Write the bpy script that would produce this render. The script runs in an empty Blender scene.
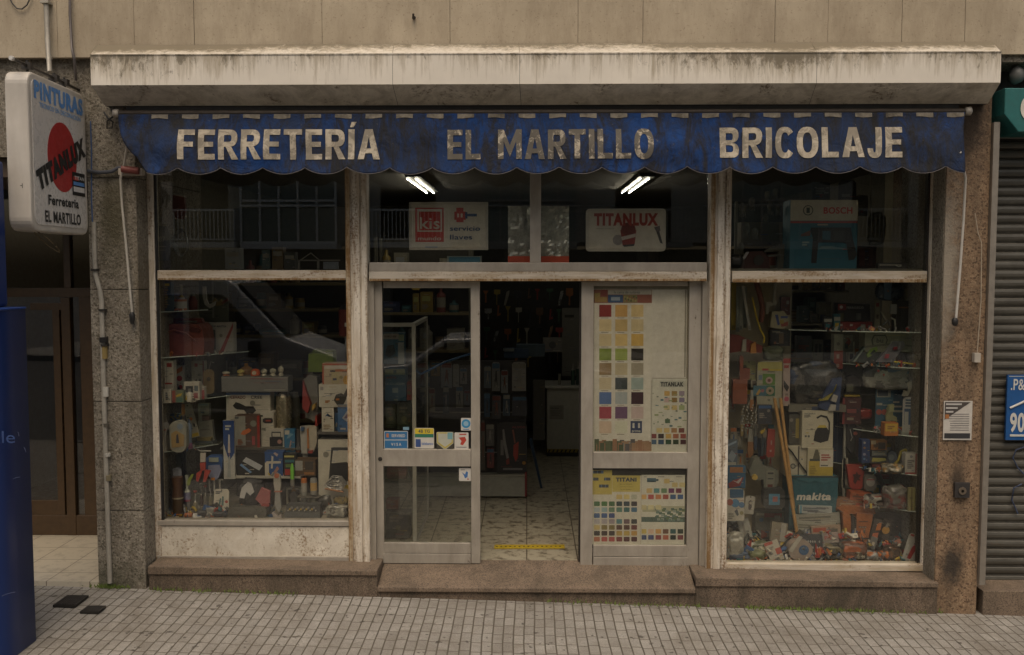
import bpy, bmesh, math, random
from mathutils import Vector, Matrix, Euler, noise
rnd = random.Random(7)
SC = bpy.context.scene
COL = SC.collection
rad = math.radians

# ------------------------------------------------------------------ camera
F = 960.0
CAM = Vector((0.0, -7.27, 2.30))
cam_d = bpy.data.cameras.new('camera'); cam = bpy.data.objects.new('camera', cam_d); COL.objects.link(cam)
cam.location = CAM
cam.rotation_euler = Euler((math.pi/2 - math.atan(62/F), 0, math.atan(15/F)))
cam_d.sensor_width = 36; cam_d.lens = F*36/1024; cam_d.clip_end = 500; cam_d.clip_start = 0.05
SC.camera = cam
RM = cam.rotation_euler.to_matrix()

# ------------------------------------------------------------------ world, sun, exposure
SUN_EL, SUN_AZ = rad(62), rad(-4)        # high, behind the camera
wd = bpy.data.worlds.new('World'); SC.world = wd; wd.use_nodes = True
nt = wd.node_tree; nt.nodes.clear()
sky = nt.nodes.new('ShaderNodeTexSky'); sky.sky_type = 'NISHITA'; sky.sun_disc = False
sky.sun_elevation = SUN_EL; sky.sun_rotation = math.pi - SUN_AZ
sky.air_density = 1.0; sky.dust_density = 6.0; sky.ozone_density = 0.3
mixw = nt.nodes.new('ShaderNodeMix'); mixw.data_type = 'RGBA'; mixw.blend_type = 'MULTIPLY'
mixw.inputs[0].default_value = 1.0
mixw.inputs[7].default_value = (1.0, 0.95, 0.85, 1)      # the warm cast of the overcast day
bg = nt.nodes.new('ShaderNodeBackground'); bg.inputs[1].default_value = 0.145
wo = nt.nodes.new('ShaderNodeOutputWorld')
nt.links.new(sky.outputs[0], mixw.inputs[6]); nt.links.new(mixw.outputs[2], bg.inputs[0]); nt.links.new(bg.outputs[0], wo.inputs[0])
sl = bpy.data.lights.new('sun', 'SUN'); sl.energy = 0.75; sl.angle = rad(40); sl.color = (1.0, 0.96, 0.88)
so = bpy.data.objects.new('sun', sl); COL.objects.link(so)
sdir = Vector((math.sin(SUN_AZ)*math.cos(SUN_EL), -math.cos(SUN_AZ)*math.cos(SUN_EL), math.sin(SUN_EL)))
so.rotation_euler = sdir.to_track_quat('Z', 'Y').to_euler(); so.location = sdir*30
SC.view_settings.view_transform = 'Standard'; SC.view_settings.look = 'None'
SC.view_settings.exposure = -0.06; SC.view_settings.gamma = 1.0
try: SC.view_settings.use_curve_mapping = False
except Exception: pass
SC.render.engine = 'CYCLES'
SC.cycles.max_bounces = 8; SC.cycles.transparent_max_bounces = 12; SC.cycles.glossy_bounces = 3
SC.cycles.sample_clamp_indirect = 4.0

# ------------------------------------------------------------------ pixel helpers (design aid: sizes and places at real depths)
def ray(px, py): return RM @ Vector(((px-512)/F, -(py-327.5)/F, -1))
def W(px, py, Y):
    d = ray(px, py); t = (Y-CAM.y)/d.y
    return CAM + d*t
def Yat(px, py, z):
    d = ray(px, py)
    if abs(d.z) < 1e-6: return 99
    t = (z-CAM.z)/d.z
    return CAM.y + t*d.y if t > 0 else 99
def R4(px0, py0, px1, py1, Y):
    a = W(px0, (py0+py1)/2, Y); b = W(px1, (py0+py1)/2, Y); c = W((px0+px1)/2, py0, Y); d = W((px0+px1)/2, py1, Y)
    return a.x, b.x, d.z, c.z
def S2L(c): return c/12.92 if c <= .04045 else ((c+.055)/1.055)**2.4
def hexc(h):
    h = h.lstrip('#'); return tuple(S2L(int(h[i:i+2], 16)/255) for i in (0, 2, 4))

# ------------------------------------------------------------------ materials
MATS = {}
def newmat(name):
    m = bpy.data.materials.new(name); m.use_nodes = True
    n = m.node_tree; b = n.nodes['Principled BSDF']
    return m, n, b
def N(n, t, **k):
    x = n.nodes.new(t)
    for a, v in k.items(): setattr(x, a, v)
    return x
def coords(n, scale=(1, 1, 1), src='Object'):
    tc = N(n, 'ShaderNodeTexCoord'); mp = N(n, 'ShaderNodeMapping'); mp.inputs['Scale'].default_value = scale
    n.links.new(tc.outputs[src], mp.inputs[0]); return mp.outputs[0]
def noise_tex(n, vec, scale, detail=6, rough=.6, dist=0):
    t = N(n, 'ShaderNodeTexNoise'); t.inputs['Scale'].default_value = scale; t.inputs['Detail'].default_value = detail
    t.inputs['Roughness'].default_value = rough; t.inputs['Distortion'].default_value = dist
    n.links.new(vec, t.inputs['Vector']); return t.outputs['Fac']
def ramp(n, fac, stops, interp='LINEAR'):
    r = N(n, 'ShaderNodeValToRGB'); r.color_ramp.interpolation = interp
    e = r.color_ramp.elements
    while len(e) < len(stops): e.new(.5)
    for i, (p, c) in enumerate(stops):
        e[i].position = p; e[i].color = (c, c, c, 1) if isinstance(c, (int, float)) else (*c[:3], 1)
    n.links.new(fac, r.inputs[0]); return r.outputs[0]
def mixc(n, fac, a, b, mode='MIX'):
    m = N(n, 'ShaderNodeMix', data_type='RGBA', blend_type=mode)
    for i, v in ((0, fac), (6, a), (7, b)):
        if hasattr(v, 'is_output') or hasattr(v, 'node'): n.links.new(v, m.inputs[i])
        elif i == 0: m.inputs[0].default_value = v
        else: m.inputs[i].default_value = (*v[:3], 1)
    return m.outputs[2]
def math_(n, op, a, b=0.5):
    m = N(n, 'ShaderNodeMath', operation=op)
    for i, v in ((0, a), (1, b)):
        if hasattr(v, 'node'): n.links.new(v, m.inputs[i])
        else: m.inputs[i].default_value = v
    return m.outputs[0]
def bump(n, b, h, strength=.3, dist=.01):
    bp = N(n, 'ShaderNodeBump'); bp.inputs['Strength'].default_value = strength; bp.inputs['Distance'].default_value = dist
    n.links.new(h, bp.inputs['Height']); n.links.new(bp.outputs[0], b.inputs['Normal'])

def P(col, rough=.55, metal=0.0, var=.18, grime=0.0):
    """plain painted / printed surface with slight unevenness"""
    if isinstance(col, str): col = hexc(col)
    key = ('P', tuple(round(c, 3) for c in col), rough, metal, var, grime)
    if key in MATS: return MATS[key]
    m, n, b = newmat('paint')
    v = coords(n)
    f = noise_tex(n, v, 14, 8, .75)
    lo = tuple(c*(1-var) for c in col); hi = tuple(min(1, c*(1+var*.6)) for c in col)
    c = ramp(n, f, [(.3, lo), (.7, hi)])
    if grime:
        g = ramp(n, noise_tex(n, v, 3.5, 8, .75, .6), [(.52, 0), (.68, grime)])
        c = mixc(n, g, c, (.035, .028, .018))
    n.links.new(c, b.inputs['Base Color'])
    r = ramp(n, noise_tex(n, v, 22, 4), [(.3, max(.05, rough-.12)), (.7, min(1, rough+.12))])
    n.links.new(r, b.inputs['Roughness'])
    b.inputs['Metallic'].default_value = metal
    MATS[key] = m; return m

def weathered(name, base, rust=(.13, .065, .02), amount=.5, streak=(1, 1, .18), scale=9, dirt=.35, rough=.5, bumpy=.25, metal=0, dirtcol=(.10, .085, .055), pit=.5):
    m, n, b = newmat(name)
    v = coords(n); vs = coords(n, streak)
    base1 = ramp(n, noise_tex(n, v, 3, 6, .6), [(.3, tuple(c*.82 for c in base)), (.7, tuple(min(1, c*1.08) for c in base))])
    d = ramp(n, noise_tex(n, vs, scale, 9, .72, .4), [(.42, 0), (.75, dirt)])
    c = mixc(n, d, base1, dirtcol)
    big = noise_tex(n, vs, scale*.55, 10, .8, .8); small = noise_tex(n, v, scale*7, 6, .7)
    both = math_(n, 'ADD', math_(n, 'MULTIPLY', big, 1-pit*.5), math_(n, 'MULTIPLY', small, pit*.5))
    rm = ramp(n, both, [(.62-amount*.16, 0), (.68-amount*.12, .9)])
    c = mixc(n, rm, c, rust)
    n.links.new(c, b.inputs['Base Color'])
    rr = ramp(n, rm, [(0, rough), (1, .9)]); n.links.new(rr, b.inputs['Roughness'])
    b.inputs['Metallic'].default_value = metal
    h = math_(n, 'SUBTRACT', noise_tex(n, v, 40, 5), math_(n, 'MULTIPLY', rm, .8))
    bump(n, b, h, bumpy, .006)
    return m

def granite(name, a, b_, c_, scale=70, dirt=.5, dirtcol=(.035, .03, .02), lump=.35, spots=()):
    m, n, b = newmat(name); v = coords(n)
    vo = N(n, 'ShaderNodeTexVoronoi'); vo.inputs['Scale'].default_value = scale; n.links.new(v, vo.inputs['Vector'])
    sep = N(n, 'ShaderNodeSeparateColor'); n.links.new(vo.outputs['Color'], sep.inputs[0])
    c = ramp(n, sep.outputs[0], [(.0, a), (.38, a), (.5, b_), (.78, b_), (.86, c_), (1, c_)])
    f2 = ramp(n, noise_tex(n, v, scale*2.2, 4, .7), [(.35, .55), (.65, 1.15)])
    c = mixc(n, 1.0, c, f2, 'MULTIPLY')
    vs = coords(n, (1, 1, .35))
    d = ramp(n, noise_tex(n, vs, 2.6, 10, .78, .9), [(.42, 0), (.62, dirt)])
    c = mixc(n, d, c, dirtcol)
    for (sx_, sy_, sz_, rx_, rz_, sc_, am_) in spots:      # soot, moss and other tone patches with a place of their own
        mp = N(n, 'ShaderNodeMapping'); tc = N(n, 'ShaderNodeTexCoord'); n.links.new(tc.outputs['Object'], mp.inputs[0])
        mp.inputs['Location'].default_value = (-sx_/rx_, 0, -sz_/rz_); mp.inputs['Scale'].default_value = (1/rx_, 0, 1/rz_)
        ln = N(n, 'ShaderNodeVectorMath', operation='LENGTH'); n.links.new(mp.outputs[0], ln.inputs[0])
        f = math_(n, 'SUBTRACT', math_(n, 'ADD', 1.0, math_(n, 'MULTIPLY', math_(n, 'SUBTRACT', noise_tex(n, v, 9, 8, .75), .5), 1.8)), ln.outputs['Value'])
        c = mixc(n, ramp(n, f, [(.0, 0), (.7, am_)]), c, sc_)
    n.links.new(c, b.inputs['Base Color']); b.inputs['Roughness'].default_value = .85
    h = math_(n, 'ADD', noise_tex(n, v, scale*.9, 6, .7), math_(n, 'MULTIPLY', noise_tex(n, v, scale*.2, 5, .7), 1.5))
    bump(n, b, h, lump, .012)
    return m

M = {}
M['gran_l'] = granite('grey_granite', (.28, .245, .19), (.37, .33, .26), (.16, .138, .10), 75, .6, (.085, .068, .045), 1.0, spots=[(W(112, 215, -.22).x, 0, W(112, 215, -.22).z, .13, .5, (.07, .062, .03), .75), (W(150, 250, 0).x, 0, W(145, 300, -.2).z, .05, .5, (.10, .075, .04), .6), (W(110, 575, -.22).x, 0, W(110, 580, -.22).z, .3, .18, (.06, .06, .03), .6)])
M['gran_r'] = granite('brown_granite', (.28, .18, .105), (.35, .24, .145), (.14, .085, .05), 80, .6, (.06, .042, .026), .6, spots=[(W(952, 563, -.22).x, 0, W(952, 563, -.22).z, .11, .22, (.03, .024, .018), .9), (W(958, 478, -.22).x, 0, W(958, 478, -.22).z, .07, .12, (.04, .028, .018), .8), (W(965, 130, -.22).x, 0, W(965, 125, -.22).z, .3, .45, (.045, .032, .022), .85), (W(948, 240, -.22).x, 0, W(948, 260, -.22).z, .11, .75, (.30, .27, .215), .75)])
M['gran_p'] = granite('plinth_granite', (.17, .12, .082), (.22, .165, .115), (.09, .065, .047), 150, .7, lump=.4)
M['gran_t'] = granite('plinth_top_granite', (.20, .145, .10), (.25, .185, .13), (.12, .088, .062), 150, .5, lump=.3)
M['box'] = weathered('shutter_box_paint', (.74, .68, .585), rust=(.13, .075, .03), amount=.36, streak=(1, 1, .14), scale=7, dirt=.75, rough=.5, dirtcol=(.27, .225, .155), pit=.55)
M['boxtop'] = weathered('shutter_box_top', (.58, .52, .42), rust=(.07, .058, .033), amount=.95, streak=(1, 1, .3), scale=11, dirt=.8, rough=.7, dirtcol=(.12, .10, .06), pit=.8)
M['boxlow'] = weathered('shutter_box_underside', (.80, .74, .63), rust=(.11, .062, .022), amount=.45, streak=(1, 1, .3), scale=6, dirt=.8, rough=.6, dirtcol=(.2, .165, .11), pit=.6)  # underside copy of the box paint, lightened to stand in for pavement bounce
M['frame'] = weathered('rusty_white_paint', (.68, .62, .52), rust=(.15, .075, .022), amount=.64, streak=(3.0, 1, .3), scale=8, dirt=.95, rough=.55, pit=.7, dirtcol=(.27, .18, .08))
M['frame_rust'] = weathered('rust_bled_paint', (.50, .42, .30), rust=(.17, .085, .02), amount=1.25, streak=(3.0, 1, .25), scale=7, dirt=.95, rough=.6, pit=.5, dirtcol=(.30, .19, .06))
M['frame_h'] = weathered('rusty_white_rail', (.56, .50, .41), rust=(.17, .09, .025), amount=.6, streak=(.3, 1, 2.6), scale=8, dirt=.95, rough=.55, pit=.7, dirtcol=(.28, .19, .08))
M['panel'] = weathered('speckled_panel', (.66, .61, .51), rust=(.18, .10, .03), amount=.62, streak=(1, 1, .8), scale=7, dirt=.5, pit=.95, dirtcol=(.26, .19, .11))
M['alu'] = weathered('dull_aluminium', (.40, .36, .30), rust=(.09, .065, .04), amount=.12, streak=(1, 1, .3), scale=9, dirt=.35, rough=.42, metal=.25, bumpy=.08)
M['steel'] = P((.34, .33, .31), .4, .8)
M['darkmetal'] = P((.045, .04, .035), .5, .4)
M['black'] = P((.014, .013, .012), .5)
M['brownframe'] = P((.065, .036, .014), .45, 0, .3)
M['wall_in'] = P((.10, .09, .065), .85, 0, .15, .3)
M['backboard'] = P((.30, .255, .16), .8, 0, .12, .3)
M['ceiling'] = P((.16, .145, .12), .9)

def mk_box(name, base, hang, z0, z1):
    m, n, b = newmat(name); v = coords(n)
    c = ramp(n, noise_tex(n, v, 2.5, 6, .6), [(.3, tuple(q*.86 for q in base)), (.7, base)])
    sx = N(n, 'ShaderNodeSeparateXYZ'); n.links.new(v, sx.inputs[0])
    hgt = N(n, 'ShaderNodeMapRange'); n.links.new(sx.outputs[2], hgt.inputs[0]); hgt.inputs[1].default_value = z0; hgt.inputs[2].default_value = z1; hgt.inputs[3].default_value = -.10; hgt.inputs[4].default_value = hang
    big = noise_tex(n, v, .9, 3, .5)
    st_ = noise_tex(n, coords(n, (1, 1, .07)), 26, 8, .75, .3)
    f = math_(n, 'ADD', math_(n, 'ADD', st_, hgt.outputs[0]), math_(n, 'MULTIPLY', math_(n, 'SUBTRACT', big, .5), .55))
    c = mixc(n, ramp(n, f, [(.47, 0), (.68, .75)]), c, (.34, .28, .19))
    f2 = math_(n, 'ADD', math_(n, 'ADD', noise_tex(n, coords(n, (1, 1, .5)), 18, 9, .8, .6), math_(n, 'MULTIPLY', hgt.outputs[0], 1.1)), math_(n, 'MULTIPLY', math_(n, 'SUBTRACT', big, .5), .6))
    c = mixc(n, ramp(n, f2, [(.60, 0), (.72, .75)]), c, (.10, .08, .045))
    sp = ramp(n, noise_tex(n, coords(n, (1, 1, .6)), 30, 6, .7), [(.66, 0), (.70, .8)]); c = mixc(n, sp, c, (.13, .07, .025))
    n.links.new(c, b.inputs['Base Color']); b.inputs['Roughness'].default_value = .55
    bump(n, b, noise_tex(n, v, 30, 5), .15, .005); return m
def mk_wall():
    m, n, b = newmat('rendered_wall'); v = coords(n); vs = coords(n, (1, 1, .25))
    c = ramp(n, noise_tex(n, v, 1.6, 8, .65), [(.3, (.345, .285, .20)), (.7, (.48, .405, .295))])
    d = ramp(n, noise_tex(n, vs, 5, 9, .8), [(.45, 0), (.72, .5)])
    c = mixc(n, d, c, (.17, .125, .08))
    sp = ramp(n, noise_tex(n, v, 60, 4, .7), [(.60, 0), (.68, .55)])
    c = mixc(n, sp, c, (.15, .11, .07))
    n.links.new(c, b.inputs['Base Color']); b.inputs['Roughness'].default_value = .9
    bump(n, b, noise_tex(n, v, 120, 5, .7), .35, .004); return m
M['render'] = mk_wall()

def mk_glass(name, dust=.05, tint=(.93, .93, .9)):
    m, n, b = newmat(name); n.nodes.remove(b)
    out = [x for x in n.nodes if x.type == 'OUTPUT_MATERIAL'][0]
    tr = N(n, 'ShaderNodeBsdfTransparent'); tr.inputs[0].default_value = (*tint, 1)
    gl = N(n, 'ShaderNodeBsdfGlossy'); gl.inputs['Roughness'].default_value = .0; gl.inputs[0].default_value = (1, 1, 1, 1)
    lw = N(n, 'ShaderNodeLayerWeight'); lw.inputs[0].default_value = .5      # Schlick, the same from both sides of the sheet
    frs = math_(n, 'ADD', math_(n, 'MULTIPLY', math_(n, 'POWER', lw.outputs['Facing'], 5.0), .95), .052)
    mx = N(n, 'ShaderNodeMixShader'); n.links.new(frs, mx.inputs[0]); n.links.new(tr.outputs[0], mx.inputs[1]); n.links.new(gl.outputs[0], mx.inputs[2])
    df = N(n, 'ShaderNodeBsdfDiffuse'); df.inputs[0].default_value = (.5, .44, .34, 1)
    v = coords(n, (1, 1, .6)); f = ramp(n, noise_tex(n, v, 2.5, 9, .75, .5), [(.35, dust*.25), (.8, dust)])
    m2 = N(n, 'ShaderNodeMixShader'); n.links.new(f, m2.inputs[0]); n.links.new(mx.outputs[0], m2.inputs[1]); n.links.new(df.outputs[0], m2.inputs[2])
    n.links.new(m2.outputs[0], out.inputs[0]); return m
M['glass'] = mk_glass('window_glass', .002)
M['glass_shelf'] = mk_glass('shelf_glass', .10, (.75, .86, .80))
def mk_clear(name, tint=(.85, .85, .82)):
    m = mk_glass(name, .16, tint); return m
M['clear'] = mk_clear('clear_plastic')

def mk_cloth():
    m, n, b = newmat('blue_canvas'); v = coords(n); vs = coords(n, (1, 1, .3))
    c = ramp(n, noise_tex(n, v, 2.2, 8, .7), [(.3, (.012, .034, .108)), (.55, (.016, .052, .175)), (.75, (.026, .078, .26))])
    g = ramp(n, noise_tex(n, v, .75, 7, .7, 1.0), [(.40, 0), (.60, .75)])
    c = mixc(n, g, c, (.028, .032, .040))
    d = ramp(n, noise_tex(n, vs, 8, 10, .8, .8), [(.44, 0), (.58, .9)])
    c = mixc(n, d, c, (.028, .026, .022))
    d2 = ramp(n, noise_tex(n, v, 26, 8, .8), [(.63, 0), (.68, .6)]); c = mixc(n, d2, c, (.16, .14, .10))
    n.links.new(c, b.inputs['Base Color']); b.inputs['Roughness'].default_value = .95; b.inputs['Specular IOR Level'].default_value = .15
    h = math_(n, 'ADD', noise_tex(n, coords(n, (1, 1, .7)), 6, 5, .55, 2.2), math_(n, 'MULTIPLY', noise_tex(n, v, 30, 5), .3))
    bump(n, b, h, .45, .04); return m
M['cloth'] = mk_cloth()
def mk_letter():
    m, n, b = newmat('worn_cream_lettering'); v = coords(n)
    c = ramp(n, noise_tex(n, v, 12, 7, .7), [(.3, (.36, .31, .23)), (.7, (.58, .51, .40))])
        # the middle words are the dirtiest
    sx = N(n, 'ShaderNodeSeparateXYZ'); n.links.new(coords(n), sx.inputs[0])
    mid = ramp(n, math_(n, 'ABSOLUTE', math_(n, 'SUBTRACT', sx.outputs[0], .15)), [(.75, 1), (1.0, .6)])
    d = ramp(n, math_(n, 'ADD', noise_tex(n, v, 10, 9, .75, .6), math_(n, 'MULTIPLY', mid, .13)), [(.53, .10), (.61, .95)])
    c = mixc(n, math_(n, 'MULTIPLY', d, mid), c, (.085, .075, .06))
    n.links.new(c, b.inputs['Base Color']); b.inputs['Roughness'].default_value = .8; return m
M['letter'] = mk_letter()

def mk_pave():
    m, n, b = newmat('pavement_tiles')
    tc = N(n, 'ShaderNodeTexCoord'); mp = N(n, 'ShaderNodeMapping'); mp.inputs['Rotation'].default_value = (0, 0, rad(90))
    n.links.new(tc.outputs['Object'], mp.inputs[0])
    # warp slightly so the joints are not ruler straight
    nz = N(n, 'ShaderNodeTexNoise'); nz.inputs['Scale'].default_value = 1.2; n.links.new(mp.outputs[0], nz.inputs['Vector'])
    vm = N(n, 'ShaderNodeVectorMath', operation='SCALE'); vm.inputs['Scale'].default_value = .03; n.links.new(nz.outputs['Color'], vm.inputs[0])
    va = N(n, 'ShaderNodeVectorMath', operation='ADD'); n.links.new(mp.outputs[0], va.inputs[0]); n.links.new(vm.outputs[0], va.inputs[1])
    br = N(n, 'ShaderNodeTexBrick'); n.links.new(va.outputs[0], br.inputs['Vector'])
    br.offset = 0.12; br.inputs['Scale'].default_value = 1; br.inputs['Brick Width'].default_value = .15; br.inputs['Row Height'].default_value = .071
    br.inputs['Mortar Size'].default_value = .0055; br.inputs['Mortar Smooth'].default_value = .35; br.inputs['Bias'].default_value = 0
    br.inputs['Color1'].default_value = (.275, .258, .23, 1); br.inputs['Color2'].default_value = (.35, .33, .295, 1); br.inputs['Mortar'].default_value = (.13, .112, .085, 1)
    v = coords(n)
    sy_ = N(n, 'ShaderNodeSeparateXYZ'); n.links.new(va.outputs[0], sy_.inputs[0])
    fx = math_(n, 'ABSOLUTE', math_(n, 'SUBTRACT', math_(n, 'FRACT', math_(n, 'DIVIDE', sy_.outputs[1], .071), 0), .5))
    jx = ramp(n, math_(n, 'ADD', fx, math_(n, 'MULTIPLY', noise_tex(n, v, 18, 5, .7), .05)), [(.45, 0), (.50, .6)])
    sp = ramp(n, noise_tex(n, v, 110, 4, .8), [(.3, .6), (.7, 1.3)])
    c = mixc(n, 1.0, br.outputs['Color'], sp, 'MULTIPLY'); c = mixc(n, jx, c, (.06, .05, .038))
    d = ramp(n, noise_tex(n, v, 1.3, 10, .8, .8), [(.40, 0), (.62, .6)]); c = mixc(n, d, c, (.13, .108, .08))
    spots = ramp(n, noise_tex(n, v, 16, 3, .5), [(.66, 0), (.69, .8)]); c = mixc(n, spots, c, (.055, .045, .035))
    n.links.new(c, b.inputs['Base Color']); b.inputs['Roughness'].default_value = .8
    h = math_(n, 'ADD', math_(n, 'MULTIPLY', br.outputs['Fac'], -1.2), math_(n, 'MULTIPLY', noise_tex(n, v, 130, 4), .35))
    bump(n, b, h, .6, .008); return m
M['pave'] = mk_pave()
def mk_tiles(name, c1, c2, mort, size, dirt=.6, rough=.3):
    m, n, b = newmat(name); v = coords(n)
    br = N(n, 'ShaderNodeTexBrick'); n.links.new(v, br.inputs['Vector']); br.offset = 0
    br.inputs['Scale'].default_value = 1; br.inputs['Brick Width'].default_value = size; br.inputs['Row Height'].default_value = size
    br.inputs['Mortar Size'].default_value = .004; br.inputs['Color1'].default_value = (*c1, 1); br.inputs['Color2'].default_value = (*c2, 1); br.inputs['Mortar'].default_value = (*mort, 1)
    d = ramp(n, noise_tex(n, v, 11, 8, .7, .2), [(.50, 0), (.62, dirt)]); c = mixc(n, d, br.outputs['Color'], (.07, .05, .03))
    n.links.new(c, b.inputs['Base Color']); b.inputs['Roughness'].default_value = rough; return m
M['floor'] = mk_tiles('shop_floor_tiles', (.36, .32, .23), (.41, .37, .27), (.08, .06, .04), .40, .85)
M['marble'] = mk_tiles('pale_doorway_tiles', (.52, .46, .35), (.58, .52, .41), (.20, .16, .11), .33, .25)
M['asphalt'] = P((.05, .048, .045), .9, 0, .3)
M['kerb'] = granite('kerb_stone', (.25, .24, .22), (.32, .3, .27), (.12, .11, .1), 80)
M['slat'] = weathered('shutter_slats', (.115, .108, .09), rust=(.13, .07, .03), amount=.3, streak=(.3, 1, 1), scale=10, dirt=.6, rough=.45, metal=.3, dirtcol=(.035, .03, .022), bumpy=.2)
def emit(col, s):
    m, n, b = newmat('lit_tube'); b.inputs['Emission Color'].default_value = (*col, 1); b.inputs['Emission Strength'].default_value = s
    b.inputs['Base Color'].default_value = (.8, .8, .8, 1); return m
M['tube'] = emit((1, .95, .82), 38)

# ------------------------------------------------------------------ mesh builder
M['box'] = None; M['boxtop'] = None
class MB:
    def __init__(s): s.v = []; s.f = []; s.m = []; s.s = []; s.mats = []
    def mi(s, m):
        if isinstance(m, str): m = M[m] if m in M else P(m)
        elif isinstance(m, tuple): m = P(m)
        if m not in s.mats: s.mats.append(m)
        return s.mats.index(m)
    def add(s, vs, fs, m, smooth=False, mx=None):
        o = len(s.v); k = s.mi(m)
        for v in vs:
            v = Vector(v)
            if mx is not None: v = mx @ v
            s.v.append(v)
        for f in fs: s.f.append([i+o for i in f]); s.m.append(k); s.s.append(smooth)
        return s
    def box(s, x0, x1, y0, y1, z0, z1, m, mx=None):
        if x0 > x1: x0, x1 = x1, x0
        if y0 > y1: y0, y1 = y1, y0
        if z0 > z1: z0, z1 = z1, z0
        vs = [(x0, y0, z0), (x1, y0, z0), (x1, y1, z0), (x0, y1, z0), (x0, y0, z1), (x1, y0, z1), (x1, y1, z1), (x0, y1, z1)]
        return s.add(vs, [(0, 3, 2, 1), (4, 5, 6, 7), (0, 1, 5, 4), (1, 2, 6, 5), (2, 3, 7, 6), (3, 0, 4, 7)], m, False, mx)
    def prism(s, pts, y0, y1, m, mx=None):
        """pts in the x-z plane, extruded along y; y0 is the front"""
        a = sum(pts[i][0]*pts[(i+1) % len(pts)][1]-pts[(i+1) % len(pts)][0]*pts[i][1] for i in range(len(pts)))
        if a < 0: pts = pts[::-1]
        n = len(pts)
        vs = [(x, y0, z) for x, z in pts]+[(x, y1, z) for x, z in pts]
        fs = [tuple(range(n)), tuple(range(2*n-1, n-1, -1))]+[(i, i+n, (i+1) % n+n, (i+1) % n) for i in range(n)]
        return s.add(vs, fs, m, False, mx)
    def disc(s, x, z, r, y0, y1, m, n=20, ry=None, mx=None):
        ry = ry or r
        return s.prism([(x+r*math.cos(2*math.pi*i/n), z+ry*math.sin(2*math.pi*i/n)) for i in range(n)], y0, y1, m, mx)
    def lathe(s, prof, m, seg=16, cx=0, cy=0, cz=0, axis='z', mx=None, smooth=True):
        vs = []; fs = []
        for (r, h) in prof:
            for i in range(seg):
                a = 2*math.pi*i/seg; c, q = r*math.cos(a), r*math.sin(a)
                if axis == 'z': vs.append((cx+c, cy+q, cz+h))
                elif axis == 'x': vs.append((cx+h, cy+c, cz+q))
                else: vs.append((cx+q, cy+h, cz+c))
        k = len(prof)
        for j in range(k-1):
            for i in range(seg):
                a, b_ = j*seg+i, j*seg+(i+1) % seg
                fs.append((a, b_, b_+seg, a+seg))
        s.add(vs, fs, m, smooth, mx)
        s.add(vs[:seg], [tuple(range(seg-1, -1, -1))], m, False, mx); s.add(vs[-seg:], [tuple(range(seg))], m, False, mx)
        return s
    def tube(s, pts, r, m, seg=8, r2=None):
        pts = [Vector(p) for p in pts]; vs = []; fs = []
        up = Vector((.13, .37, .92))
        for i, p in enumerate(pts):
            d = (pts[min(i+1, len(pts)-1)]-pts[max(i-1, 0)]).normalized()
            a = d.cross(up)
            if a.length < 1e-3: a = d.cross(Vector((1, 0, 0)))
            a.normalize(); b_ = d.cross(a)
            rr = r if r2 is None else r+(r2-r)*i/(len(pts)-1)
            for k in range(seg):
                t = 2*math.pi*k/seg; vs.append(p+(a*math.cos(t)+b_*math.sin(t))*rr)
        for i in range(len(pts)-1):
            for k in range(seg):
                q = i*seg+k; w = i*seg+(k+1) % seg; fs.append((q, w, w+seg, q+seg))
        s.add(vs, fs, m, True); L = len(pts)-1
        s.add(vs[:seg], [tuple(range(seg))], m); s.add(vs[L*seg:], [tuple(range(seg))], m)
        return s
    def text(s, t, x0, x1, z0, z1, y, m, bold=.0, shear=0, mx=None, thick=.0, rot=0):
        """text whose capitals fill the rectangle in the x-z plane, facing -y"""
        vs, fs, w = text2d(t, bold, shear)
        h = z1-z0; out = []
        for (a, c) in vs:
            x = a/w*(x1-x0); z = c*h
            if rot:
                xc, zc = x-(x1-x0)/2, z-h/2
                x = xc*math.cos(rot)-zc*math.sin(rot)+(x1-x0)/2; z = xc*math.sin(rot)+zc*math.cos(rot)+h/2
            out.append((x0+x, y, z0+z))
        return s.add(out, fs, m, False, mx)
    def shift(s, d):
        d = Vector(d); s.v = [v+d for v in s.v]; return s
    def build(s, name, parent=None, loc=None, bevel=0, smooth_all=False):
        me = bpy.data.meshes.new(name); me.from_pydata([tuple(v) for v in s.v], [], s.f)
        for m in s.mats: me.materials.append(m)
        me.polygons.foreach_set('material_index', s.m); me.polygons.foreach_set('use_smooth', [smooth_all or x for x in s.s])
        me.update()
        o = bpy.data.objects.new(name, me); COL.objects.link(o)
        if parent is not None: o.parent = parent
        if loc is not None: o.location = loc
        if bevel:
            b = o.modifiers.new('bevel', 'BEVEL'); b.width = bevel; b.segments = 2; b.limit_method = 'ANGLE'; b.angle_limit = rad(40)
        return o
TXT = {}
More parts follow.
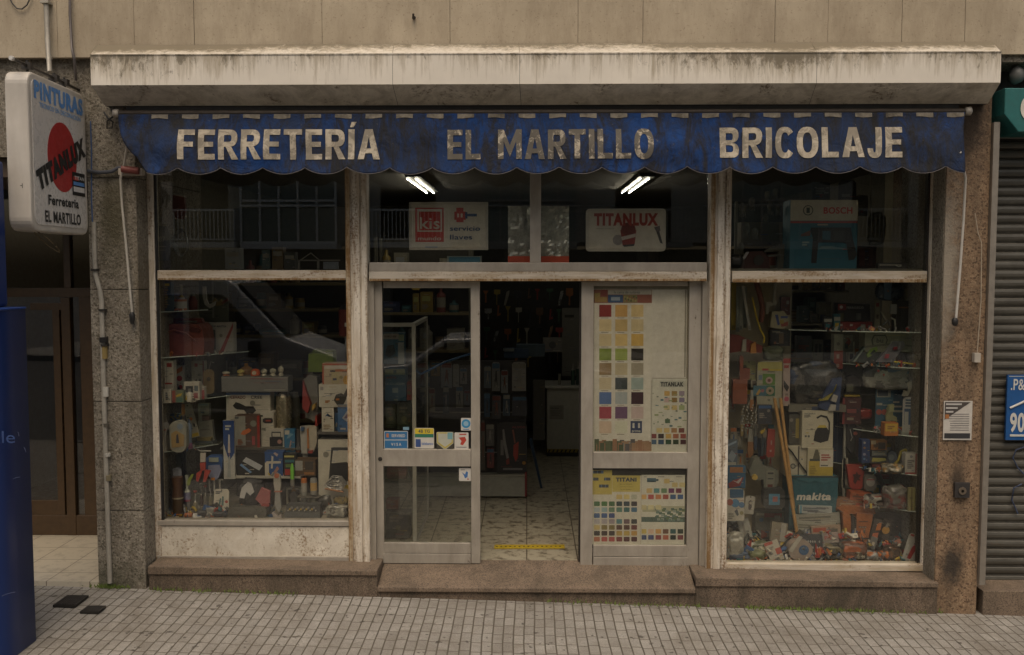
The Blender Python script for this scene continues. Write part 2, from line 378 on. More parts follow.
def text2d(t, bold, shear):
    k = (t, bold, shear)
    if k in TXT: return TXT[k]
    def mk(body):
        cu = bpy.data.curves.new('t', 'FONT'); cu.body = body; cu.offset = bold; cu.shear = shear; cu.resolution_u = 4; cu.size = 1; cu.space_character = 1+bold*2.6
        o = bpy.data.objects.new('t', cu); COL.objects.link(o)
        dg = bpy.context.evaluated_depsgraph_get(); dg.update()
        me = bpy.data.meshes.new_from_object(o.evaluated_get(dg))
        vs = [(v.co.x, v.co.y) for v in me.vertices]; fs = [tuple(p.vertices) for p in me.polygons]
        bpy.data.objects.remove(o); bpy.data.curves.remove(cu); bpy.data.meshes.remove(me)
        return vs, fs
    vs, fs = mk(t); ref, _ = mk('E')
    c0 = min(v[1] for v in ref); c1 = max(v[1] for v in ref)
    x0 = min(v[0] for v in vs); x1 = max(v[0] for v in vs)
    vs = [(v[0]-x0, (v[1]-c0)/(c1-c0)) for v in vs]
    TXT[k] = (vs, fs, x1-x0); return TXT[k]

# ------------------------------------------------------------------ heavy block capitals for the awning
def glyph(ch):
    v, h = .205, .185; Q = []
    def q(x0, y0, x1, y1): Q.append([(x0, y0), (x1, y0), (x1, y1), (x0, y1)])
    def ring(cx, cy, rx, ry, ix, iy, a0, a1, n, icy=None, icx=None):
        icy = cy if icy is None else icy; icx = cx if icx is None else icx
        def pt(x, y, a_, b_, t):
            c, s_ = math.cos(t), math.sin(t); return (x+a_*math.copysign(abs(c)**.82, c), y+b_*math.copysign(abs(s_)**.82, s_))
        for i in range(n):
            t0, t1 = rad(a0+(a1-a0)*i/n), rad(a0+(a1-a0)*(i+1)/n)
            Q.append([pt(cx, cy, rx, ry, t0), pt(cx, cy, rx, ry, t1), pt(icx, icy, ix, iy, t1), pt(icx, icy, ix, iy, t0)])
    if ch == ' ': return [], .42
    if ch in 'EFL':
        w = .56; q(0, 0, v, 1)
        if ch in 'EL': q(v, 0, w, h)
        if ch in 'EF': q(v, 1-h, w, 1); q(v, .42, w*.92, .585)
        return Q, w
    if ch == 'T': w = .62; q(0, 1-h, w, 1); q((w-v)/2, 0, (w+v)/2, 1-h); return Q, w
    if ch in 'IÍ':
        q(0, 0, v, 1)
        if ch != 'I': Q.append([(.05, 1.07), (.17, 1.07), (.27, 1.25), (.10, 1.25)])
        return Q, v
    if ch == 'A':
        w = .74; k = lambda y: .215+(w/2-.215)*y/.74
        Q.append([(0, 0), (.215, 0), (w/2, .74), (w/2, 1), (w/2-.135, 1)]); Q.append([(w, 0), (w/2+.135, 1), (w/2, 1), (w/2, .74), (w-.215, 0)])
        Q.append([(k(.20), .20), (w-k(.20), .20), (w-k(.36), .36), (k(.36), .36)]); return Q, w
    if ch == 'M':
        w = .88; q(0, 0, v, 1); q(w-v, 0, w, 1); Q.append([(v, 1), (v, .60), (w/2, .06), (w/2, .46)]); Q.append([(w-v, 1), (w/2, .46), (w/2, .06), (w-v, .60)]); return Q, w
    if ch == 'O': w = .72; ring(w/2, .5, w/2, .52, w/2-v, .52-h, 0, 360, 28); return Q, w
    if ch == 'C': w = .66; ring(w/2, .5, w/2, .52, w/2-v+.01, .52-h, 38, 322, 22); return Q, w-.05
    if ch == 'J': w = .50; q(w-v, .30, w, 1); ring(w/2, .30, w/2, .32, w/2-v, .32-h, -180, 0, 12); return Q, w
    if ch in 'RB':
        w = .66; x = .38; q(0, 0, v, 1); q(v, 1-h, x, 1); q(v, .42, x, .585)
        if ch == 'B': q(v, 0, x, h); ring(x, .75, w-x-.02, .25, w-x-v-.01, .115, -90, 90, 9, .70); ring(x, .25, w-x, .25, w-x-v+.01, .115, -90, 90, 9, .302)
        else: ring(x, .71, w-x-.01, .29, w-x-v, .115, -90, 90, 10, .70); Q.append([(.27, .42), (.455, .42), (w+.03, 0), (w-.20, 0)])
        return Q, w
def block(t):
    x = 0; vs = []; fs = []
    for ch in t:
        Q, w = glyph(ch)
        for p in Q:
            a = sum(p[i][0]*p[(i+1) % len(p)][1]-p[(i+1) % len(p)][0]*p[i][1] for i in range(len(p)))
            if a < 0: p = p[::-1]
            fs.append(list(range(len(vs), len(vs)+len(p)))); vs += [(x+a_, b_) for a_, b_ in p]
        x += w+.115
    return vs, fs, x-.115

# ------------------------------------------------------------------ things
def tag(o, label=None, cat=None, group=None, kind=None):
    if label: o['label'] = label
    if cat: o['category'] = cat
    if group: o['group'] = group
    if kind: o['kind'] = kind
    return o
def empty(name, label, cat, loc=(0, 0, 0), rz=0, group=None):
    o = bpy.data.objects.new(name, None); COL.objects.link(o); o.location = loc; o.rotation_euler = (0, 0, rz); o.empty_display_size = .1
    return tag(o, label, cat, group)
def solo(mb, name, label, cat, group=None, bevel=0):
    """world-space builder -> one-mesh thing with its origin at its base"""
    xs = [v.x for v in mb.v]; ys = [v.y for v in mb.v]; zs = [v.z for v in mb.v]
    c = Vector(((min(xs)+max(xs))/2, (min(ys)+max(ys))/2, min(zs)))
    mb.shift(-c); o = mb.build(name, None, c, bevel); return tag(o, label, cat, group)
class T:
    """a thing made of parts given in world space"""
    def __init__(s, name, label, cat, base, group=None):
        s.base = Vector(base); s.o = empty(name, label, cat, s.base, 0, group)
    def part(s, name, mb, parent=None, bevel=0, label=None):
        mb.shift(-s.base); o = mb.build(name, parent or s.o, None, bevel)
        if label: o['label'] = label
        return o
def struct(mb, name): o = mb.build(name); o['kind'] = 'structure'; return o
# ================================================================== SETTING
pA = W(98, 587, -.235); pB = W(970, 613.5, -.235)
GS = (pB.z-pA.z)/(pB.x-pA.x)
def gz(x, y=0.0): return pA.z+GS*(max(-14, min(14, x))-pA.x)+min(0, y+.235)*.012*1.0
def slab(mb, x0, x1, y0, y1, dz, m, nx=12, thick=0.0):
    for i in range(nx):
        a = x0+(x1-x0)*i/nx; b = x0+(x1-x0)*(i+1)/nx
        vs = [(a, y0, gz(a, y0)+dz), (b, y0, gz(b, y0)+dz), (b, y1, gz(b, y1)+dz), (a, y1, gz(a, y1)+dz)]
        mb.add(vs, [(0, 1, 2, 3)], m)
    return mb
def sheet(name, x0, x1, y0, y1, dz, m):
    mb = MB(); slab(mb, x0, x1, y0, y1, dz, m, 28); return struct(mb, name)
g = MB(); g.add([(-120, -120, -1.2), (120, -120, -1.2), (120, 120, -1.2), (-120, 120, -1.2)], [(0, 1, 2, 3)], 'asphalt'); struct(g, 'ground')
sheet('pavement', -14, 14, -3.3, 1.3, 0, 'pave')
sheet('road', -14, 14, -15.5, -3.44, -.14, 'asphalt')
sheet('pavement', -14, 14, -22, -15.64, 0, 'pave')
for ya, yb in ((-3.44, -3.3), (-15.64, -15.5)):
    k = MB()
    for i in range(28):
        a = -14+i; zt = gz(a+.5, ya)+.004
        k.box(a+.004, a+.996, ya, yb, zt-.3, zt, 'kerb')
    struct(k, 'kerb')

XL = W(150, 350, 0).x; XR = W(932, 350, 0).x
# shop interior
IZ = 3.12
f = MB(); f.box(XL-.3, XR+.1, .12, 6.0, -.08, 0, 'floor'); struct(f, 'floor')
f = MB(); f.box(XL-.3, XR+.1, .2, 6.0, IZ, IZ+.1, 'ceiling'); struct(f, 'ceiling')
for (x0, x1, y0, y1) in ((XL-.3, XL-.2, .2, 6), (XR+.02, XR+.1, .2, 6), (XL-.3, XR+.1, 6, 6.1)):
    f = MB(); f.box(x0, x1, y0, y1, 0, IZ, 'wall_in'); struct(f, 'interior_wall')

# ------------------------------------------------------------------ the building itself
B = T('shop_building', 'cream rendered building with granite pillars that holds the hardware shop', 'building', (0, 0, 0))
# upper rendered wall, in panels with thin joints
mb = MB(); xs_j = [-9, W(134, 20, -.27).x, W(194, 20, -.27).x, W(322, 20, -.27).x, W(450, 20, -.27).x, W(578, 20, -.27).x, W(643, 20, -.27).x, W(775, 20, -.27).x, W(828, 20, -.27).x, W(902, 20, -.27).x, W(965, 20, -.27).x, 9]
xs_j.insert(1, W(57, 20, -.27).x)
zlo = W(40, 57.5, -.27).z; zro = W(1010, 47, -.27).z
for i in range(len(xs_j)-1):
    a, b = xs_j[i]+.0015, xs_j[i+1]-.0015
    za = zlo if a < 3.3 else zro
    for z0, z1 in ((za, 6.2), (6.206, 8)):
        mb.box(a, b, -.27-(.0015*(i % 3)), .1, z0, z1, 'render')
mb.box(-9, 9, -.24, 1.4, 4.02, 8, (.10, .08, .055))
B.part('upper_wall', mb)
# dark lintel zone behind the shutter box, holding rollers
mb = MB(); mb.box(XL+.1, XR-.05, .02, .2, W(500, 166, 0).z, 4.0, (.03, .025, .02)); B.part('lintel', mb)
# left pillar (granite), with the strip above the doorway
xa = W(93, 400, -.22).x; xb = W(141, 400, -.22).x
mb = MB(); zt = W(40, 57, -.03).z+.1
cuts = [-.9]+[W(115, p_, -.22).z for p_ in (511, 402, 290, 178)]+[zt]
for i in range(5): mb.box(xa, xb, -.215-.002*(i % 3), 1.2, cuts[i]+.003, cuts[i+1], 'gran_l')
B.part('granite_pillar', mb, bevel=.006, label='grey granite pillar left of the shop window')
zdl = W(40, 157, -.2).z
mb = MB(); mb.box(-9, xa-.003, -.21, 1.1, zdl, zt, 'gran_l'); mb.box(-9, xa-.004, -.15, 1.1, W(40, 177, -.15).z, zdl-.004, (.07, .045, .025))
B.part('granite_lintel', mb)
# right pillar: light strip + brown face
x1 = W(940, 400, -.22).x; x2 = W(983, 400, -.22).x
mb = MB()
z3 = 3.95
mb.box(x1+.002, x2, -.215, .8, -.9, z3, 'gran_r'); mb.box(x1-.004, x1+.0015, -.205, .6, -.9, z3, 'gran_l')
B.part('granite_pillar', mb, bevel=.006, label='brown granite pillar right of the shop window')
mb = MB(); mb.box(x2+.002, x2+.045, -.25, .3, W(975, 585, -.25).z, W(995, 122, -.25).z, P((.28, .25, .21), .5, .5)); B.part('metal_edge_strip', mb)
XPR = x2
# near-black block painted as the shade of the gap over the right shop
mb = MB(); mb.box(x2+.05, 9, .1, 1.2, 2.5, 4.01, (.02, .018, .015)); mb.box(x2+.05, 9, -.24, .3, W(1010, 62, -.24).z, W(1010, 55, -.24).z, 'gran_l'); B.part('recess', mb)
# plinths (granite under the windows) and door step
def plinth(px0, px1, pyt0, pyt1, yf, label):
    a = W(px0, 575, yf); b = W(px1, 575, yf); z0 = W(px0, pyt0, yf).z; z1 = W(px1, pyt1, yf).z
    mb = MB(); t = .035
    def wedge(ya, yb, za0, za1, zb, m):
        mb.add([(a.x, ya, zb), (b.x, ya, zb), (b.x, yb, zb), (a.x, yb, zb), (a.x, ya, za0), (b.x, ya, za1), (b.x, yb, za1), (a.x, yb, za0)],
               [(0, 3, 2, 1), (4, 5, 6, 7), (0, 1, 5, 4), (1, 2, 6, 5), (2, 3, 7, 6), (3, 0, 4, 7)], m)
    wedge(yf+.015, .3, z0-t, z1-t, -.9, 'gran_p'); wedge(yf, .3, z0, z1, min(z0, z1)-t-.002, 'gran_t')
    B.part('plinth', mb, bevel=.006, label=label); return z0, z1
YP = -.25
zpl = plinth(148, 377, 566.5, 571, YP, 'brown granite plinth below the left window')
zpr = plinth(696, 939, 577.5, 583, YP, 'brown granite plinth below the right window')
a = W(377, 590, YP).x+.003; b = W(696, 590, YP).x-.003; zs = W(530, 588, YP).z; ZST = zs
mb = MB(); mb.box(a, b, YP+.02, .12, -.9, zs-.037, 'gran_p'); ys_ = YP-.005; mb.add([(a, ys_, zs-.035), (b, ys_, zs-.035), (b, .125, zs-.035), (a, .125, zs-.035), (a, ys_, zs), (b, ys_, zs), (b, .125, -.003), (a, .125, -.003)], [(0, 3, 2, 1), (4, 5, 6, 7), (0, 1, 5, 4), (1, 2, 6, 5), (2, 3, 7, 6), (3, 0, 4, 7)], 'gran_t')
B.part('door_step', mb, bevel=.006)
mb = MB(); mb.box(x2+.047, 9, -.22, .6, -.9, W(1000, 591, -.22).z, 'gran_t'); B.part('plinth', mb, bevel=.006, label='granite sill under the roller shutter')
# back of the shop front below / between (solid partition pieces beside the displays)
# ------------------------------------------------------------------ shop window frames
def rbox(mb, px0, py0, px1, py1, Y, d, m, inset=0):
    x0, x1, z0, z1 = R4(px0, py0, px1, py1, Y); mb.box(x0, x1, Y, Y+d, z0, z1, m); return x0, x1, z0, z1
def frame_obj(name, label, cat, rects, base_px, m='frame', Y=0, d=.09, bevel=.004):
    t = T(name, label, cat, W(base_px[0], base_px[1], Y))
    return t
# left window
LW = T('shop_window', 'left display window with rusty white frame and speckled pale panel below', 'shop window', W(250, 562, 0))
mb = MB()
rbox(mb, 150, 160, 157, 562, -.01, .1, 'frame'); B_ = mb
rbox(mb, 157.2, 160, 159.6, 521, .005, .024, 'black'); LW.part('jamb', mb, bevel=.004)
mb = MB(); rbox(mb, 157.3, 270.3, 346, 280, -.015, .09, 'frame_h'); rbox(mb, 158, 278, 345.5, 280.2, -.0175, .02, 'frame_rust'); LW.part('transom_rail', mb, bevel=.004)
mb = MB(); rbox(mb, 157.3, 521, 349, 526, -.012, .1, 'alu'); rbox(mb, 157.3, 556.5, 349, 562.5, -.02, .1, 'alu'); LW.part('bottom_rail', mb, bevel=.003)
mb = MB(); rbox(mb, 157.3, 526.3, 349, 556.2, 0, .06, 'panel'); LW.part('kick_panel', mb)
mb = MB(); rbox(mb, 157, 160, 346, 270.3, .03, .006, 'glass'); LW.part('pane', mb)
mb = MB(); rbox(mb, 157, 280, 346, 521, .03, .006, 'glass'); LW.part('pane', mb)
# right window
RW = T('shop_window', 'right display window with rust stained frame reaching down to the plinth', 'shop window', W(830, 570, 0))
mb = MB(); rbox(mb, 927.5, 160, 934, 571, -.01, .1, 'frame'); rbox(mb, 922.8, 160, 927.2, 566, .03, .05, 'darkmetal'); RW.part('jamb', mb, bevel=.004)
mb = MB(); rbox(mb, 732, 271, 927.2, 282.3, -.015, .09, 'frame_h'); rbox(mb, 732.5, 279, 926.8, 282.5, -.0175, .02, 'frame_rust'); RW.part('transom_rail', mb, bevel=.004)
mb = MB(); rbox(mb, 726, 564.5, 927.2, 571, -.012, .1, 'frame_h'); RW.part('bottom_rail', mb, bevel=.003)
mb = MB(); rbox(mb, 727, 160, 928, 271, .03, .006, 'glass'); RW.part('pane', mb)
mb = MB(); rbox(mb, 727, 282, 928, 564.5, .03, .006, 'glass'); RW.part('pane', mb)
# posts: each a bundle of three fillets
def post(px0, px1, py0, py1, label, Y=-.03):
    x0, x1, z0, z1 = R4(px0, py0, px1, py1, Y); w = x1-x0; mb = MB()
    mb.box(x0, x1, Y+.012, Y+.14, z0, z1, 'frame')
    mb.box(x0+.002, x0+w*.22, Y, Y+.012, z0, z1, 'frame_rust'); mb.box(x0+w*.34, x0+w*.66, Y-.004, Y+.012, z0, z1, 'frame'); mb.box(x0+w*.74, x1-.002, Y, Y+.012, z0, z1, 'frame')
    return B.part('window_post', mb, bevel=.003, label=label)
post(346.5, 368, 160, 568, 'weathered white post between the left window and the door')
post(709, 729.5, 160, 570, 'rust streaked white post between the door and the right window')
# ------------------------------------------------------------------ entrance: head rail, top lights, two sliding leaves
EN = T('entrance_frame', 'pale metal door frame with two top lights above the sliding doors', 'door frame', W(540, 565, .03))
mb = MB(); rbox(mb, 369, 271.5, 707, 281, -.02, .14, 'frame_h'); rbox(mb, 369.5, 278.6, 706.5, 281.2, -.0225, .02, 'frame_rust'); rbox(mb, 369, 262.5, 707, 271.2, 0, .1, 'alu'); EN.part('head_rail', mb, bevel=.003)
mb = MB(); rbox(mb, 530, 160, 541, 262.3, 0, .1, 'alu'); EN.part('mullion', mb, bevel=.003)
mb = MB(); rbox(mb, 369, 281.3, 375, 566, .03, .09, 'alu'); EN.part('door_jamb', mb, bevel=.003); mb = MB(); rbox(mb, 701, 281.3, 707, 566, .03, .25, 'alu'); EN.part('door_jamb', mb, bevel=.003)
mb = MB(); rbox(mb, 369, 160, 530, 262.3, .04, .006, 'glass'); EN.part('pane', mb)
mb = MB(); rbox(mb, 541, 160, 707, 262.3, .04, .006, 'glass'); EN.part('pane', mb)
def door(px0, px1, gx0, gx1, ys, label, Y):
    """ys: top, glass top, mid rail top, mid rail bottom, low glass bottom, bottom"""
    t = T('sliding_door', label, 'door', W((px0+px1)/2, ys[5], Y))
    mb = MB(); rbox(mb, px0, ys[0], gx0, ys[5], Y, .045, 'alu'); t.part('stile', mb, bevel=.003)
    mb = MB(); rbox(mb, gx1, ys[0], px1, ys[5], Y, .045, 'alu'); t.part('stile', mb, bevel=.003)
    mb = MB(); rbox(mb, gx0+.2, ys[0], gx1-.2, ys[1], Y+.002, .04, 'alu'); t.part('rail', mb, bevel=.003)
    mb = MB(); rbox(mb, gx0+.2, ys[2], gx1-.2, ys[3], Y-.004, .05, 'alu'); t.part('rail', mb, bevel=.003)
    mb = MB(); rbox(mb, gx0+.2, ys[4], gx1-.2, ys[4]+(ys[5]-ys[4])*.5, Y+.002, .04, 'alu'); rbox(mb, gx0+.2, ys[4]+(ys[5]-ys[4])*.5+.6, gx1-.2, ys[5], Y-.003, .045, 'alu'); t.part('rail', mb, bevel=.003)
    mb = MB(); rbox(mb, gx0, ys[1], gx1, ys[2], Y+.018, .006, 'glass'); t.part('pane', mb)
    mb = MB(); rbox(mb, gx0, ys[3], gx1, ys[4], Y+.018, .006, 'glass'); t.part('pane', mb)
    return t
DL = door(375.5, 480, 383, 471, (281.5, 288, 449.5, 466.5, 543, 563.5), 'left sliding door leaf of clear glass with small stickers', .06)
mb = MB(); p = W(380, 459, .05); mb.lathe([(.012, 0), (.016, .004), (.010, .012)], 'darkmetal', 12, p.x, p.y, p.z, 'y'); DL.part('lock', mb)
DR = door(581, 700, 593, 688, (281.5, 286, 452.5, 468.5, 545.5, 568), 'right door leaf papered inside with paint colour charts', .06)
mb = MB(); rbox(mb, 579, 283, 581.5, 566, .1, .03, 'darkmetal'); DR.part('seal', mb)
# side frame with blue stickers beyond the right leaf
mb = MB(); rbox(mb, 688.5, 283, 700.5, 569, .13, .03, 'alu'); EN.part('side_panel', mb)

# ------------------------------------------------------------------ shutter box above
def X_(px, py, Y): return W(px, py, Y).x
yf, yb, yt = -.53, -.285, -.282
zt1 = W(500, 53.5, yf).z; zb1 = W(500, 84, yf).z; zt0 = W(500, 43.5, yt).z; zb0 = W(500, 105, yb).z
M['box'] = mk_box('shutter_box_paint', (.76, .70, .60), .13, 0+(zb1-zb0), (zt1-zb0)); M['boxtop'] = mk_box('shutter_box_top', (.70, .64, .54), .34, (zt1-zb0)-.03, (zt0-zb0)+.02)
la, ra = X_(90.5, 70, yf), X_(1001, 70, yf); lt, rt = X_(97, 46, yt), X_(992, 41, yt); lb, rb = X_(105, 107, yb), X_(988, 100, yb)
SB = T('shutter_box', 'long off-white roller shutter box with rust stains above the blue awning', 'shutter box', (0, yf, zb0))
mb = MB()
segs = [0, .135, .47, .475, .79, 1]
def lerp(a, b, t): return a+(b-a)*t
ends = [0, .335, .475, .80, 1]
for i in range(4):
    t0, t1 = ends[i], ends[i+1]; e = .0012
    A = [lerp(la, ra, t0)+e, lerp(la, ra, t1)-e]; Bq = [lerp(lb, rb, t0)+e, lerp(lb, rb, t1)-e]; Cq = [lerp(lt, rt, t0)+e, lerp(lt, rt, t1)-e]
    mb.add([(A[0], yf, zb1), (A[1], yf, zb1), (A[1], yf, zt1), (A[0], yf, zt1)], [(0, 1, 2, 3)], 'box')
    mb.add([(Bq[0], yb, zb0), (Bq[1], yb, zb0), (A[1], yf, zb1), (A[0], yf, zb1)], [(0, 1, 2, 3)], 'boxlow')
    mb.add([(A[0], yf, zt1), (A[1], yf, zt1), (Cq[1], yt, zt0), (Cq[0], yt, zt0)], [(0, 1, 2, 3)], 'boxtop')
mb.add([(la, yf, zb1), (la, yf, zt1), (lt, yt, zt0), (lb, yb, zb0)], [(0, 1, 2, 3)], 'box')
mb.add([(ra, yf, zb1), (ra, yf, zt1), (rt, yt, zt0), (rb, yb, zb0)], [(3, 2, 1, 0)], 'box')
mb.add([(lb, yb, zb0), (rb, yb, zb0), (rb, -.0, zb0+.01), (lb, -.0, zb0+.01)], [(0, 3, 2, 1)], (.04, .035, .03))
# little lip along the upper edge
mb.box(la, ra, yf-.004, yf+.004, zt1-.004, zt1+.004, 'box')
SB.part('casing', mb)
mb = MB(); mb.box(lb+.15, rb-.2, -.275, -.235, zb0-.045, zb0+.005, 'darkmetal'); mb.box(lb+.1, rb-.12, -.12, .02, zb0-.1, zb0-.06, (.10, .08, .06)); SB.part('guide_rail', mb)

# ------------------------------------------------------------------ awning
YA = -.41
zA1 = W(500, 113.5, YA).z; zA0 = W(500, 167, YA-.05).z
xA0 = X_(118, 113, YA); xA1 = X_(964.5, 130, YA)
AW = T('awning', 'faded blue canvas awning with scalloped edge and worn cream lettering', 'awning', ((xA0+xA1)/2, YA, zA0-.08))
PER = (X_(898.5, 168, YA)-X_(181.5, 168, YA))/17; PH = X_(181.5, 168, YA)
def cloth_y(x, z):
    t = (zA1-z)/(zA1-zA0)
    w = noise.noise(Vector((x*2.6, z*4.0, .3)))*.030+noise.noise(Vector((x*8, z*4+x*2.5, 4)))*.017+noise.noise(Vector((x*1.1, 0, 9)))*.02
    ang = .5*noise.noise(Vector((x*15+z*9, z*6, 2)))*.009
    return YA-.055*t+(w+ang)*min(1, t*1.4+.15)-.012*math.sin(min(1, max(0, t))*math.pi)
def edge_z(x):
    k = ((x-PH)/PER) % 1.0
    return zA0-.050*math.sin(math.pi*k)**.75+.006*noise.noise(Vector((x*3, 0, 0)))
def left_x(t):     # left end curls away as it hangs
    return xA0+.20*max(0, t)**2.0+.02*t
nx, nz = 420, 26
vs, fs = [], []
for j in range(nz+1):
    t = j/nz
    for i in range(nx+1):
        u = i/nx; xl = left_x(t); xr = xA1-.035*t-.012*math.sin(t*5)
        x = xl+(xr-xl)*u; zb = edge_z(x); z = zA1+(zb-zA1)*t
        vs.append((x, cloth_y(x, z), z))
for j in range(nz):
    for i in range(nx):
        q = j*(nx+1)+i; fs.append((q, q+nx+1, q+nx+2, q+1))
mb = MB(); mb.add(vs, fs, 'cloth', True)
# hem cord along the scallops
fab = AW.part('fabric', mb)
sd = fab.modifiers.new('thick', 'SOLIDIFY'); sd.thickness = .003; sd.offset = 1
mb = MB(); hem = [Vector(vs[nz*(nx+1)+i])+Vector((0, -.003, 0)) for i in range(0, nx+1)]; mb.tube(hem, .0026, P((.12, .11, .11), .8), 5); AW.part('hem', mb)
# lettering laid on the cloth
mb = MB()
def cloth_text(t, px0, px1, py0, py1, bold):
    x0, x1 = X_(px0, 145, YA-.03), X_(px1, 145, YA-.03); z1, z0 = W(500, py0, YA-.03).z, W(500, py1, YA-.03).z
    v2, f2, w = block(t)
    bm = bmesh.new(); bv = [bm.verts.new((x0+a/w*(x1-x0), 0, z0+c*(z1-z0))) for a, c in v2]
    for ff in f2:
        try: bm.faces.new([bv[i] for i in ff])
        except ValueError: pass
    s = .03
    k = math.ceil(x0/s)
    while k*s < x1:
        bmesh.ops.bisect_plane(bm, geom=bm.verts[:]+bm.edges[:]+bm.faces[:], plane_co=(k*s, 0, 0), plane_no=(1, 0, 0)); k += 1
    k = math.ceil(z0/s)
    while k*s < z1+.1:
        bmesh.ops.bisect_plane(bm, geom=bm.verts[:]+bm.edges[:]+bm.faces[:], plane_co=(0, 0, k*s), plane_no=(0, 0, 1)); k += 1
    bm.verts.index_update()
    mb.add([(v.co.x, cloth_y(v.co.x, v.co.z)-.0075, v.co.z) for v in bm.verts], [[v.index for v in fc.verts] for fc in bm.faces], 'letter')
    bm.free()
for args in (('FERRETERÍA', 179.5, 380, 129, 159.5, .046), ('EL MARTILLO', 447.5, 653, 129.5, 159.5, .046), ('BRICOLAJE', 719.5, 901, 128, 158.5, .046)):
    mb = MB(); cloth_text(*args); AW.part('lettering', mb)
# seams
for sx_ in (-2.1, -1.05, .05, 1.15, 2.2):
    mb = MB(); mb.tube([(sx_+.01*math.sin(t*9), cloth_y(sx_, zA1-(zA1-zA0)*t)-.002, zA1-(zA1-zA0)*t) for t in [i/12 for i in range(13)]], .0022, P((.012, .03, .10), .8), 5); AW.part('seam', mb)
# band of cream dashes on the top hem
for k in range(27):
    xc = X_(152+k*30.55, 115.5, YA)
    if xc+.12 > xA1: break
    seg = []
    for j in range(5):
        x = xc+.118*j/4; seg.append((x, cloth_y(x, zA1-.003)-.008, zA1-.002)); seg.append((x, cloth_y(x, zA1-.03)-.008, zA1-.032+.004*math.sin(k*2.3+j)))
    mb = MB(); mb.add(seg, [(2*j, 2*j+1, 2*j+3, 2*j+2) for j in range(4)], P((.20, .175, .135), .8, 0, .6, .9)); AW.part('cream_patch', mb)
mb = MB(); mb.lathe([(.020, 0), (.020, xA1-xA0+.03)], P((.055, .042, .03), .6, .2, .3, .5), 14, xA0-.02, YA+.028, zA1+.012, 'x'); AW.part('roller_tube', mb)
for xx in (xA0-.05, xA1+.01):
    mb = MB(); mb.lathe([(.012, 0), (.03, .008), (.03, .04), (.014, .05)], P((.42, .38, .32), .5, .3, .2, .5), 12, xx, YA+.028, zA1+.012, 'x'); mb.box(xx+.01, xx+.03, YA+.03, -.03, zA1-.01, zA1+.03, 'darkmetal'); AW.part('end_bracket', mb)
for xx in (xA0+.1, xA1-.12):
    mb = MB(); mb.tube([(xx, YA+.03, zA1-.02), (xx, -.04, zA0+.05)], .012, 'darkmetal'); AW.part('arm', mb)

# ------------------------------------------------------------------ projecting lightbox sign
far = Vector((-3.20, -.28, 2.52)); near = Vector((-3.145, -1.19, 2.52))
L = (far-near).length; H = 1.01; TH = .145
ex = (far-near).normalized(); nrm = Vector((-ex.y*-1, -ex.x, 0)); nrm = Vector((ex.y, -ex.x, 0))   # face normal, towards +x
if nrm.x < 0: nrm = -nrm
SM = Matrix(((ex.x, nrm.x*-1, 0, near.x), (ex.y, nrm.y*-1, 0, near.y), (0, 0, 1, near.z), (0, 0, 0, 1)))   # local: x along face, y into the box, z up
SG = T('lightbox_sign', 'white projecting lightbox sign with red disc and black diagonal lettering', 'sign', near+ex*L*.5)
def rr(x0, x1, z0, z1, r, n=6):
    pts = []
    for cx, cz, a0 in ((x1-r, z1-r, 0), (x0+r, z1-r, 90), (x0+r, z0+r, 180), (x1-r, z0+r, 270)):
        for i in range(n+1):
            a = rad(a0+90*i/n); pts.append((cx+r*math.cos(a), cz+r*math.sin(a)))
    return pts
M['signwhite'] = weathered('sign_white', (.56, .52, .46), amount=.02, dirt=.25, rough=.35, bumpy=.03, dirtcol=(.25, .2, .14))
M['signface'] = P((.60, .57, .53), .3, 0, .02)
mb = MB(); mb.prism(rr(0, L, 0, H, .085), 0, TH, 'signwhite', SM); SG.part('casing', mb, bevel=.012)
mb = MB(); mb.prism(rr(.045, L-.045, .045, H-.045, .05), -.004, .002, 'signface', SM); SG.part('face_panel', mb)
mb = MB(); bl = (.16, .34, .62)
def st(t, u0, u1, v0, v1, m, bold, rot=0, y=-.007, shear=0): mb.text(t, u0*L, u1*L, v0*H, v1*H, y, m, bold, shear, SM, rot=rot)
mb.disc(.53*L, .51*H, .235, -.0052, -.0045, (.36, .022, .02), 40, mx=SM)
st('PINTURAS', .08, .93, .84, .955, (.10, .26, .56), .055)
st('TECNICO EN DECORACION', .16, .88, .795, .825, bl, .02)
st('TITANLUX', .06, .97, .405, .54, (.012, .012, .012), .085, rad(22), -.009)
st('Ferreteria', .26, .80, .18, .245, (.015, .015, .015), .03)
st('EL MARTILLO', .20, .83, .065, .14, (.015, .015, .015), .03)
B2 = (.012, .012, .012)
def sr(u0, u1, v0, v1, m, y): mb.add([(u0*L, y, v0*H), (u1*L, y, v0*H), (u1*L, y, v1*H), (u0*L, y, v1*H)], [(0, 1, 2, 3)], m, False, SM)
sr(.69, .93, .27, .43, B2, -.0075); sr(.705, .915, .34, .365, (.10, .25, .55), -.009); sr(.705, .915, .295, .33, (.65, .63, .6), -.009); sr(.705, .80, .375, .40, (.4, .04, .03), -.009)
st('TITAN', .73, .91, .38, .405, (.6, .6, .58), .02, 0, -.0095)
SG.part('lettering', mb)
mb = MB(); mb.text('HI', -.0, .03, 0, .03, 0, (.03, .03, .03)); mb.v = [near+Vector((nrm.x*-.0, 0, 0))+Vector((-v.x-.05, -.004, v.z+.27)) for v in mb.v]; SG.part('maker_mark', mb)
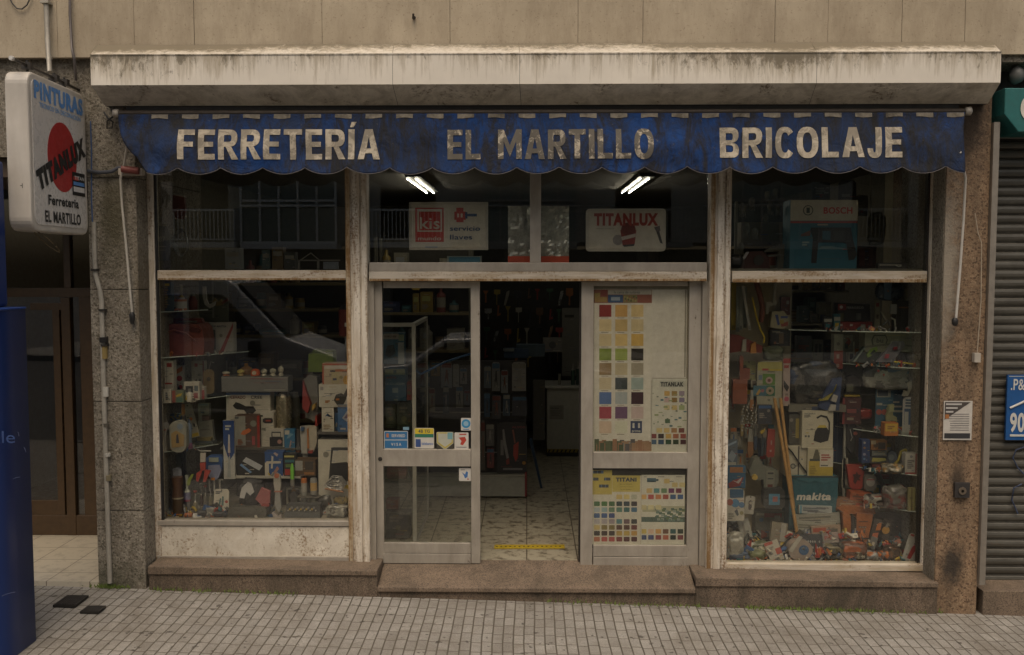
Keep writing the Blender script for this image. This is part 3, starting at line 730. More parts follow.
# rod and clamps above
top = near+Vector((0, 0, H))
mb = MB(); c0 = near+ex*.0-nrm*.07; 
mb.tube([c0+Vector((0, -.03, H+.06)), near+ex*(L+.07)-nrm*.07+Vector((0, 0, H+.05))], .010, 'darkmetal', 10)
mb.lathe([(.014, 0), (.016, .02), (.008, .03)], P((.6, .58, .54), .5), 10, c0.x, c0.y-.055, c0.z+H+.06, 'y')
for q in (.18, .62, .8): 
    pq = near+ex*(L*q)-nrm*.07; mb.tube([pq+Vector((0, 0, H-.02)), pq+Vector((0, 0, H+.09))], .009, 'darkmetal', 6); mb.box(pq.x-.03, pq.x+.03, pq.y-.02, pq.y+.02, pq.z+H+.03, pq.z+H+.075, 'darkmetal')
SG.part('bracket', mb)
mb = MB(); p0 = near+ex*.1-nrm*.05
mb.tube([p0+Vector((0.05*math.cos(a)*1.2, .12*math.sin(a)+.2, -.06-.07*math.sin(a+.5))) for a in [i*.5 for i in range(13)]], .004, P((.10, .07, .03)), 5); SG.part('loose_wire', mb)

# ------------------------------------------------------------------ left doorway (recessed entrance)
yD = 1.02
zdf = W(60, 540, yD-.02).z
x0 = W(-260, 540, .5).x
f = MB(); f.box(x0, xa, -.21, yD+.1, -1.0, W(60, 583, -.21).z+.012, 'marble'); struct(f, 'doorway_floor')
DZ = W(60, 583, -.21).z+.012
ED = T('entrance_door', 'dark brown framed glass entrance door in the recess behind the hanging sign', 'door', (W(40, 537, yD).x, yD, DZ))
xr = xa+.02; xl = -5.3
mb = MB(); bf = 'brownframe'
def eb(px0, py0, px1, py1, Y, d, m=bf):
    x0, x1, z0, z1 = R4(px0, py0, px1, py1, Y); mb.box(max(x0, xl), min(x1, xr), Y, Y+d, max(z0, DZ), z1, m)
eb(-200, 288, 140, 297, yD, .07); eb(-200, 515, 140, 541, yD+.003, .06); eb(62, 160, 69, 288, yD, .06); eb(64, 297.5, 73, 541, yD-.003, .065); eb(82, 297, 110, 541, yD+.007, .05); ED.part('frame', mb, bevel=.004)
mb = MB(); eb(30, 303, 62, 310, yD+.01, .04); eb(55, 303, 62, 515, yD+.008, .04); eb(-120, 500, 62, 515, yD+.01, .04); eb(-20, 303, -10, 515, yD+.01, .04)
ED.part('door_leaf', mb, bevel=.003)
mb = MB(); mb.box(xl, xr, yD+.03, yD+.036, DZ, W(40, 160, yD).z, 'glass'); ED.part('pane', mb)
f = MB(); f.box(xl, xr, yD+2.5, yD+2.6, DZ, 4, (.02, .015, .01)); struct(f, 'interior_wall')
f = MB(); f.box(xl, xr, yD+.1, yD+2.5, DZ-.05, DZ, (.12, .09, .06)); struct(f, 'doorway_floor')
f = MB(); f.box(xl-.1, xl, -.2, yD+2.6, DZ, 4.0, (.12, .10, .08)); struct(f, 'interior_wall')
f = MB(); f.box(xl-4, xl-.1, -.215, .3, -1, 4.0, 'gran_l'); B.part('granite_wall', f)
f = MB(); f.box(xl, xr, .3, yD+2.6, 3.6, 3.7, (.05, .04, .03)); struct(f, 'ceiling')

# ------------------------------------------------------------------ right roller shutter
SH = T('roller_shutter', 'closed grey ribbed roller shutter of the neighbouring shop', 'roller shutter', (XPR+.6, .04, W(1000, 590, 0).z))
mb = MB(); z = W(1000, 585, 0).z; zt = W(1000, 118, 0).z; xs0 = XPR+.046; xs1 = 8.5; hh = .069
prof = [(0, .0), (.010, -.012), (.025, -.022), (.05, -.026), (.075, -.020), (.088, -.004), (.094, -.016), (.098, .0)]
while z < zt:
    vs = []
    for (dz, dy) in prof: vs += [(xs0, .05+dy*.62, z+dz*.704), (xs1, .05+dy*.62, z+dz*.704)]
    mb.add(vs, [(2*i, 2*i+1, 2*i+3, 2*i+2) for i in range(len(prof)-1)], 'slat'); z += hh
SH.part('slats', mb)
mb = MB(); zz = W(1000, 586, 0).z-.09; mb.box(xs0, xs1, .01, .05, zz, zz+.09, 'slat'); SH.part('bottom_bar', mb, bevel=.006)
mb = MB()
def graf(pts, r): 
    pp = [W(a, b, .018) for a, b in pts]; mb.tube([Vector((p.x, .020, p.z)) for p in pp], r, P((.045, .06, .11), .6), 6)
graf([(1024, 447), (1016, 450), (1013, 458), (1018, 468), (1024, 474)], .006); graf([(1022, 484), (1014, 488), (1012, 500), (1018, 514)], .006)
SH.part('graffiti', mb)
# teal box sign
mb = MB(); zA_, zB_ = W(1003, 88, -.3).z, W(1003, 132, -.3).z; xq = X_(1004.5, 110, -.3); ch = .14
mb.prism([(xq, zA_), (xq, zB_+ch*.9), (xq+ch*.75, zB_), (xq+3, zB_), (xq+3, zA_)], -.3, .0, P((.02, .13, .125), .45, 0, .15, .3))
TS = T('box_sign', 'teal green box sign with white letter at the right edge', 'sign', (xq+1.5, -.15, zB_)); TS.part('casing', mb, bevel=.006)
mb = MB(); zc = W(1020, 108, -.3).z; xc = X_(1028, 108, -.3); ring = [(xc+.055*math.cos(a), zc+.085*math.sin(a)) for a in [i*math.pi/12 for i in range(24)]]
for i in range(24):
    a, b = i, (i+1) % 24
    def q(k, s): return (xc+(ring[k][0]-xc)*s, -.306, zc+(ring[k][1]-zc)*s)
    mb.add([q(a, 1), q(b, 1), q(b, .55), q(a, .55)], [(3, 2, 1, 0)], (.6, .57, .5))
TS.part('letter', mb)
mb = MB(); p = W(1016, 75, -.15); mb.lathe([(.0, -.05), (.06, -.03), (.07, .0), (.05, .04), (.0, .055)], P((.16, .16, .15), .4), 14, p.x, p.y, p.z, 'x'); solo(mb, 'floodlight', 'small pale lamp tucked above the teal sign', 'lamp')
# blue sign plate
BS = T('sign_plate', 'blue plate with white handwritten numbers fixed on the ribbed shutter', 'sign', W(1025, 440, 0))
x0, x1, z0, z1 = R4(1006.5, 375, 1052, 440, -.01)
mb = MB(); mb.box(x0, x1, -.012, .01, z0, z1, P((.015, .085, .26), .4)); mb.box(x0+.01, x1-.01, -.014, -.012, z1-.012, z1-.008, (.5, .5, .48)); BS.part('plate', mb)
mb = MB(); w = (.55, .54, .5); r = lambda a, b, c, d: R4(a, b, c, d, -.016)
q = r(1011, 379, 1030, 390); mb.text('.P&P', q[0], q[1], q[2], q[3], -.016, w, .01)
q = r(1010, 413, 1050, 432); mb.text('902 11', q[0], q[1], q[2], q[3], -.016, w, .03)
q = r(1010, 434.5, 1048, 436.5); mb.box(q[0], q[1], -.017, -.012, q[2], q[3], w)
a = W(1010, 408, -.015); b = W(1030, 399, -.015); mb.tube([a, b], .009, w, 6)
BS.part('lettering', mb)

# ------------------------------------------------------------------ bits on the pillars
def flatrect(mb, px0, py0, px1, py1, Y, m, d=.002): x0, x1, z0, z1 = R4(px0, py0, px1, py1, Y); mb.box(x0, x1, Y, Y+d, z0, z1, m)
NP = T('notice_poster', 'torn black and white notice poster pasted on the brown granite pillar', 'poster', W(958, 440, -.23))
mb = MB(); flatrect(mb, 943.5, 401, 972, 440, -.226, (.50, .47, .42), .004); 
x0, x1, z0, z1 = R4(943.5, 401, 972, 440, -.229)
mb.prism([(x0+.008, z1-.008), (x1-.012, z1-.008), (x0+.008, z0+.15)], -.228, -.226, (.06, .05, .045)); mb.box(x0+.01, x1-.01, -.2285, -.226, z0+.012, z0+.05, (.03, .03, .032))
for k in range(8): mb.box(x0+.05+max(0, (k-3))*-.006, x1-.02, -.2275, -.226, z0+.07+k*.017, z0+.075+k*.017, (.16, .15, .14))
for k in range(3): mb.box(x0+.015, x0+.13-k*.03, -.2295, -.228, z1-.03-k*.028, z1-.018-k*.028, (.45, .43, .4))
mb.box(x0+.012, x0+.04, -.2295, -.228, z1-.13, z1-.10, (.35, .14, .04))
NP.part('sheet', mb)
mb = MB(); flatrect(mb, 955, 483, 970, 498, -.245, (.03, .026, .024), .03); p = W(962.5, 491, -.248); mb.lathe([(.028, 0), (.03, .006), (.012, .008), (.010, -.0)], P((.14, .11, .08), .5, .3), 14, p.x, -.253, p.z, 'y')
solo(mb, 'switch_box', 'small black key switch box on the brown pillar below the poster', 'switch', bevel=.002)
def tubething(name, label, cat, pts, r, m, extra=None):
    mb = MB(); mb.tube([W(a, b, y-.17 if b > 56 else y-.07) for a, b, y in pts], r, m, 10)
    if extra: extra(mb)
    return solo(mb, name, label, cat)
pipe = P((.40, .37, .31), .5, .2, .2, .5)
def coll(mb):
    for (a, b) in ((95, 270), (103, 310), (105, 345)):
        p = W(a, b, -.24); mb.box(p.x-.022, p.x+.022, -.265, -.2, p.z-.008, p.z+.008, 'darkmetal')
    for (a_, b_, h_, c_) in ((105, 392, .035, (.5, .48, .42)), (104, 352, .05, (.25, .18, .06)), (107, 455, .012, (.5, .48, .42)), (108, 478, .02, (.2, .17, .1)), (105.5, 425, .012, (.1, .09, .07))):
        p = W(a_, b_, -.25); mb.lathe([(.021, -h_), (.022, h_)], c_, 10, p.x, -.24, p.z)
    p = W(104, 339, -.24); mb.box(p.x-.024, p.x+.024, -.265, -.2, p.z-.025, p.z+.015, 'black')
tubething('drain_pipe', 'pale grey conduit pipe running down the grey granite pillar', 'pipe', [(93.8, 222, -.07), (94.5, 255, -.07), (95.5, 274, -.07), (100, 290, -.07), (101.5, 300, -.07), (104, 400, -.07), (110, 583, -.07)], .017, pipe, coll)
def coll2(mb):
    p = W(46, 2, -.31); mb.box(p.x-.03, p.x+.03, -.34, -.25, p.z-.012, p.z+.004, pipe); p = W(49, 58, -.35); mb.lathe([(.022, -.01), (.022, .01)], pipe, 12, p.x, p.y, p.z)
tubething('drain_pipe', 'thick grey pipe at the top left corner of the cream wall', 'pipe', [(45.5, -60, -.24), (46, 0, -.24), (47.5, 40, -.24), (50, 72, -.24)], .018, pipe, coll2)
tubething('drain_pipe', 'thin dark conduit on the cream wall above the hanging sign', 'pipe', [(69.5, -60, -.23), (70, 15, -.23), (72, 48, -.23), (74, 58, -.2), (76, 80, -.06)], .010, P((.15, .13, .12), .5, .3))
tubething('crank_rod', 'pale rod hanging on the grey pillar below the awning end', 'rod', [(127, 146, -.2), (124, 165, -.12), (120.5, 178, -.1), (122, 205, -.09), (126, 245, -.09), (129, 280, -.09), (132, 312, -.08)], .009, P((.46, .43, .37), .5),
          lambda mb: mb.lathe([(.012, -.09), (.02, -.05), (.022, -.02), (.012, .0)], 'black', 10, W(132, 312, -.25).x, -.25, W(132, 312, -.25).z))
tubething('crank_rod', 'pale rod hanging on the brown pillar below the awning end', 'rod', [(960, 152, -.3), (965.5, 178, -.14), (963.5, 220, -.11), (960, 270, -.1), (956, 318, -.1)], .009, P((.50, .47, .42), .5),
          lambda mb: mb.lathe([(.012, -.05), (.022, -.035), (.022, -.005), (.012, .01)], 'black', 10, W(955, 319, -.27).x, -.27, W(955, 319, -.27).z))
tubething('cable', 'thin pale cable loosely tacked to the right edge of the brown pillar', 'cable', [(975, 213, -.075), (978, 233, -.075), (981.5, 243, -.075), (981, 300, -.075), (977, 356, -.075)], .0035, P((.36, .3, .22), .6),
          lambda mb: mb.box(W(976, 358, -.24).x-.02, W(976, 358, -.24).x+.025, -.26, -.22, W(976, 360, -.08).z, W(976, 351, -.08).z, (.4, .36, .3)))
tubething('cable', 'dark tape wrapped cable crossing the grey pillar behind the hanging sign', 'cable', [(88, 171, -.06), (100, 172.5, -.08), (112, 171.5, -.08), (118, 168, -.08), (123, 167.5, -.08)], .014, P((.07, .075, .09), .5))
mb = MB(); q = R4(118, 165.5, 142, 175, -.27); mb.box(q[0], q[1], -.27, -.215, q[2], q[3]-.02, P((.45, .4, .33), .6)); a = W(122, 169, -.28); b = W(139, 171, -.28); mb.tube([a, b], .026, P((.20, .055, .045), .6), 10)
solo(mb, 'junction_box', 'open cable box with a red wrapped joint at the top of the grey pillar', 'cable box', bevel=.003)
tubething('cable', 'thin blue cable running down beside the hanging sign', 'cable', [(90.5, 121, -.05), (91.5, 150, -.05), (91.5, 200, -.05), (93, 235, -.05)], .005, P((.05, .10, .22), .6))
tubething('cable', 'dark cable drooping in a loop at the top left of the cream wall', 'cable', [(8, -6, -.22), (12, 3, -.22), (17, 8.5, -.22), (22, 9, -.22), (27, 5, -.22), (31, -4, -.22)], .005, P((.05, .045, .04), .6))
tubething('cable', 'bundle of dark wires knotted under the left end of the shutter box', 'cable', [(104, 112, -.05), (108, 118, -.08), (113, 122, -.08), (112, 128, -.08), (107, 128, -.08), (107, 121, -.08), (114, 116, -.08)], .006, 'black')
# iron covers in the pavement
def cover(px, py, w, d, rz, label):
    y = Yat(px, py, gz(-3.4, -.6)); p = W(px, py, y); z = gz(p.x, y)+.004
    t = empty('drain_cover', label, 'drain cover', (p.x, y, z), rz)
    mb = MB(); mb.box(-w/2, w/2, -d/2, d/2, -.01, .006, P((.04, .036, .032), .6, .4)); 
    for i in range(9): mb.box(-w/2+.01+i*w/9, -w/2+.02+i*w/9, -d/2+.01, d/2-.01, .006, .010, P((.06, .055, .05), .6, .4))
    mb.build('lid', t)
cover(71, 601, .16, .21, rad(0), 'larger dark iron cover in the pavement near the doorway')
cover(93, 608.5, .13, .12, rad(0), 'smaller square dark iron cover in the pavement beside the larger one')
# weeds along the base of the wall
mb = MB(); gm = P((.13, .18, .035), .8, 0, .4)
for k in range(800):
    px = rnd.choice([rnd.gauss(110, 8), rnd.uniform(745, 900), rnd.uniform(745, 860), rnd.uniform(690, 945), rnd.uniform(150, 300), rnd.uniform(540, 700)])
    yy = -.22-rnd.random()**2*.05 if (px < 148 or px > 935) else YP-.0-rnd.random()**2*.05
    p = W(px, 600, yy); z = gz(p.x, yy); h = rnd.uniform(.010, .034); a = rnd.uniform(0, 6.3); w = .006
    dx, dy = math.cos(a)*w, math.sin(a)*w; lx, ly = rnd.gauss(0, .008), rnd.gauss(0, .006)
    mb.add([(p.x-dx, yy-dy, z), (p.x+dx, yy+dy, z), (p.x+lx+dx*.3, yy+ly, z+h)], [(0, 1, 2)], gm)
o = mb.build('weeds'); tag(o, 'low green weeds and moss along the foot of the granite', 'weeds', kind='stuff')

# ------------------------------------------------------------------ blue kiosk at the left edge
yk = -1.62
xk1 = W(32.5, 480, yk+.42).x; zk = W(10, 312, yk).z; blue = newmat('kiosk_blue')[0]; bb_ = blue.node_tree.nodes['Principled BSDF']; bb_.inputs['Base Color'].default_value = (.004, .022, .115, 1); bb_.inputs['Roughness'].default_value = .38
KI = T('phone_kiosk', 'blue metal street kiosk cropped by the left edge of the photo', 'kiosk', (xk1-.4, yk+.2, gz(xk1, yk)))
mb = MB(); n = 14
pts = [(xk1-.9, yk+.4), (xk1-.9, yk)]
for i in range(n+1):
    a = -math.pi/2+math.pi/2*i/n; pts.append((xk1-.13+.13*math.cos(a), yk+.13+.13*math.sin(a)))
pts.append((xk1, yk+.4))
zb = gz(xk1, yk); k = len(pts)
mb.add([(x, y, zb) for x, y in pts]+[(x, y, zk) for x, y in pts], [tuple(range(k-1, -1, -1)), tuple(range(k, 2*k))], blue)
mb.add([(x, y, zb) for x, y in pts]+[(x, y, zk) for x, y in pts], [(i, (i+1) % k, (i+1) % k+k, i+k) for i in range(k)], blue, True)
KI.part('cabinet', mb)
mb = MB(); mb.box(xk1-.9, xk1+.008, yk-.008, yk+.4, zk+.001, zk+.014, P((.012, .04, .18), .4)); KI.part('top_cap', mb, bevel=.004)
xk2 = W(7, 250, yk+.4).x
mb = MB(); mb.box(xk2-.6, xk2, yk+.1, yk+.4, zk+.015, zk+.93, blue); KI.part('upper_cabinet', mb, bevel=.02)
mb = MB(); q = R4(-17, 431, 15, 443, yk-.002); mb.text('tele', q[0], q[1], q[2], q[3], yk-.003, (.03, .06, .17), .0); KI.part('lettering', mb)
for (a_, b_, c_, d_) in ((13, 479, 20, 477), (2, 596, 15, 592), (24, 447, 26, 452), (18, 432, 19, 436)):
    mb = MB(); p_, q_ = W(a_, b_, yk-.002), W(c_, d_, yk-.002); mb.tube([p_, (p_+q_)/2+Vector((0, 0, .003)), q_], .0015, (.06, .08, .15), 5); KI.part('scratch', mb)
mb = MB(); p_ = W(414, 18, -.28); mb.tube([p_+Vector((0, .02, 0)), p_+Vector((0, -.04, 0)), p_+Vector((0, -.045, .02))], .008, 'darkmetal', 7); mb.lathe([(.014, 0), (.014, .006)], 'darkmetal', 10, p_.x, p_.y-.01, p_.z, 'y'); solo(mb, 'wall_hook', 'small dark iron hook in the cream wall above the shutter box', 'hook')
# ================================================================== SIGNS AND POSTERS BEHIND THE GLASS
CW = (.50, .46, .38)
def sign_hang(name, label, cat, px, Y, thick=.03):
    x0, x1, z0, z1 = R4(*px, Y); return x0, x1, z0, z1
# key service sign
x0, x1, z0, z1 = R4(409, 202, 488, 250, .10); w = x1-x0; h = z1-z0
KS = T('window_sign', 'framed white sign with red square and blue key words in the left top light', 'sign', (x0+w/2, .12, z0))
mb = MB(); mb.box(x0, x1, .104, .13, z0, z1, (.42, .39, .33)); mb.box(x0+.018, x1-.018, .100, .104, z0+.018, z1-.018, CW); KS.part('panel', mb, bevel=.003)
mb = MB(); red = (.42, .04, .03); nb = (.03, .07, .17); y = .098
def fr(u0, u1, v0, v1, m, yy=.098): mb.box(x0+u0*w, x0+u1*w, yy, .1001, z0+v0*h, z0+v1*h, m)
fr(.08, .44, .17, .88, red); fr(.105, .42, .38, .85, CW, .0972); fr(.13, .40, .41, .80, red, .0966)
def tx(t, u0, u1, v0, v1, m, b=.03, yy=.0955, rot=0): mb.text(t, x0+u0*w, x0+u1*w, z0+v0*h, z0+v1*h, yy, m, b, rot=rot)
tx('kis', .14, .39, .44, .68, CW, .012); tx('mundo', .115, .405, .20, .285, CW, .01)
tx('servicio', .52, .90, .40, .50, nb, .01); tx('llaves', .52, .80, .22, .32, nb, .01)
fr(.60, .69, .58, .88, red); fr(.575, .72, .63, .80, red, .0975); fr(.72, .86, .70, .755, nb); fr(.71, .74, .655, .79, nb, .097); fr(.61, .635, .68, .76, CW, .0968); fr(.655, .68, .68, .76, CW, .0968)
fr(.20, .36, .055, .07, (.1, .2, .35), .0985)
KS.part('lettering', mb)
# paint brand sign in the right top light
x0, x1, z0, z1 = R4(586, 208.5, 666, 251.5, .10); w = x1-x0; h = z1-z0
PS = T('window_sign', 'framed white sign with big red letters and a paint tin in the right top light', 'sign', (x0+w/2, .12, z0))
mb = MB(); mb.prism(rr(x0, x1, z0, z1, .03), .104, .13, (.42, .39, .33)); mb.prism(rr(x0+.02, x1-.02, z0+.02, z1-.02, .015), .100, .104, (.46, .42, .35)); PS.part('panel', mb, bevel=.003)
mb = MB(); red = (.27, .03, .02)
tx('TITANLUX', .10, .90, .60, .89, red, .055); tx('esmalte brillante', .12, .35, .52, .545, (.05, .05, .05), 0)
def pr(pts, m, yy): mb.prism([(x0+a*w, z0+b*h) for a, b in pts], yy, .1001, m)
mb.disc(x0+.53*w, z0+.52*h, .055, .0965, .1, (.12, .02, .015), 20, .05); pr([(.43, .50), (.63, .50), (.61, .17), (.46, .14)], (.20, .025, .02), .0968)
pr([(.44, .34), (.62, .42), (.62, .34), (.45, .26)], (.45, .40, .36), .0958); pr([(.46, .15), (.61, .18), (.60, .13), (.48, .11)], (.02, .02, .02), .0956)
mb.disc(x0+.40*w, z0+.27*h, .04, .0975, .1, (.22, .20, .19), 14); pr([(.86, .56), (.90, .58), (.96, .18), (.93, .20)], (.05, .045, .045), .0968); pr([(.85, .56), (.92, .60), (.93, .48), (.88, .46)], (.12, .10, .1), .096)
PS.part('lettering', mb)
# the silvery dark photographs beside the mullion
def crumple(name, label, cat, px, Y, col, amp=.012, rough=.15, group=None, strip=None):
    x0, x1, z0, z1 = R4(*px, Y); mb = MB(); nx, nz = 14, 20; vs = []
    for j in range(nz+1):
        for i in range(nx+1):
            x = x0+(x1-x0)*i/nx; z = z0+(z1-z0)*j/nz
            vs.append((x, Y-amp*abs(noise.noise(Vector((x*14, z*18, x*9)))), z))
    mb.add(vs, [(j*(nx+1)+i, j*(nx+1)+i+1, (j+1)*(nx+1)+i+1, (j+1)*(nx+1)+i) for j in range(nz) for i in range(nx)], P(col, rough, .3, .6))
    mb.box(x0, x1, Y+.002, Y+.012, z0, z1, (.30, .27, .22))
    if strip: mb.box(x0, x1, Y-.016, Y, z0, z0+(z1-z0)*.12, strip)
    return solo(mb, name, label, cat, group)
crumple('wrapped_board', 'board wrapped in crinkled silvery film left of the top light mullion', 'wrapped board', (508, 206, 530, 263), .14, (.42, .41, .36), .016, .12, None, (.5, .07, .03))
crumple('wrapped_board', 'board wrapped in crinkled silvery film right of the top light mullion', 'wrapped board', (541, 206, 569, 263), .14, (.45, .44, .38), .016, .12, None, (.5, .07, .03))
mb = MB(); flatrect(mb, 447, 256, 481, 263, .2, (.30, .33, .30), .15); flatrect(mb, 449, 257, 480, 262, .197, (.08, .22, .30), .003); solo(mb, 'shallow_box', 'shallow pale blue box lying below the framed key sign', 'box')

# --- stickers
def sticker(label, px, Y, col, marks):
    x0, x1, z0, z1 = R4(*px, Y); w = x1-x0; h = z1-z0; mb = MB(); mb.prism(rr(x0, x1, z0, z1, min(w, h)*.06, 2), Y, Y+.0015, col)
    for i, mk in enumerate(marks):
        yy = Y-.0006*(1+i*.5)
        if mk[0] == 'r': mb.add([(x0+mk[1]*w, yy, z0+mk[2]*h), (x0+mk[3]*w, yy, z0+mk[2]*h), (x0+mk[3]*w, yy, z0+mk[4]*h), (x0+mk[1]*w, yy, z0+mk[4]*h)], [(0, 1, 2, 3)], mk[5])
        elif mk[0] == 't': mb.text(mk[1], x0+mk[2]*w, x0+mk[4]*w, z0+mk[3]*h, z0+mk[5]*h, yy, mk[6], .02)
        elif mk[0] == 'c': mb.add([(x0+mk[1]*w+mk[3]*h*math.cos(a*math.pi/8), yy, z0+mk[2]*h+mk[3]*h*math.sin(a*math.pi/8)) for a in range(16)], [tuple(range(16))], mk[4])
        elif mk[0] == 'p': mb.add([(x0+a*w, yy, z0+b*h) for a, b in mk[1]], [tuple(range(len(mk[1])))], mk[2])
    return solo(mb, 'sticker', label, 'sticker')
wh = (.55, .52, .46); sy = .0745
sb = (.03, .14, .30)
sticker('blue sticker with two white edged panels low on the left door pane', (384, 431, 408, 449), sy, (.45, .45, .42), [('r', .03, .53, .97, .96, sb), ('r', .03, .05, .97, .48, sb), ('r', .10, .64, .2, .86, (.4, .15, .05)), ('t', 'SERVIRED', .32, .66, .88, .82, wh), ('t', 'V I S A', .3, .18, .72, .34, wh)])
sticker('yellow and white sticker with number 4 second from the left on the door pane', (414.5, 428, 434, 448.5), sy, wh, [('r', .02, .71, .98, .98, (.55, .42, .03)), ('r', .02, .54, .98, .71, (.03, .16, .10)), ('t', '4B TG', .2, .77, .8, .92, (.03, .06, .08)), ('r', .06, .08, .32, .46, (.04, .08, .22)), ('t', 'telebanco', .36, .18, .95, .32, (.12, .2, .42))])
sticker('cream shield sticker with yellow rim on the left door pane', (436.5, 432, 453.5, 450), sy, (.40, .38, .28), [('p', [(.0, 0), (.5, 0), (0, .38)], (.05, .045, .035)), ('p', [(.5, 0), (1, 0), (1, .38)], (.05, .045, .035)), ('p', [(.04, .97), (.9, .97), (.96, .4), (.5, .08), (.04, .4)], (.45, .36, .06)), ('p', [(.1, .92), (.86, .92), (.9, .44), (.5, .17), (.1, .44)], (.42, .42, .34)), ('r', .65, .6, .95, .97, (.16, .32, .34))])
sticker('white sticker with a red scribbled figure on the left door pane', (454.5, 432.5, 468.5, 449.5), sy, wh, [('p', [(.3, .7), (.75, .75), (.85, .55), (.6, .25), (.4, .3), (.5, .5)], (.42, .05, .03)), ('r', .35, .86, .85, .93, (.42, .05, .03)), ('r', .12, .12, .85, .16, (.2, .2, .2))])
sticker('small white sticker with round blue seal at the pane edge', (461, 418, 471, 430.5), sy, wh, [('c', .5, .55, .36, (.03, .22, .42)), ('c', .5, .55, .2, (.25, .4, .5)), ('r', .2, .06, .8, .12, (.1, .2, .4))])
sticker('white sticker with a blue bird mark on the lower door pane', (459, 468, 471, 481), sy, wh, [('p', [(.2, .7), (.5, .5), (.6, .75), (.75, .7), (.7, .3), (.5, .2), (.4, .45)], (.05, .14, .33)), ('r', .15, .84, .5, .88, (.1, .1, .1)), ('c', .75, .15, .06, (.4, .1, .05))])
sticker('small pale blue label above the left sticker row', (403, 427, 409, 430), sy, (.16, .27, .34), [])
for (pp, lab) in (((692, 382, 697, 398), 'blue and white label high on the side frame of the right door'), ((693, 423, 698, 445), 'small blue label in the middle of the side frame of the right door'), ((694.5, 470, 698, 482), 'small red label low on the side frame of the right door')):
    sticker(lab, pp, .128, (.04, .16, .33) if 'red' not in lab else (.4, .07, .04), [('r', .2, .4, .8, .55, wh)])
# --- paint colour charts, taped inside the right leaf
YC = .088
def chart(label, px, col):
    x0, x1, z0, z1 = R4(*px, YC); t = T('colour_chart', label, 'poster', ((x0+x1)/2, YC, z0), 'paint colour charts on the right door leaf')
    mb = MB(); mb.box(x0, x1, YC, YC+.003, z0, z1, col); t.part('sheet', mb); return t, MB()
def cr(mb, px0, py0, px1, py1, m, k=1, rd=0):
    if isinstance(m, str): m = hexc(m)
    L_ = sum(m)/3; m = tuple(round(q*.78+L_*.22, 3) for q in m)
    x0, x1, z0, z1 = R4(px0, py0, px1, py1, YC); y = YC-.0007*k
    pts = rr(x0, x1, z0, z1, rd, 3) if rd else [(x0, z0), (x1, z0), (x1, z1), (x0, z1)]
    mb.add([(x, y, z) for x, z in pts], [tuple(range(len(pts)))], m)
def ct(mb, t, px0, py0, px1, py1, m, b=.02, k=2):
    x0, x1, z0, z1 = R4(px0, py0, px1, py1, YC); mb.text(t, x0, x1, z0, z1, YC-.0007*k, m, b)
cream = (.58, .54, .46)
t, mb = chart('tall cream colour chart with three columns of square swatches', (593.5, 289, 652, 452), cream)
cr(mb, 594, 289.5, 652, 303, (.30, .10, .05)); cr(mb, 608, 290, 651.5, 294.5, (.46, .42, .33), 2); ct(mb, 'la carta de colores', 614, 291, 640, 293.5, (.1, .1, .1), 0, 3)
cr(mb, 594.5, 293, 600, 300, (.36, .25, .05), 2); cr(mb, 601, 290, 607, 296, (.30, .05, .03), 2); cr(mb, 595, 297, 607, 302, (.38, .22, .04), 2.5)
cr(mb, 608, 295, 623, 302.5, (.03, .09, .22), 2); cr(mb, 611, 297, 620, 300.5, (.3, .36, .42), 3); cr(mb, 623.5, 295, 637, 302.5, (.26, .22, .06), 2); cr(mb, 638, 295, 651, 302.5, (.28, .07, .03), 2)
for k in range(14): cr(mb, 624+k*.9, 296+(k*37 % 5), 625.4+k*.9, 297.6+(k*37 % 5), [(.4, .3, .08), (.1, .1, .05), (.35, .1, .04)][k % 3], 3)
sw = [['#8e2018', '#c9983f', '#cfb16c'], ['#d0b880', '#c2a35c', '#c6b17c'], ['#c9b482', '#d2b264', '#c79f33'], ['#7d8f22', '#92a032', '#2a2418'], ['#8c6f3c', '#b5a57c', '#9a8e74'], ['#c3b189', '#3d4444', '#94a59d'], ['#4a6aa0', '#9ea5a3', '#3a1620'], ['#a02f40', '#6a4468', '#bda49c'], ['#c9ad92', '#c6c3a8', None]]
for i, row in enumerate(sw):
    for j, c in enumerate(row):
        a = 599.2+j*16.0; b = 304.8+i*14.55
        if c: cr(mb, a, b, a+12.2, b+12, c, 1); cr(mb, a+2, b+12.8, a+9, b+13.4, (.25, .2, .14), 1)
cr(mb, 630.5, 421, 642, 433, (.02, .04, .12)); mb2 = mb
cr(mb, 632.5, 423, 634.5, 428, (.5, .48, .4), 2); cr(mb, 638, 423, 640, 428, (.5, .48, .4), 2); ct(mb, 'prima', 632, 429.5, 640.5, 432, (.5, .48, .4), .02, 3)
for k in range(60):
    c = [(.07, .09, .04), (.10, .12, .05), (.30, .14, .06), (.33, .18, .08), (.10, .09, .09), (.25, .25, .22)][k % 3 if k < 28 else (2+k % 2 if k > 40 else 3+k % 3)]
    a = 594.5+k*.9; b = 441+((k*7) % 5)*.9-(2 if k % 4 == 0 else 0); cr(mb, a, b, min(651.5, a+4.5), 451, c, 1+(k % 7)*.3)
t.part('printing', mb)
t, mb = chart('colour chart with black slanted title beside the tall chart', (651.2, 378.5, 687, 452), (.52, .50, .42)); 
cr(mb, 659.5, 380.5, 684, 387, (.44, .43, .35), 1); ct(mb, 'TITANLAK', 660.5, 382, 683.5, 386.4, (.03, .03, .03), .06)
g1 = ['#c2993a', '#9c7a2c', '#8d7a8b', '#b4948e', '#8c6a20', '#776a86', '#bfae76', '#c0a860', '#93a167']
for k in range(9):
    a = 664.3+(k % 3)*7.4; b = 391+(k//3)*6.6+(1 if k > 5 else 0); cr(mb, a, b, a+5.4, b+4.8, g1[k], 1, .004)
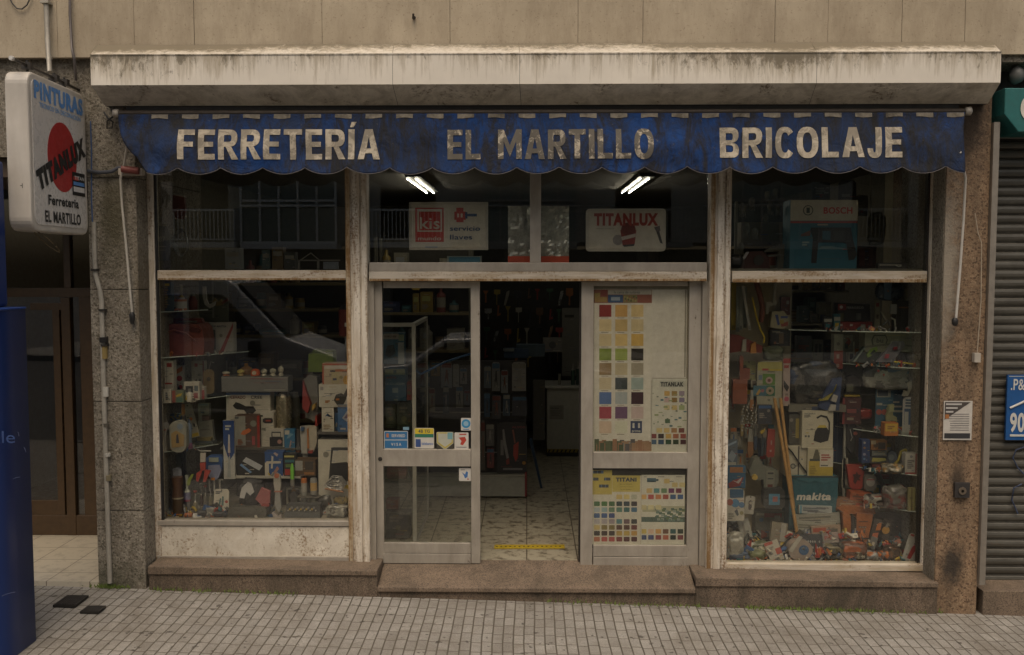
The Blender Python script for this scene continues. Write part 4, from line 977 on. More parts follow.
for k in range(30): cr(mb, 652.5+(k*13 % 33), 393+(k*29 % 34), 653.5+(k*13 % 33)+(k % 4), 393.8+(k*29 % 34)+(k % 3)*.5, [(.15, .2, .1), (.2, .2, .15), (.06, .15, .18), (.25, .3, .12)][k % 4], 1.5)
g2 = ['#c9b26c', '#c4a659', '#a0723a', '#74392a', '#7a2c2c', '#33201c', '#c29a35', '#a35a30', '#963c2a', '#3c5d7c', '#274a6a', '#25482a', '#2c3f1c', '#4d1a1c']
pos = [(656.5+7.4*i, 428) for i in range(4)]+[(650.8+7.4*i, 433.8) for i in range(5)]+[(650.8+7.4*i, 439.6) for i in range(5)]
for (a, b), c in zip(pos, g2): cr(mb, max(a, 651.6), b, a+5.6, b+4.6, c, 2)
cr(mb, 665, 419, 670, 423, (.06, .12, .05), 2); t.part('printing', mb)
t, mb = chart('blank beige sheet covering the upper corner of the right door pane', (652.3, 289.5, 686.8, 378), (.56, .52, .45)); t.o['group'] = ''; del t.o['group']; t.o['category'] = 'paper sheet'
cr(mb, 684.5, 290, 686, 377, (.30, .26, .19)); t.part('edge_fold', mb)
t, mb = chart('colour chart with yellow title block in the lower door pane', (592.3, 475.5, 641, 544.5), (.54, .50, .41))
cr(mb, 592.3, 470, 612, 494.5, (.50, .39, .04)); cr(mb, 612.3, 475.5, 640, 491.8, (.52, .41, .05), 1.2); ct(mb, 'TITANI', 615.8, 477.5, 636.5, 481.6, (.05, .06, .09), .06)
for k in range(26): cr(mb, 593+(k*11 % 16), 470.5+(k*7 % 21), 595.5+(k*11 % 16), 473.5+(k*7 % 21), (.07, .075, .085) if k % 4 else (.1, .16, .25), 2+k*.05)
for k in range(3): ct(mb, 'esmalte sintetico', 620, 483.5+k*2.6, 632+k % 2, 484.5+k*2.6, (.15, .12, .03), 0)
rows = ['#c2a84e #c9b45a #a9a990', '#3d6a3a #3f6f2e #33602e #1d3a3e #1e3440 #2e2228', '#9aa7aa #83a0a0 #567a5c #487a68 #1f6060 #2f6280', '#1f4f86 #1c4a86 #1a3a78', '#a9a2a4 #a2979a #94848a #4a7f84 #6b5056 #39393a', '#c4aa5c #83702c #7c6a2a #5c3828 #56301f #6e2a26', '#2a221d #3a221b #33221e #b08d22 #ba9a1f #bb8c22', '#b06034 #b23a30 #a83430 #7c2424 #541619 #4a161b']
for i, rw in enumerate(rows):
    cs = rw.split(); 
    for j, c in enumerate(cs):
        jj = j+3 if i == 0 else j
        a = 594+jj*7.45; b = 494.5+i*5.9+(1 if i else 0); cr(mb, a, b, a+5.8, b+4.7, c, 1, .006)
t.part('printing', mb)
t, mb = chart('white colour chart with green leaf band in the lower door pane', (641.2, 475, 684.6, 544.5), (.56, .53, .44))
cr(mb, 647, 478, 656, 482, (.07, .14, .18)); cr(mb, 656, 479, 658.5, 481, (.05, .1, .12)); cr(mb, 642.5, 506, 684.5, 512, (.38, .37, .22)); cr(mb, 641.4, 517, 684.5, 522, (.07, .12, .09), 1)
for k in range(40): cr(mb, 655+(k*17 % 28), 508+(k*11 % 12), 658+(k*17 % 28), 510.5+(k*11 % 12), [(.07, .13, .1), (.12, .2, .15), (.25, .3, .24), (.10, .16, .06)][k % 4], 1.5+k*.02)
rows = [(646.5, 488.3, '#c8a75c #4f8a86 #66865a #6e2a62 #752440'), (640.8, 494.5, '#cf9c3a #b23c34 #c1701f #a33a22 #24507e #1c4f86'), (664, 478.8, '#c9ae62'), (672, 482.5, '#c7b16a #c9b674'), (640.8, 505, '#bfb27a #c9bd85 #c9bd85'), (640.8, 529, '#c6ad3c #d2ab8c #c9922f #6a4426 #1d5a58 #223522'), (640.8, 535, '#1f3f72 #2a3b78 #8c2a30 #b4572c #16281f #7d2430')]
for a0, b, cs in rows:
    for j, c in enumerate(cs.split()):
        a = a0+j*7.35; cr(mb, max(a, 641.6), b, a+5.6, b+4.6, c, 2.5, .004)
for k in range(14): cr(mb, 644+(k*9 % 38), 476.5+(k*5 % 10)*.9, 646.5+(k*9 % 38), 477.1+(k*5 % 10)*.9, (.12, .12, .12), 1)
t.part('printing', mb)
# backing that closes the pane behind the charts
mb = MB(); q = R4(590, 283, 690, 455, .1); mb.box(q[0], q[1], .0965, .0995, q[2], q[3], (.30, .26, .19)); solo(mb, 'backing_sheet', 'pale backing paper behind the tall colour charts', 'paper sheet')
mb = MB(); q = R4(590, 466, 690, 548, .1); mb.box(q[0], q[1], .0965, .0995, q[2], q[3], (.05, .045, .035)); solo(mb, 'backing_sheet', 'dark backing board behind the lower colour charts', 'board')

# ================================================================== SHOP INTERIOR
for i, (xa_, xb_, z_) in enumerate(((-1.0, -1.09, 3.075), (1.09, 1.01, 3.075))):
    lab = ['twin tube ceiling light seen through the left top light', 'twin tube ceiling light seen through the right top light'][i]
    t = T('ceiling_light', lab, 'ceiling light', (xa_, 2.2, z_), 'fluorescent ceiling lights')
    xb_ = xa_-.1 if i == 0 else xa_-.06
    mb = MB(); mb.box(xa_-.09, xa_+.05, 1.35, 3.15, z_+.015, z_+.043, (.05, .045, .035)); t.part('housing', mb)
    for dx in (0, -.075):
        mb = MB(); mb.tube([(xa_+dx, 1.4, z_), (xa_+dx, 3.1, z_)], .0032, M['tube'], 8); t.part('tube', mb)
# display window boxes (backs, sides, decks)
def wall(name, lab, x0, x1, y0, y1, z0, z1, m): mb = MB(); mb.box(x0, x1, y0, y1, z0, z1, m); return solo(mb, name, lab, 'partition')
XLL = XL-.08; XLR = W(352, 400, .1).x; XRL = W(722, 400, .1).x; XRR = XR+.015
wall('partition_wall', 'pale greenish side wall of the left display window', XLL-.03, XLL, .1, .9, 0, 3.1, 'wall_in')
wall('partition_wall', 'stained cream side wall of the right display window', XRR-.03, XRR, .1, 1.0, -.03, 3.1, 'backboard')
zdk = W(250, 521, .05).z; zdr = W(830, 564, .06).z
mb = MB(); mb.box(XLL, XLR, .10, .95, zdk-.03, zdk, (.28, .25, .2)); mb.box(XLL, XLR, .93, .95, 0, zdk-.03, (.2, .18, .15)); mb.box(XLL, XLR, .10, .13, .05, zdk-.03, (.2, .18, .15)); solo(mb, 'display_platform', 'pale shelf floor of the left display window', 'shelf')
mb = MB(); mb.box(XRL, XRR-.03, .10, 1.0, zdr-.03, zdr, (.22, .19, .15)); solo(mb, 'display_platform', 'low floor of the right display window', 'shelf')
# stepped risers in the left window
zs1 = W(260, 476, .34).z; zs2 = W(270, 447.5, .52).z; zs3 = W(333, 431.5, .34).z
mb = MB(); mb.box(W(232, 470, .3).x, W(300, 470, .3).x, .32, .60, zs1-.015, zs1, (.38, .35, .29)); mb.box(W(232, 470, .3).x+.02, W(300, 470, .3).x-.02, .56, .59, zdk, zs1-.015, (.06, .05, .04)); solo(mb, 'display_riser', 'low grey step carrying the blue and black packs', 'shelf')
mb = MB(); mb.box(W(224, 450, .6).x, W(318, 450, .6).x, .50, .92, zs2-.015, zs2, (.10, .09, .07)); mb.box(W(224, 450, .6).x+.02, W(318, 450, .6).x-.02, .86, .9, zdk, zs2-.015, (.05, .045, .04)); solo(mb, 'display_riser', 'dark upper step in the middle of the left display window', 'shelf')
mb = MB(); mb.box(W(316, 430, .3).x, XLR, .32, .6, zs3-.02, zs3, (.09, .08, .07)); mb.box(XLR-.04, XLR-.01, .34, .58, zdk, zs3-.02, (.05, .045, .04)); solo(mb, 'display_riser', 'dark bracket shelf at the right side of the left display window', 'shelf')
# triangular glass shelves
SH_L, SH_R = [], []
def tri_shelf(px, py, side, lab, wx, dy):
    y0 = .12; z = W(px, py, y0).z; xw = XLL if side < 0 else XRR-.03; s = 1 if side < 0 else -1
    mb = MB(); n = 8; pts = [(xw, y0), ]
    for i in range(n+1):
        u = i/n; pts.append((xw+s*wx*u, y0+dy*(u**1.4)))
    pts += [(xw+s*wx, y0+dy+.12), (xw, y0+dy+.12)]
    k = len(pts); o = (lambda q: q) if s > 0 else (lambda q: q[::-1])
    P_ = o(pts)
    mb.add([(x, y, z-.008) for x, y in P_]+[(x, y, z) for x, y in P_], [tuple(range(k-1, -1, -1)), tuple(range(k, 2*k))]+[(i, (i+1) % k, (i+1) % k+k, i+k) for i in range(k)], 'glass_shelf')
    mb.tube([(x, y-.001, z-.004) for x, y in pts[1:n+2]], .0045, P((.42, .46, .40), .3), 5)
    solo(mb, 'glass_shelf', lab, 'shelf', 'glass corner shelves'); return (z, y0+.02, y0+dy+.1)
sL1 = tri_shelf(160, 312, -1, 'highest glass corner shelf in the left display window', .34, .45)
sL2 = tri_shelf(160, 358, -1, 'second glass corner shelf under the big dark red case', .62, .62)
sL3 = tri_shelf(160, 403.5, -1, 'third glass corner shelf crowded with small white cartons', .50, .50)
sL4 = tri_shelf(160, 453, -1, 'lowest glass corner shelf holding the clear domed pack', .42, .40)
sR1 = tri_shelf(922, 332, 1, 'highest glass shelf in the right window holding the toolboxes', .95, .30)
sR2 = tri_shelf(922, 368, 1, 'second glass shelf in the right window under the crumpled film', .55, .45)
sR3 = tri_shelf(922, 436.5, 1, 'glass corner shelf under the orange tin in the right window', .50, .5)
sR4 = tri_shelf(922, 475, 1, 'glass corner shelf under the yellow hose in the right window', .52, .5)
sR5 = tri_shelf(922, 511.5, 1, 'lowest glass corner shelf above the orange tool belt', .50, .5)

# ------------------------------------------------------------------ item builders
def stand(px0, py0, px1, py1, sup):
    z, ya, yb = sup; pm = (px0+px1)/2
    Y = min(max(Yat(pm, py1, z), ya), yb); a = W(px0, py1, Y); b = W(px1, py1, Y); w = b.x-a.x
    h = max(.01, W(pm, py0, Y).z-z); return (a.x+b.x)/2, Y, z, w, h
def free(px0, py0, px1, py1, Y):
    x0, x1, z0, z1 = R4(px0, py0, px1, py1, Y); return (x0+x1)/2, Y, z0, x1-x0, z1-z0
def prints(mb, w, h, y, pr):
    for i, k in enumerate(pr):
        yy = y-.0008-.0004*i
        if k[0] == 'r': mb.add([((k[1]-.5)*w, yy, k[2]*h), ((k[3]-.5)*w, yy, k[2]*h), ((k[3]-.5)*w, yy, k[4]*h), ((k[1]-.5)*w, yy, k[4]*h)], [(0, 1, 2, 3)], k[5])
        elif k[0] == 'c': mb.add([((k[1]-.5)*w+k[3]*h*math.cos(a*math.pi/10), yy, k[2]*h+k[3]*h*math.sin(a*math.pi/10)) for a in range(20)], [tuple(range(20))], k[4])
        elif k[0] == 'p': mb.add([((a-.5)*w, yy, b*h) for a, b in k[1]], [tuple(range(len(k[1])))], k[2])
        elif k[0] == 't': mb.text(k[1], (k[2]-.5)*w, (k[4]-.5)*w, k[3]*h, k[5]*h, yy, k[6], .03)
        elif k[0] == 'l':
            n = k[5]
            for q in range(n):
                z = (k[2]+(k[4]-k[2])*(q+.5)/n)*h; e = .0022+(k[4]-k[2])*h/n*.22; xr_ = k[1]+(k[3]-k[1])*(.6+.4*((q*37 % 10)/10))
                mb.add([((k[1]-.5)*w, yy, z-e), ((xr_-.5)*w, yy, z-e), ((xr_-.5)*w, yy, z+e), ((k[1]-.5)*w, yy, z+e)], [(0, 1, 2, 3)], k[6])
DET = random.Random(99)
def autodetail(mb, w, h, y):
    if w*h < .0012: return
    for q in range(DET.randint(4, 9)):
        u = DET.uniform(-.42, .3)*w; v = DET.uniform(.06, .9)*h; ww = min(DET.uniform(.08, .4)*w, w*.46-u); hh_ = DET.choice([.002, .003, .0035, .006])
        c = DET.choice([(.05, .045, .04), (.10, .09, .08), (.30, .27, .22), (.25, .05, .04), (.04, .09, .2), (.36, .33, .27), (.32, .22, .05)])
        mb.add([(u, y-.0005, v), (u+ww, y-.0005, v), (u+ww, y-.0005, v+hh_), (u, y-.0005, v+hh_)], [(0, 1, 2, 3)], c)
    u = DET.uniform(-.4, .1)*w; v = DET.uniform(.05, .6)*h
    for q in range(6): mb.add([(u+q*.0035, y-.0006, v), (u+q*.0035+.0018, y-.0006, v), (u+q*.0035+.0018, y-.0006, min(h*.98, v+.016)), (u+q*.0035, y-.0006, min(h*.98, v+.016))], [(0, 1, 2, 3)], (.04, .04, .04))
WHT = (.46, .42, .34); BLK = (.02, .018, .016); RED = (.30, .035, .022); BLU = (.03, .085, .21); YEL = (.42, .29, .03); ORG = (.42, .13, .03); GRN = (.10, .18, .04); GRY = (.20, .185, .15); TEAL = (.03, .12, .14)
def item(name, label, cat, pos, mbf, rz=0, tilt=0, roll=0, group=None):
    x, Y, z, w, h = pos; r = mbf(w, h)
    if isinstance(r, MB):
        o = r.build(name, None, (x, Y, z)); tag(o, label, cat, group)
    else:
        o = empty(name, label, cat, (x, Y, z), 0, group); ref = {}
        for q in r:
            nm, mb = q[0], q[1]; pa = ref.get(q[2]) if len(q) > 2 else o
            ref[nm] = mb.build(nm, pa)
    o.rotation_euler = Euler((tilt, roll, rz)); return o
def carton(col, pr=(), d=.1, flap=True):
    def f(w, h):
        dd = min(d, .25); mb = MB(); mb.box(-w/2, w/2, 0, dd, 0, h, col)
        autodetail(mb, w, h, 0); prints(mb, w, h, 0, pr)
        if flap: mb.box(-w/2, w/2, dd*.49, dd*.51, h-.0005, h+.0012, tuple(c*.6 for c in (col if isinstance(col, tuple) else hexc(col))))
        return mb
    return f
def card(col, pr=(), d=.003, blister=None):
    """a hanging card: board with a hole tab, and a clear blister part"""
    def f(w, h):
        mb = MB(); mb.prism([(-w/2, 0), (w/2, 0), (w/2, h*.93), (w*.35, h), (-w*.35, h), (-w/2, h*.93)], 0, d, col); mb.disc(0, h*.95, min(.006, w*.08), -.0006, d, BLK, 8)
        autodetail(mb, w, h, 0); prints(mb, w, h, 0, pr)
        if blister:
            u0, v0, u1, v1, c = blister; b = MB(); X0, X1, Z0, Z1 = (u0-.5)*w, (u1-.5)*w, v0*h, v1*h; q = min(.02, w*.3)
            b.prism(rr(X0, X1, Z0, Z1, min(X1-X0, Z1-Z0)*.3, 3), -q, -.001, c); return [('card', mb), ('contents', b)]
        return mb
    return f
def can(prof, cols, seg=16):
    """prof: list of (r as share of half width, v as share of height); cols list of (v0, v1, colour)"""
    def f(w, h):
        mb = MB()
        def R(v):
            for (r0, v0), (r1, v1) in zip(prof, prof[1:]):
                if v0 <= v <= v1 and v1 > v0: return r0+(r1-r0)*(v-v0)/(v1-v0)
            return prof[-1][0]
        for v0, v1, c in cols:
            pp = [(R(v0), v0)]+[(r, v) for r, v in prof if v0 < v < v1]+[(R(v1), v1)]
            mb.lathe([(max(.0005, r*w/2), v*h) for r, v in pp], c, seg, 0, w/2, 0)
        return mb
    return f
def sil(polys, d=.02):
    """silhouettes: list of (points in unit box, colour, front offset)"""
    def f(w, h):
        out = []
        for q in polys:
            nm, pts, c = q[0], q[1], q[2]; off = q[3] if len(q) > 3 else 0
            mb = MB(); mb.prism([((a-.5)*w, b*h) for a, b in pts], off-d/2, d/2-off*.2, c); out.append((nm, mb))
        if len(out) == 1: return out[0][1]
        return out
    return f
def lump(col, rough=.25, amp=.25, seed=0, d=None, stripes=None):
    """bag, heap or glove: a squashed lumpy body"""
    def f(w, h):
        bm = bmesh.new(); bmesh.ops.create_icosphere(bm, subdivisions=4, radius=1); dd = d or min(w, h)*.5
        vs = []
        for v in bm.verts:
            n_ = noise.noise(v.co*1.7+Vector((seed, seed*2, 0)))*amp+abs(noise.noise(v.co*5+Vector((seed, 0, 3))))*amp*.5
            p = v.co*(1+n_); e = .62
            sx = math.copysign(abs(p.x)**e, p.x); sz = math.copysign(abs(p.z)**e, p.z)
            vs.append((sx*w*.5, dd/2+p.y*dd/2, h/2+max(-1, sz)*h*.5))
        mb = MB(); bm.verts.index_update()
        if stripes:
            for fc in bm.faces:
                pass
        fs = [[v.index for v in fc.verts] for fc in bm.faces]
        cs = [col] if not stripes else [col]+list(stripes)
        if len(cs) == 1: mb.add(vs, fs, P(col, rough, 0, .45), True)
        else:
            cen = [sum((Vector(vs[i]) for i in q), Vector())/len(q) for q in fs]
            for k, c in enumerate(cs):
                sub = [q for q, ce in zip(fs, cen) if int((noise.noise(ce*9/max(w, h)*.35+Vector((seed, 1, 1)))*.5+.5)*len(cs)*1.6) % len(cs) == k]
                mb.add(vs, sub, P(c, rough, 0, .4), True)
        bm.free(); return mb
    return f
# ================================================================== GOODS IN THE LEFT WINDOW
sdL = (zdk, .13, .5); s1 = (zs1, .34, .5); s2 = (zs2, .52, .85); s3 = (zs3, .33, .5)
I = item
# top corner shelf
I('glue_tin', 'small orange tin with white label on the top glass corner shelf', 'tin', stand(172, 299.5, 184.5, 310, sL1), can([(1, 0), (1, 1)], [(0, .15, ORG), (.15, .8, WHT), (.8, 1, ORG)]))
I('bottle', 'small bottle with amber cap behind the orange tin', 'bottle', stand(176, 285, 184, 308, (sL1[0], .35, .5)), can([(.9, 0), (1, .4), (.8, .5), (.4, .56), (.4, 1)], [(0, .5, WHT), (.5, .6, YEL), (.6, 1, (.25, .22, .15))]))
I('bottle', 'dark red bottle at the inner end of the top glass shelf', 'bottle', stand(186.5, 293, 196, 308, (sL1[0], .45, .6)), can([(.9, 0), (1, .5), (.5, .8), (.35, 1)], [(0, .8, (.16, .03, .02)), (.8, 1, GRY)]))
I('key_chain', 'blue card with hanging brass chain at the window corner', 'chain', free(160, 282, 174, 311, .30), card((.05, .075, .085), [('l', .3, .1, .6, .85, 9, (.25, .17, .06)), ('r', .3, .86, .7, .95, YEL)]))
I('hose_clamp', 'white looped clamp hanging behind the bottles in the left window', 'clamp', free(203, 284, 216, 308, .62), sil([('hook', [(0, .9), (.25, .9), (.3, .35), (.45, .15), (.7, .2), (1, .3), (.9, .1), (.5, 0), (.15, .15), (0, .5)], (.30, .29, .24))], .02))
I('green_board', 'pale green panel standing behind the hanging clamp', 'panel', free(199, 281, 228, 322, .80), carton((.10, .11, .075), [('r', .45, .1, .52, 1, (.2, .2, .15))], .02, False))
I('scissors', 'yellow handled scissors lying behind the pale green panel', 'scissors', free(212, 297, 228, 307, .70), sil([('handle', [(0, .3), (.2, .9), (.4, .5), (.6, .8), (.7, .2), (.3, .1)], (.20, .15, .05)), ('blade', [(.6, .5), (1, .9), (1, .6), (.65, .25)], (.15, .05, .03))], .015))
# second shelf
def bigcase(w, h):
    mb = MB(); mb.prism([(-w*.47, 0), (w*.47, 0), (w*.5, h*.35), (w*.45, h*.72), (w*.35, h*.86), (-w*.38, h*.86), (-w*.46, h*.7), (-w*.5, h*.35)], 0, .26, P((.17, .045, .03), .4, 0, .3))
    b = MB(); b.prism([(-w*.38, h*.87), (-w*.36, h), (w*.34, h), (w*.38, h*.87), (w*.25, h*.87), (w*.23, h*.93), (-w*.26, h*.93), (-w*.28, h*.87)], .10, .15, P((.11, .025, .018), .4))
    c = MB(); c.prism([(w*.1, h*.84), (w*.44, h*.72), (w*.40, h*.62), (w*.05, h*.68)], -.012, 0, P((.08, .02, .015), .4)); c.tube([(-w*.45, -.01, h*.6), (-w*.2, -.012, h*.7), (w*.1, -.012, h*.6), (w*.3, -.01, h*.4)], .008, P((.22, .07, .05)), 6)
    return [('body', mb), ('handle', b), ('clasp', c)]
I('tool_case', 'big dark red plastic case on the second glass corner shelf', 'tool case', stand(162.5, 319, 204.5, 355, sL2), bigcase)
I('tool_box_pack', 'white box with red diagonal stripe beside the big red case', 'box', stand(203, 322.5, 233.5, 347.5, (sL2[0], .4, .72)), carton((.36, .33, .28), [('p', [(.55, 0), (.68, 0), (1, .82), (1, 1)], (.30, .06, .05)), ('r', .15, .05, .28, .7, YEL), ('r', .32, .05, .42, .75, (.1, .1, .1)), ('t', 'KW MASTER', .3, .83, .78, .9, (.1, .1, .1)), ('c', .6, .55, .06, GRY)], .09))
I('putty_knife', 'slim tools standing between the red case and the striped box', 'tool', stand(201, 341, 208, 350.5, (sL2[0], .3, .6)), sil([('handle', [(.2, 0), (.5, 0), (.5, .6), (.2, .6)], (.25, .08, .05)), ('blade', [(.3, .6), (.45, .6), (.6, 1), (.3, 1)], GRY)], .02))
# third shelf
I('lamp_box', 'tall white carton with red corner marks at the window edge', 'carton', stand(160, 361, 174, 401, sL3), carton(WHT, [('r', .05, .86, .2, .97, RED), ('r', .55, .85, .9, .95, RED), ('r', .5, .08, .53, .95, GRY), ('l', .1, .3, .45, .75, 5, GRY), ('r', .4, .42, .9, .46, RED)], .07))
I('lamp_box', 'white wedge carton with orange top and red dots', 'carton', stand(175, 366, 183, 392, (sL3[0], .25, .5)), carton((.38, .34, .27), [('p', [(0, .85), (1, 1), (1, .85), (0, .7)], ORG), ('c', .6, .6, .09, RED), ('c', .7, .32, .07, RED), ('p', [(0, .1), (.5, .35), (1, .1), (.6, 0)], BLK)], .06))
I('lamp_box', 'tall white carton with red logo and black figures, second from the shelf end', 'carton', stand(192, 361, 204.5, 393, (sL3[0], .35, .6)), carton(WHT, [('r', .25, .83, .5, .93, RED), ('t', '4.8', .25, .38, .75, .48, (.12, .1, .08)), ('r', .9, .3, 1, 1, (.25, .07, .06))], .07))
I('sanding_disc', 'amber disc with dark centre hanging from its wire', 'abrasive disc', free(203.5, 369, 214, 394, .5), lambda w, h: MB().prism(rr(-w/2, w/2, 0, h, w*.45, 5), 0, .02, (.16, .11, .045)).disc(0, h*.6, w*.2, -.004, .001, (.05, .04, .03), 14).tube([(0, 0, h*.9), (w*.25, 0, h*1.3), (w*.55, 0, h*1.25)], .003, GRY, 5))
I('small_carton', 'white carton with dark screen on the third glass shelf', 'carton', stand(184, 382, 199.5, 400, sL3), carton(WHT, [('r', .12, .42, .6, .78, (.04, .04, .04)), ('r', .68, .5, .92, .8, (.1, .12, .13)), ('r', .65, .1, .9, .4, (.28, .09, .09))], .06))
I('small_carton', 'white and pink carton at the inner end of the third shelf', 'carton', stand(193.5, 387, 204.5, 399, (sL3[0], .3, .5)), carton(WHT, [('r', .5, 0, 1, .75, (.28, .07, .07)), ('r', .1, .4, .35, .6, GRY)], .05))
I('small_carton', 'green and orange carton low at the front of the third shelf', 'carton', stand(172, 390.5, 183.5, 402.5, sL3), carton((.14, .16, .1), [('r', 0, 0, .32, 1, (.25, .07, .05)), ('p', [(.35, .6), (.9, .8), (.8, .55), (.4, .45)], YEL), ('r', .4, .05, .9, .4, (.08, .14, .1))], .05))
I('small_carton', 'tiny white carton with black digits beside the window edge', 'carton', stand(163.5, 389.5, 171, 403, sL3), carton(WHT, [('l', .3, .2, .7, .8, 4, (.1, .1, .1))], .05))
I('small_bottle', 'short white bottle between the green carton and the screen carton', 'bottle', stand(186, 389, 191.5, 402, sL3), can([(1, 0), (1, .6), (.5, .75), (.5, 1)], [(0, .75, WHT), (.75, 1, GRY)]))
# fourth shelf
I('iron', 'white wall bracket shaped appliance on the lowest glass corner shelf', 'appliance', stand(158.5, 422.5, 169.5, 450.5, sL4), sil([('body', [(.1, 0), (.9, 0), (.9, .55), (1, .75), (.7, 1), (.2, .98), (0, .8), (.15, .5)], (.36, .33, .28)), ('panel', [(.25, .1), (.5, .1), (.5, .5), (.25, .5)], (.12, .10, .08), -.012), ('band', [(.4, .72), (.95, .76), (.95, .8), (.4, .77)], (.25, .1, .06), -.012)], .09))
I('domed_pack', 'clear domed pack with tan brushes inside on the lowest glass shelf', 'pack', stand(170, 421, 186.5, 452.5, sL4), lambda w, h: [('shell', MB().prism(rr(-w/2, w/2, 0, h, w*.45, 6), 0, .06, (.26, .25, .20))), ('contents', MB().prism([(-w*.38, h*.15), (w*.35, h*.2), (w*.4, h*.55), (-w*.1, h*.7), (-w*.4, h*.6)], -.004, 0, (.30, .20, .08)).prism([(-w*.1, h*.3), (w*.08, h*.3), (w*.02, h*.6), (-w*.08, h*.55)], -.006, -.003, (.05, .05, .06)).disc(w*.15, h*.83, w*.18, -.006, -.002, (.20, .24, .28), 14))])
I('spray_bottle', 'blue grey bottle with pink foot on the lowest glass shelf', 'bottle', stand(186, 419.5, 191.5, 449, sL4), can([(1, 0), (1, .2), (.8, .25), (.9, .8), (.4, .9), (.4, 1)], [(0, .2, (.25, .08, .16)), (.2, .85, (.13, .16, .20)), (.85, 1, (.10, .12, .16))]))
I('saw_blade_card', 'long white card leaning with yellow foot under the third shelf', 'blister card', free(191, 403, 200, 437, .45), card((.34, .31, .24), [('r', .1, .02, .9, .12, YEL), ('r', .2, .3, .35, .4, BLK), ('r', .6, .3, .75, .4, BLK), ('c', .5, .55, .05, ORG)]), roll=rad(-14))
I('wall_carton', 'small square white carton fixed high beside the leaning card', 'carton', free(198, 403.5, 209, 416, .62), carton((.30, .28, .22), [('l', .2, .3, .8, .8, 3, GRY), ('r', .1, .85, .9, .95, (.2, .25, .28))], .05))
I('wall_carton', 'small pink and white carton in the middle of the left cluster', 'carton', free(198.5, 414.5, 209, 423.5, .62), carton((.24, .15, .12), [('r', 0, 0, .35, 1, (.3, .27, .22))], .05))
I('wall_carton', 'white folded carton with yellow corner below the pink one', 'carton', free(199.5, 421, 213.5, 441, .60), carton((.30, .28, .22), [('r', .4, .05, .9, .2, YEL), ('r', .1, .55, .8, .6, GRY)], .05), roll=rad(-4))
I('pouch', 'blue and yellow pouch above the clear domed pack', 'pouch', stand(168.5, 414, 182, 421.5, (W(170, 421, .35).z, .34, .36)), lump((.05, .09, .15), .4, .2, 3, .05, [(.25, .2, .05)]))
I('orange_marker', 'orange pencil hanging below the third glass shelf', 'pencil', free(181.5, 404, 184.5, 417, .28), lambda w, h: MB().box(-w/2, w/2, 0, .01, h*.2, h, (.36, .18, .03)).prism([(-w/2, h*.2), (w/2, h*.2), (0, 0)], 0, .01, (.3, .22, .12)))
I('tap_spout', 'curved white spout lying beyond the lowest glass shelf', 'spout', free(191, 443, 211, 452, .40), lambda w, h: MB().tube([(-w/2, 0, h), (-w*.3, 0, h*.4), (0, 0, h*.1), (w/2, 0, h*.12)], .006, (.40, .38, .32), 7))
I('flat_packs', 'stack of thin grey and yellow packs beside the lowest shelf', 'packs', free(193, 438, 213, 446, .55), lambda w, h: MB().box(-w/2, w*.3, 0, .1, 0, h*.3, (.2, .2, .1)).box(-w*.4, w/2, 0, .1, h*.35, h*.6, (.08, .09, .09)).box(-w*.3, w*.4, 0, .1, h*.65, h, (.22, .17, .06)))
# drawer box with knobs
ztop = W(255, 376.3, .56).z; zd0 = W(255, 392, .56).z
I('drawer_box', 'long grey display box carrying six small knobs', 'display box', free(221.5, 376.8, 288, 392, .58), carton((.19, .18, .155), [('r', 0, .9, 1, 1, (.26, .24, .2)), ('r', 0, 0, 1, .08, (.12, .11, .09))], .16, False))
kn = (ztop, .58, .68)
def knob(bc, kc, r=1.0):
    return lambda w, h: [('base', MB().lathe([(w*.42, 0), (w*.45, h*.15), (w*.22, h*.3)], bc, 12, 0, w/2, 0)), ('head', MB().lathe([(w*.2, h*.25), (w*.5, h*.5), (w*.5, h*.75), (w*.3, h*.9), (w*.08, h)], kc, 8 if r else 16, 0, w/2, 0, smooth=not r))]
KC = (.46, .42, .30)
for px, lab, bc, kc in (((221, 371.5, 229, 381.5), 'faceted clear knob on orange foot, leftmost on the grey display box', ORG, KC), ((236, 369.5, 243.5, 380.5), 'yellow round knob, second from left on the grey display box', (.4, .3, .12), (.48, .38, .10)),
    ((260, 369, 266.5, 378), 'plain cream knob just right of the orange lamp', KC, KC), ((269, 368.5, 275.5, 377.5), 'cream three lobed knob between the plain one and the tall valve', KC, KC), ((277.5, 366, 283, 377), 'tall cream valve handle at the right end of the grey box', KC, KC)):
    I('water_tap', lab, 'knob', stand(*px, kn), knob(bc, kc), group='tap knobs on the display box')
I('signal_lamp', 'bright orange red signal lamp in the middle of the grey box', 'lamp', stand(249.5, 369, 259, 380.5, kn), lambda w, h: [('dome', MB().lathe([(w*.5, 0), (w*.5, h*.5), (w*.35, h*.85), (w*.1, h)], P((.55, .10, .02), .2), 16, 0, w/2, 0)), ('reflector', MB().disc(0, h*.45, w*.22, -.004, .0, (.6, .5, .35), 12))])
I('amber_bottle', 'squat amber bottle behind the yellow knob', 'bottle', stand(238, 364, 251, 379, (ztop, .67, .72)), can([(.9, 0), (1, .4), (.8, .6), (.3, .75), (.3, 1)], [(0, .75, (.22, .10, .015)), (.75, 1, (.3, .14, .02))]))
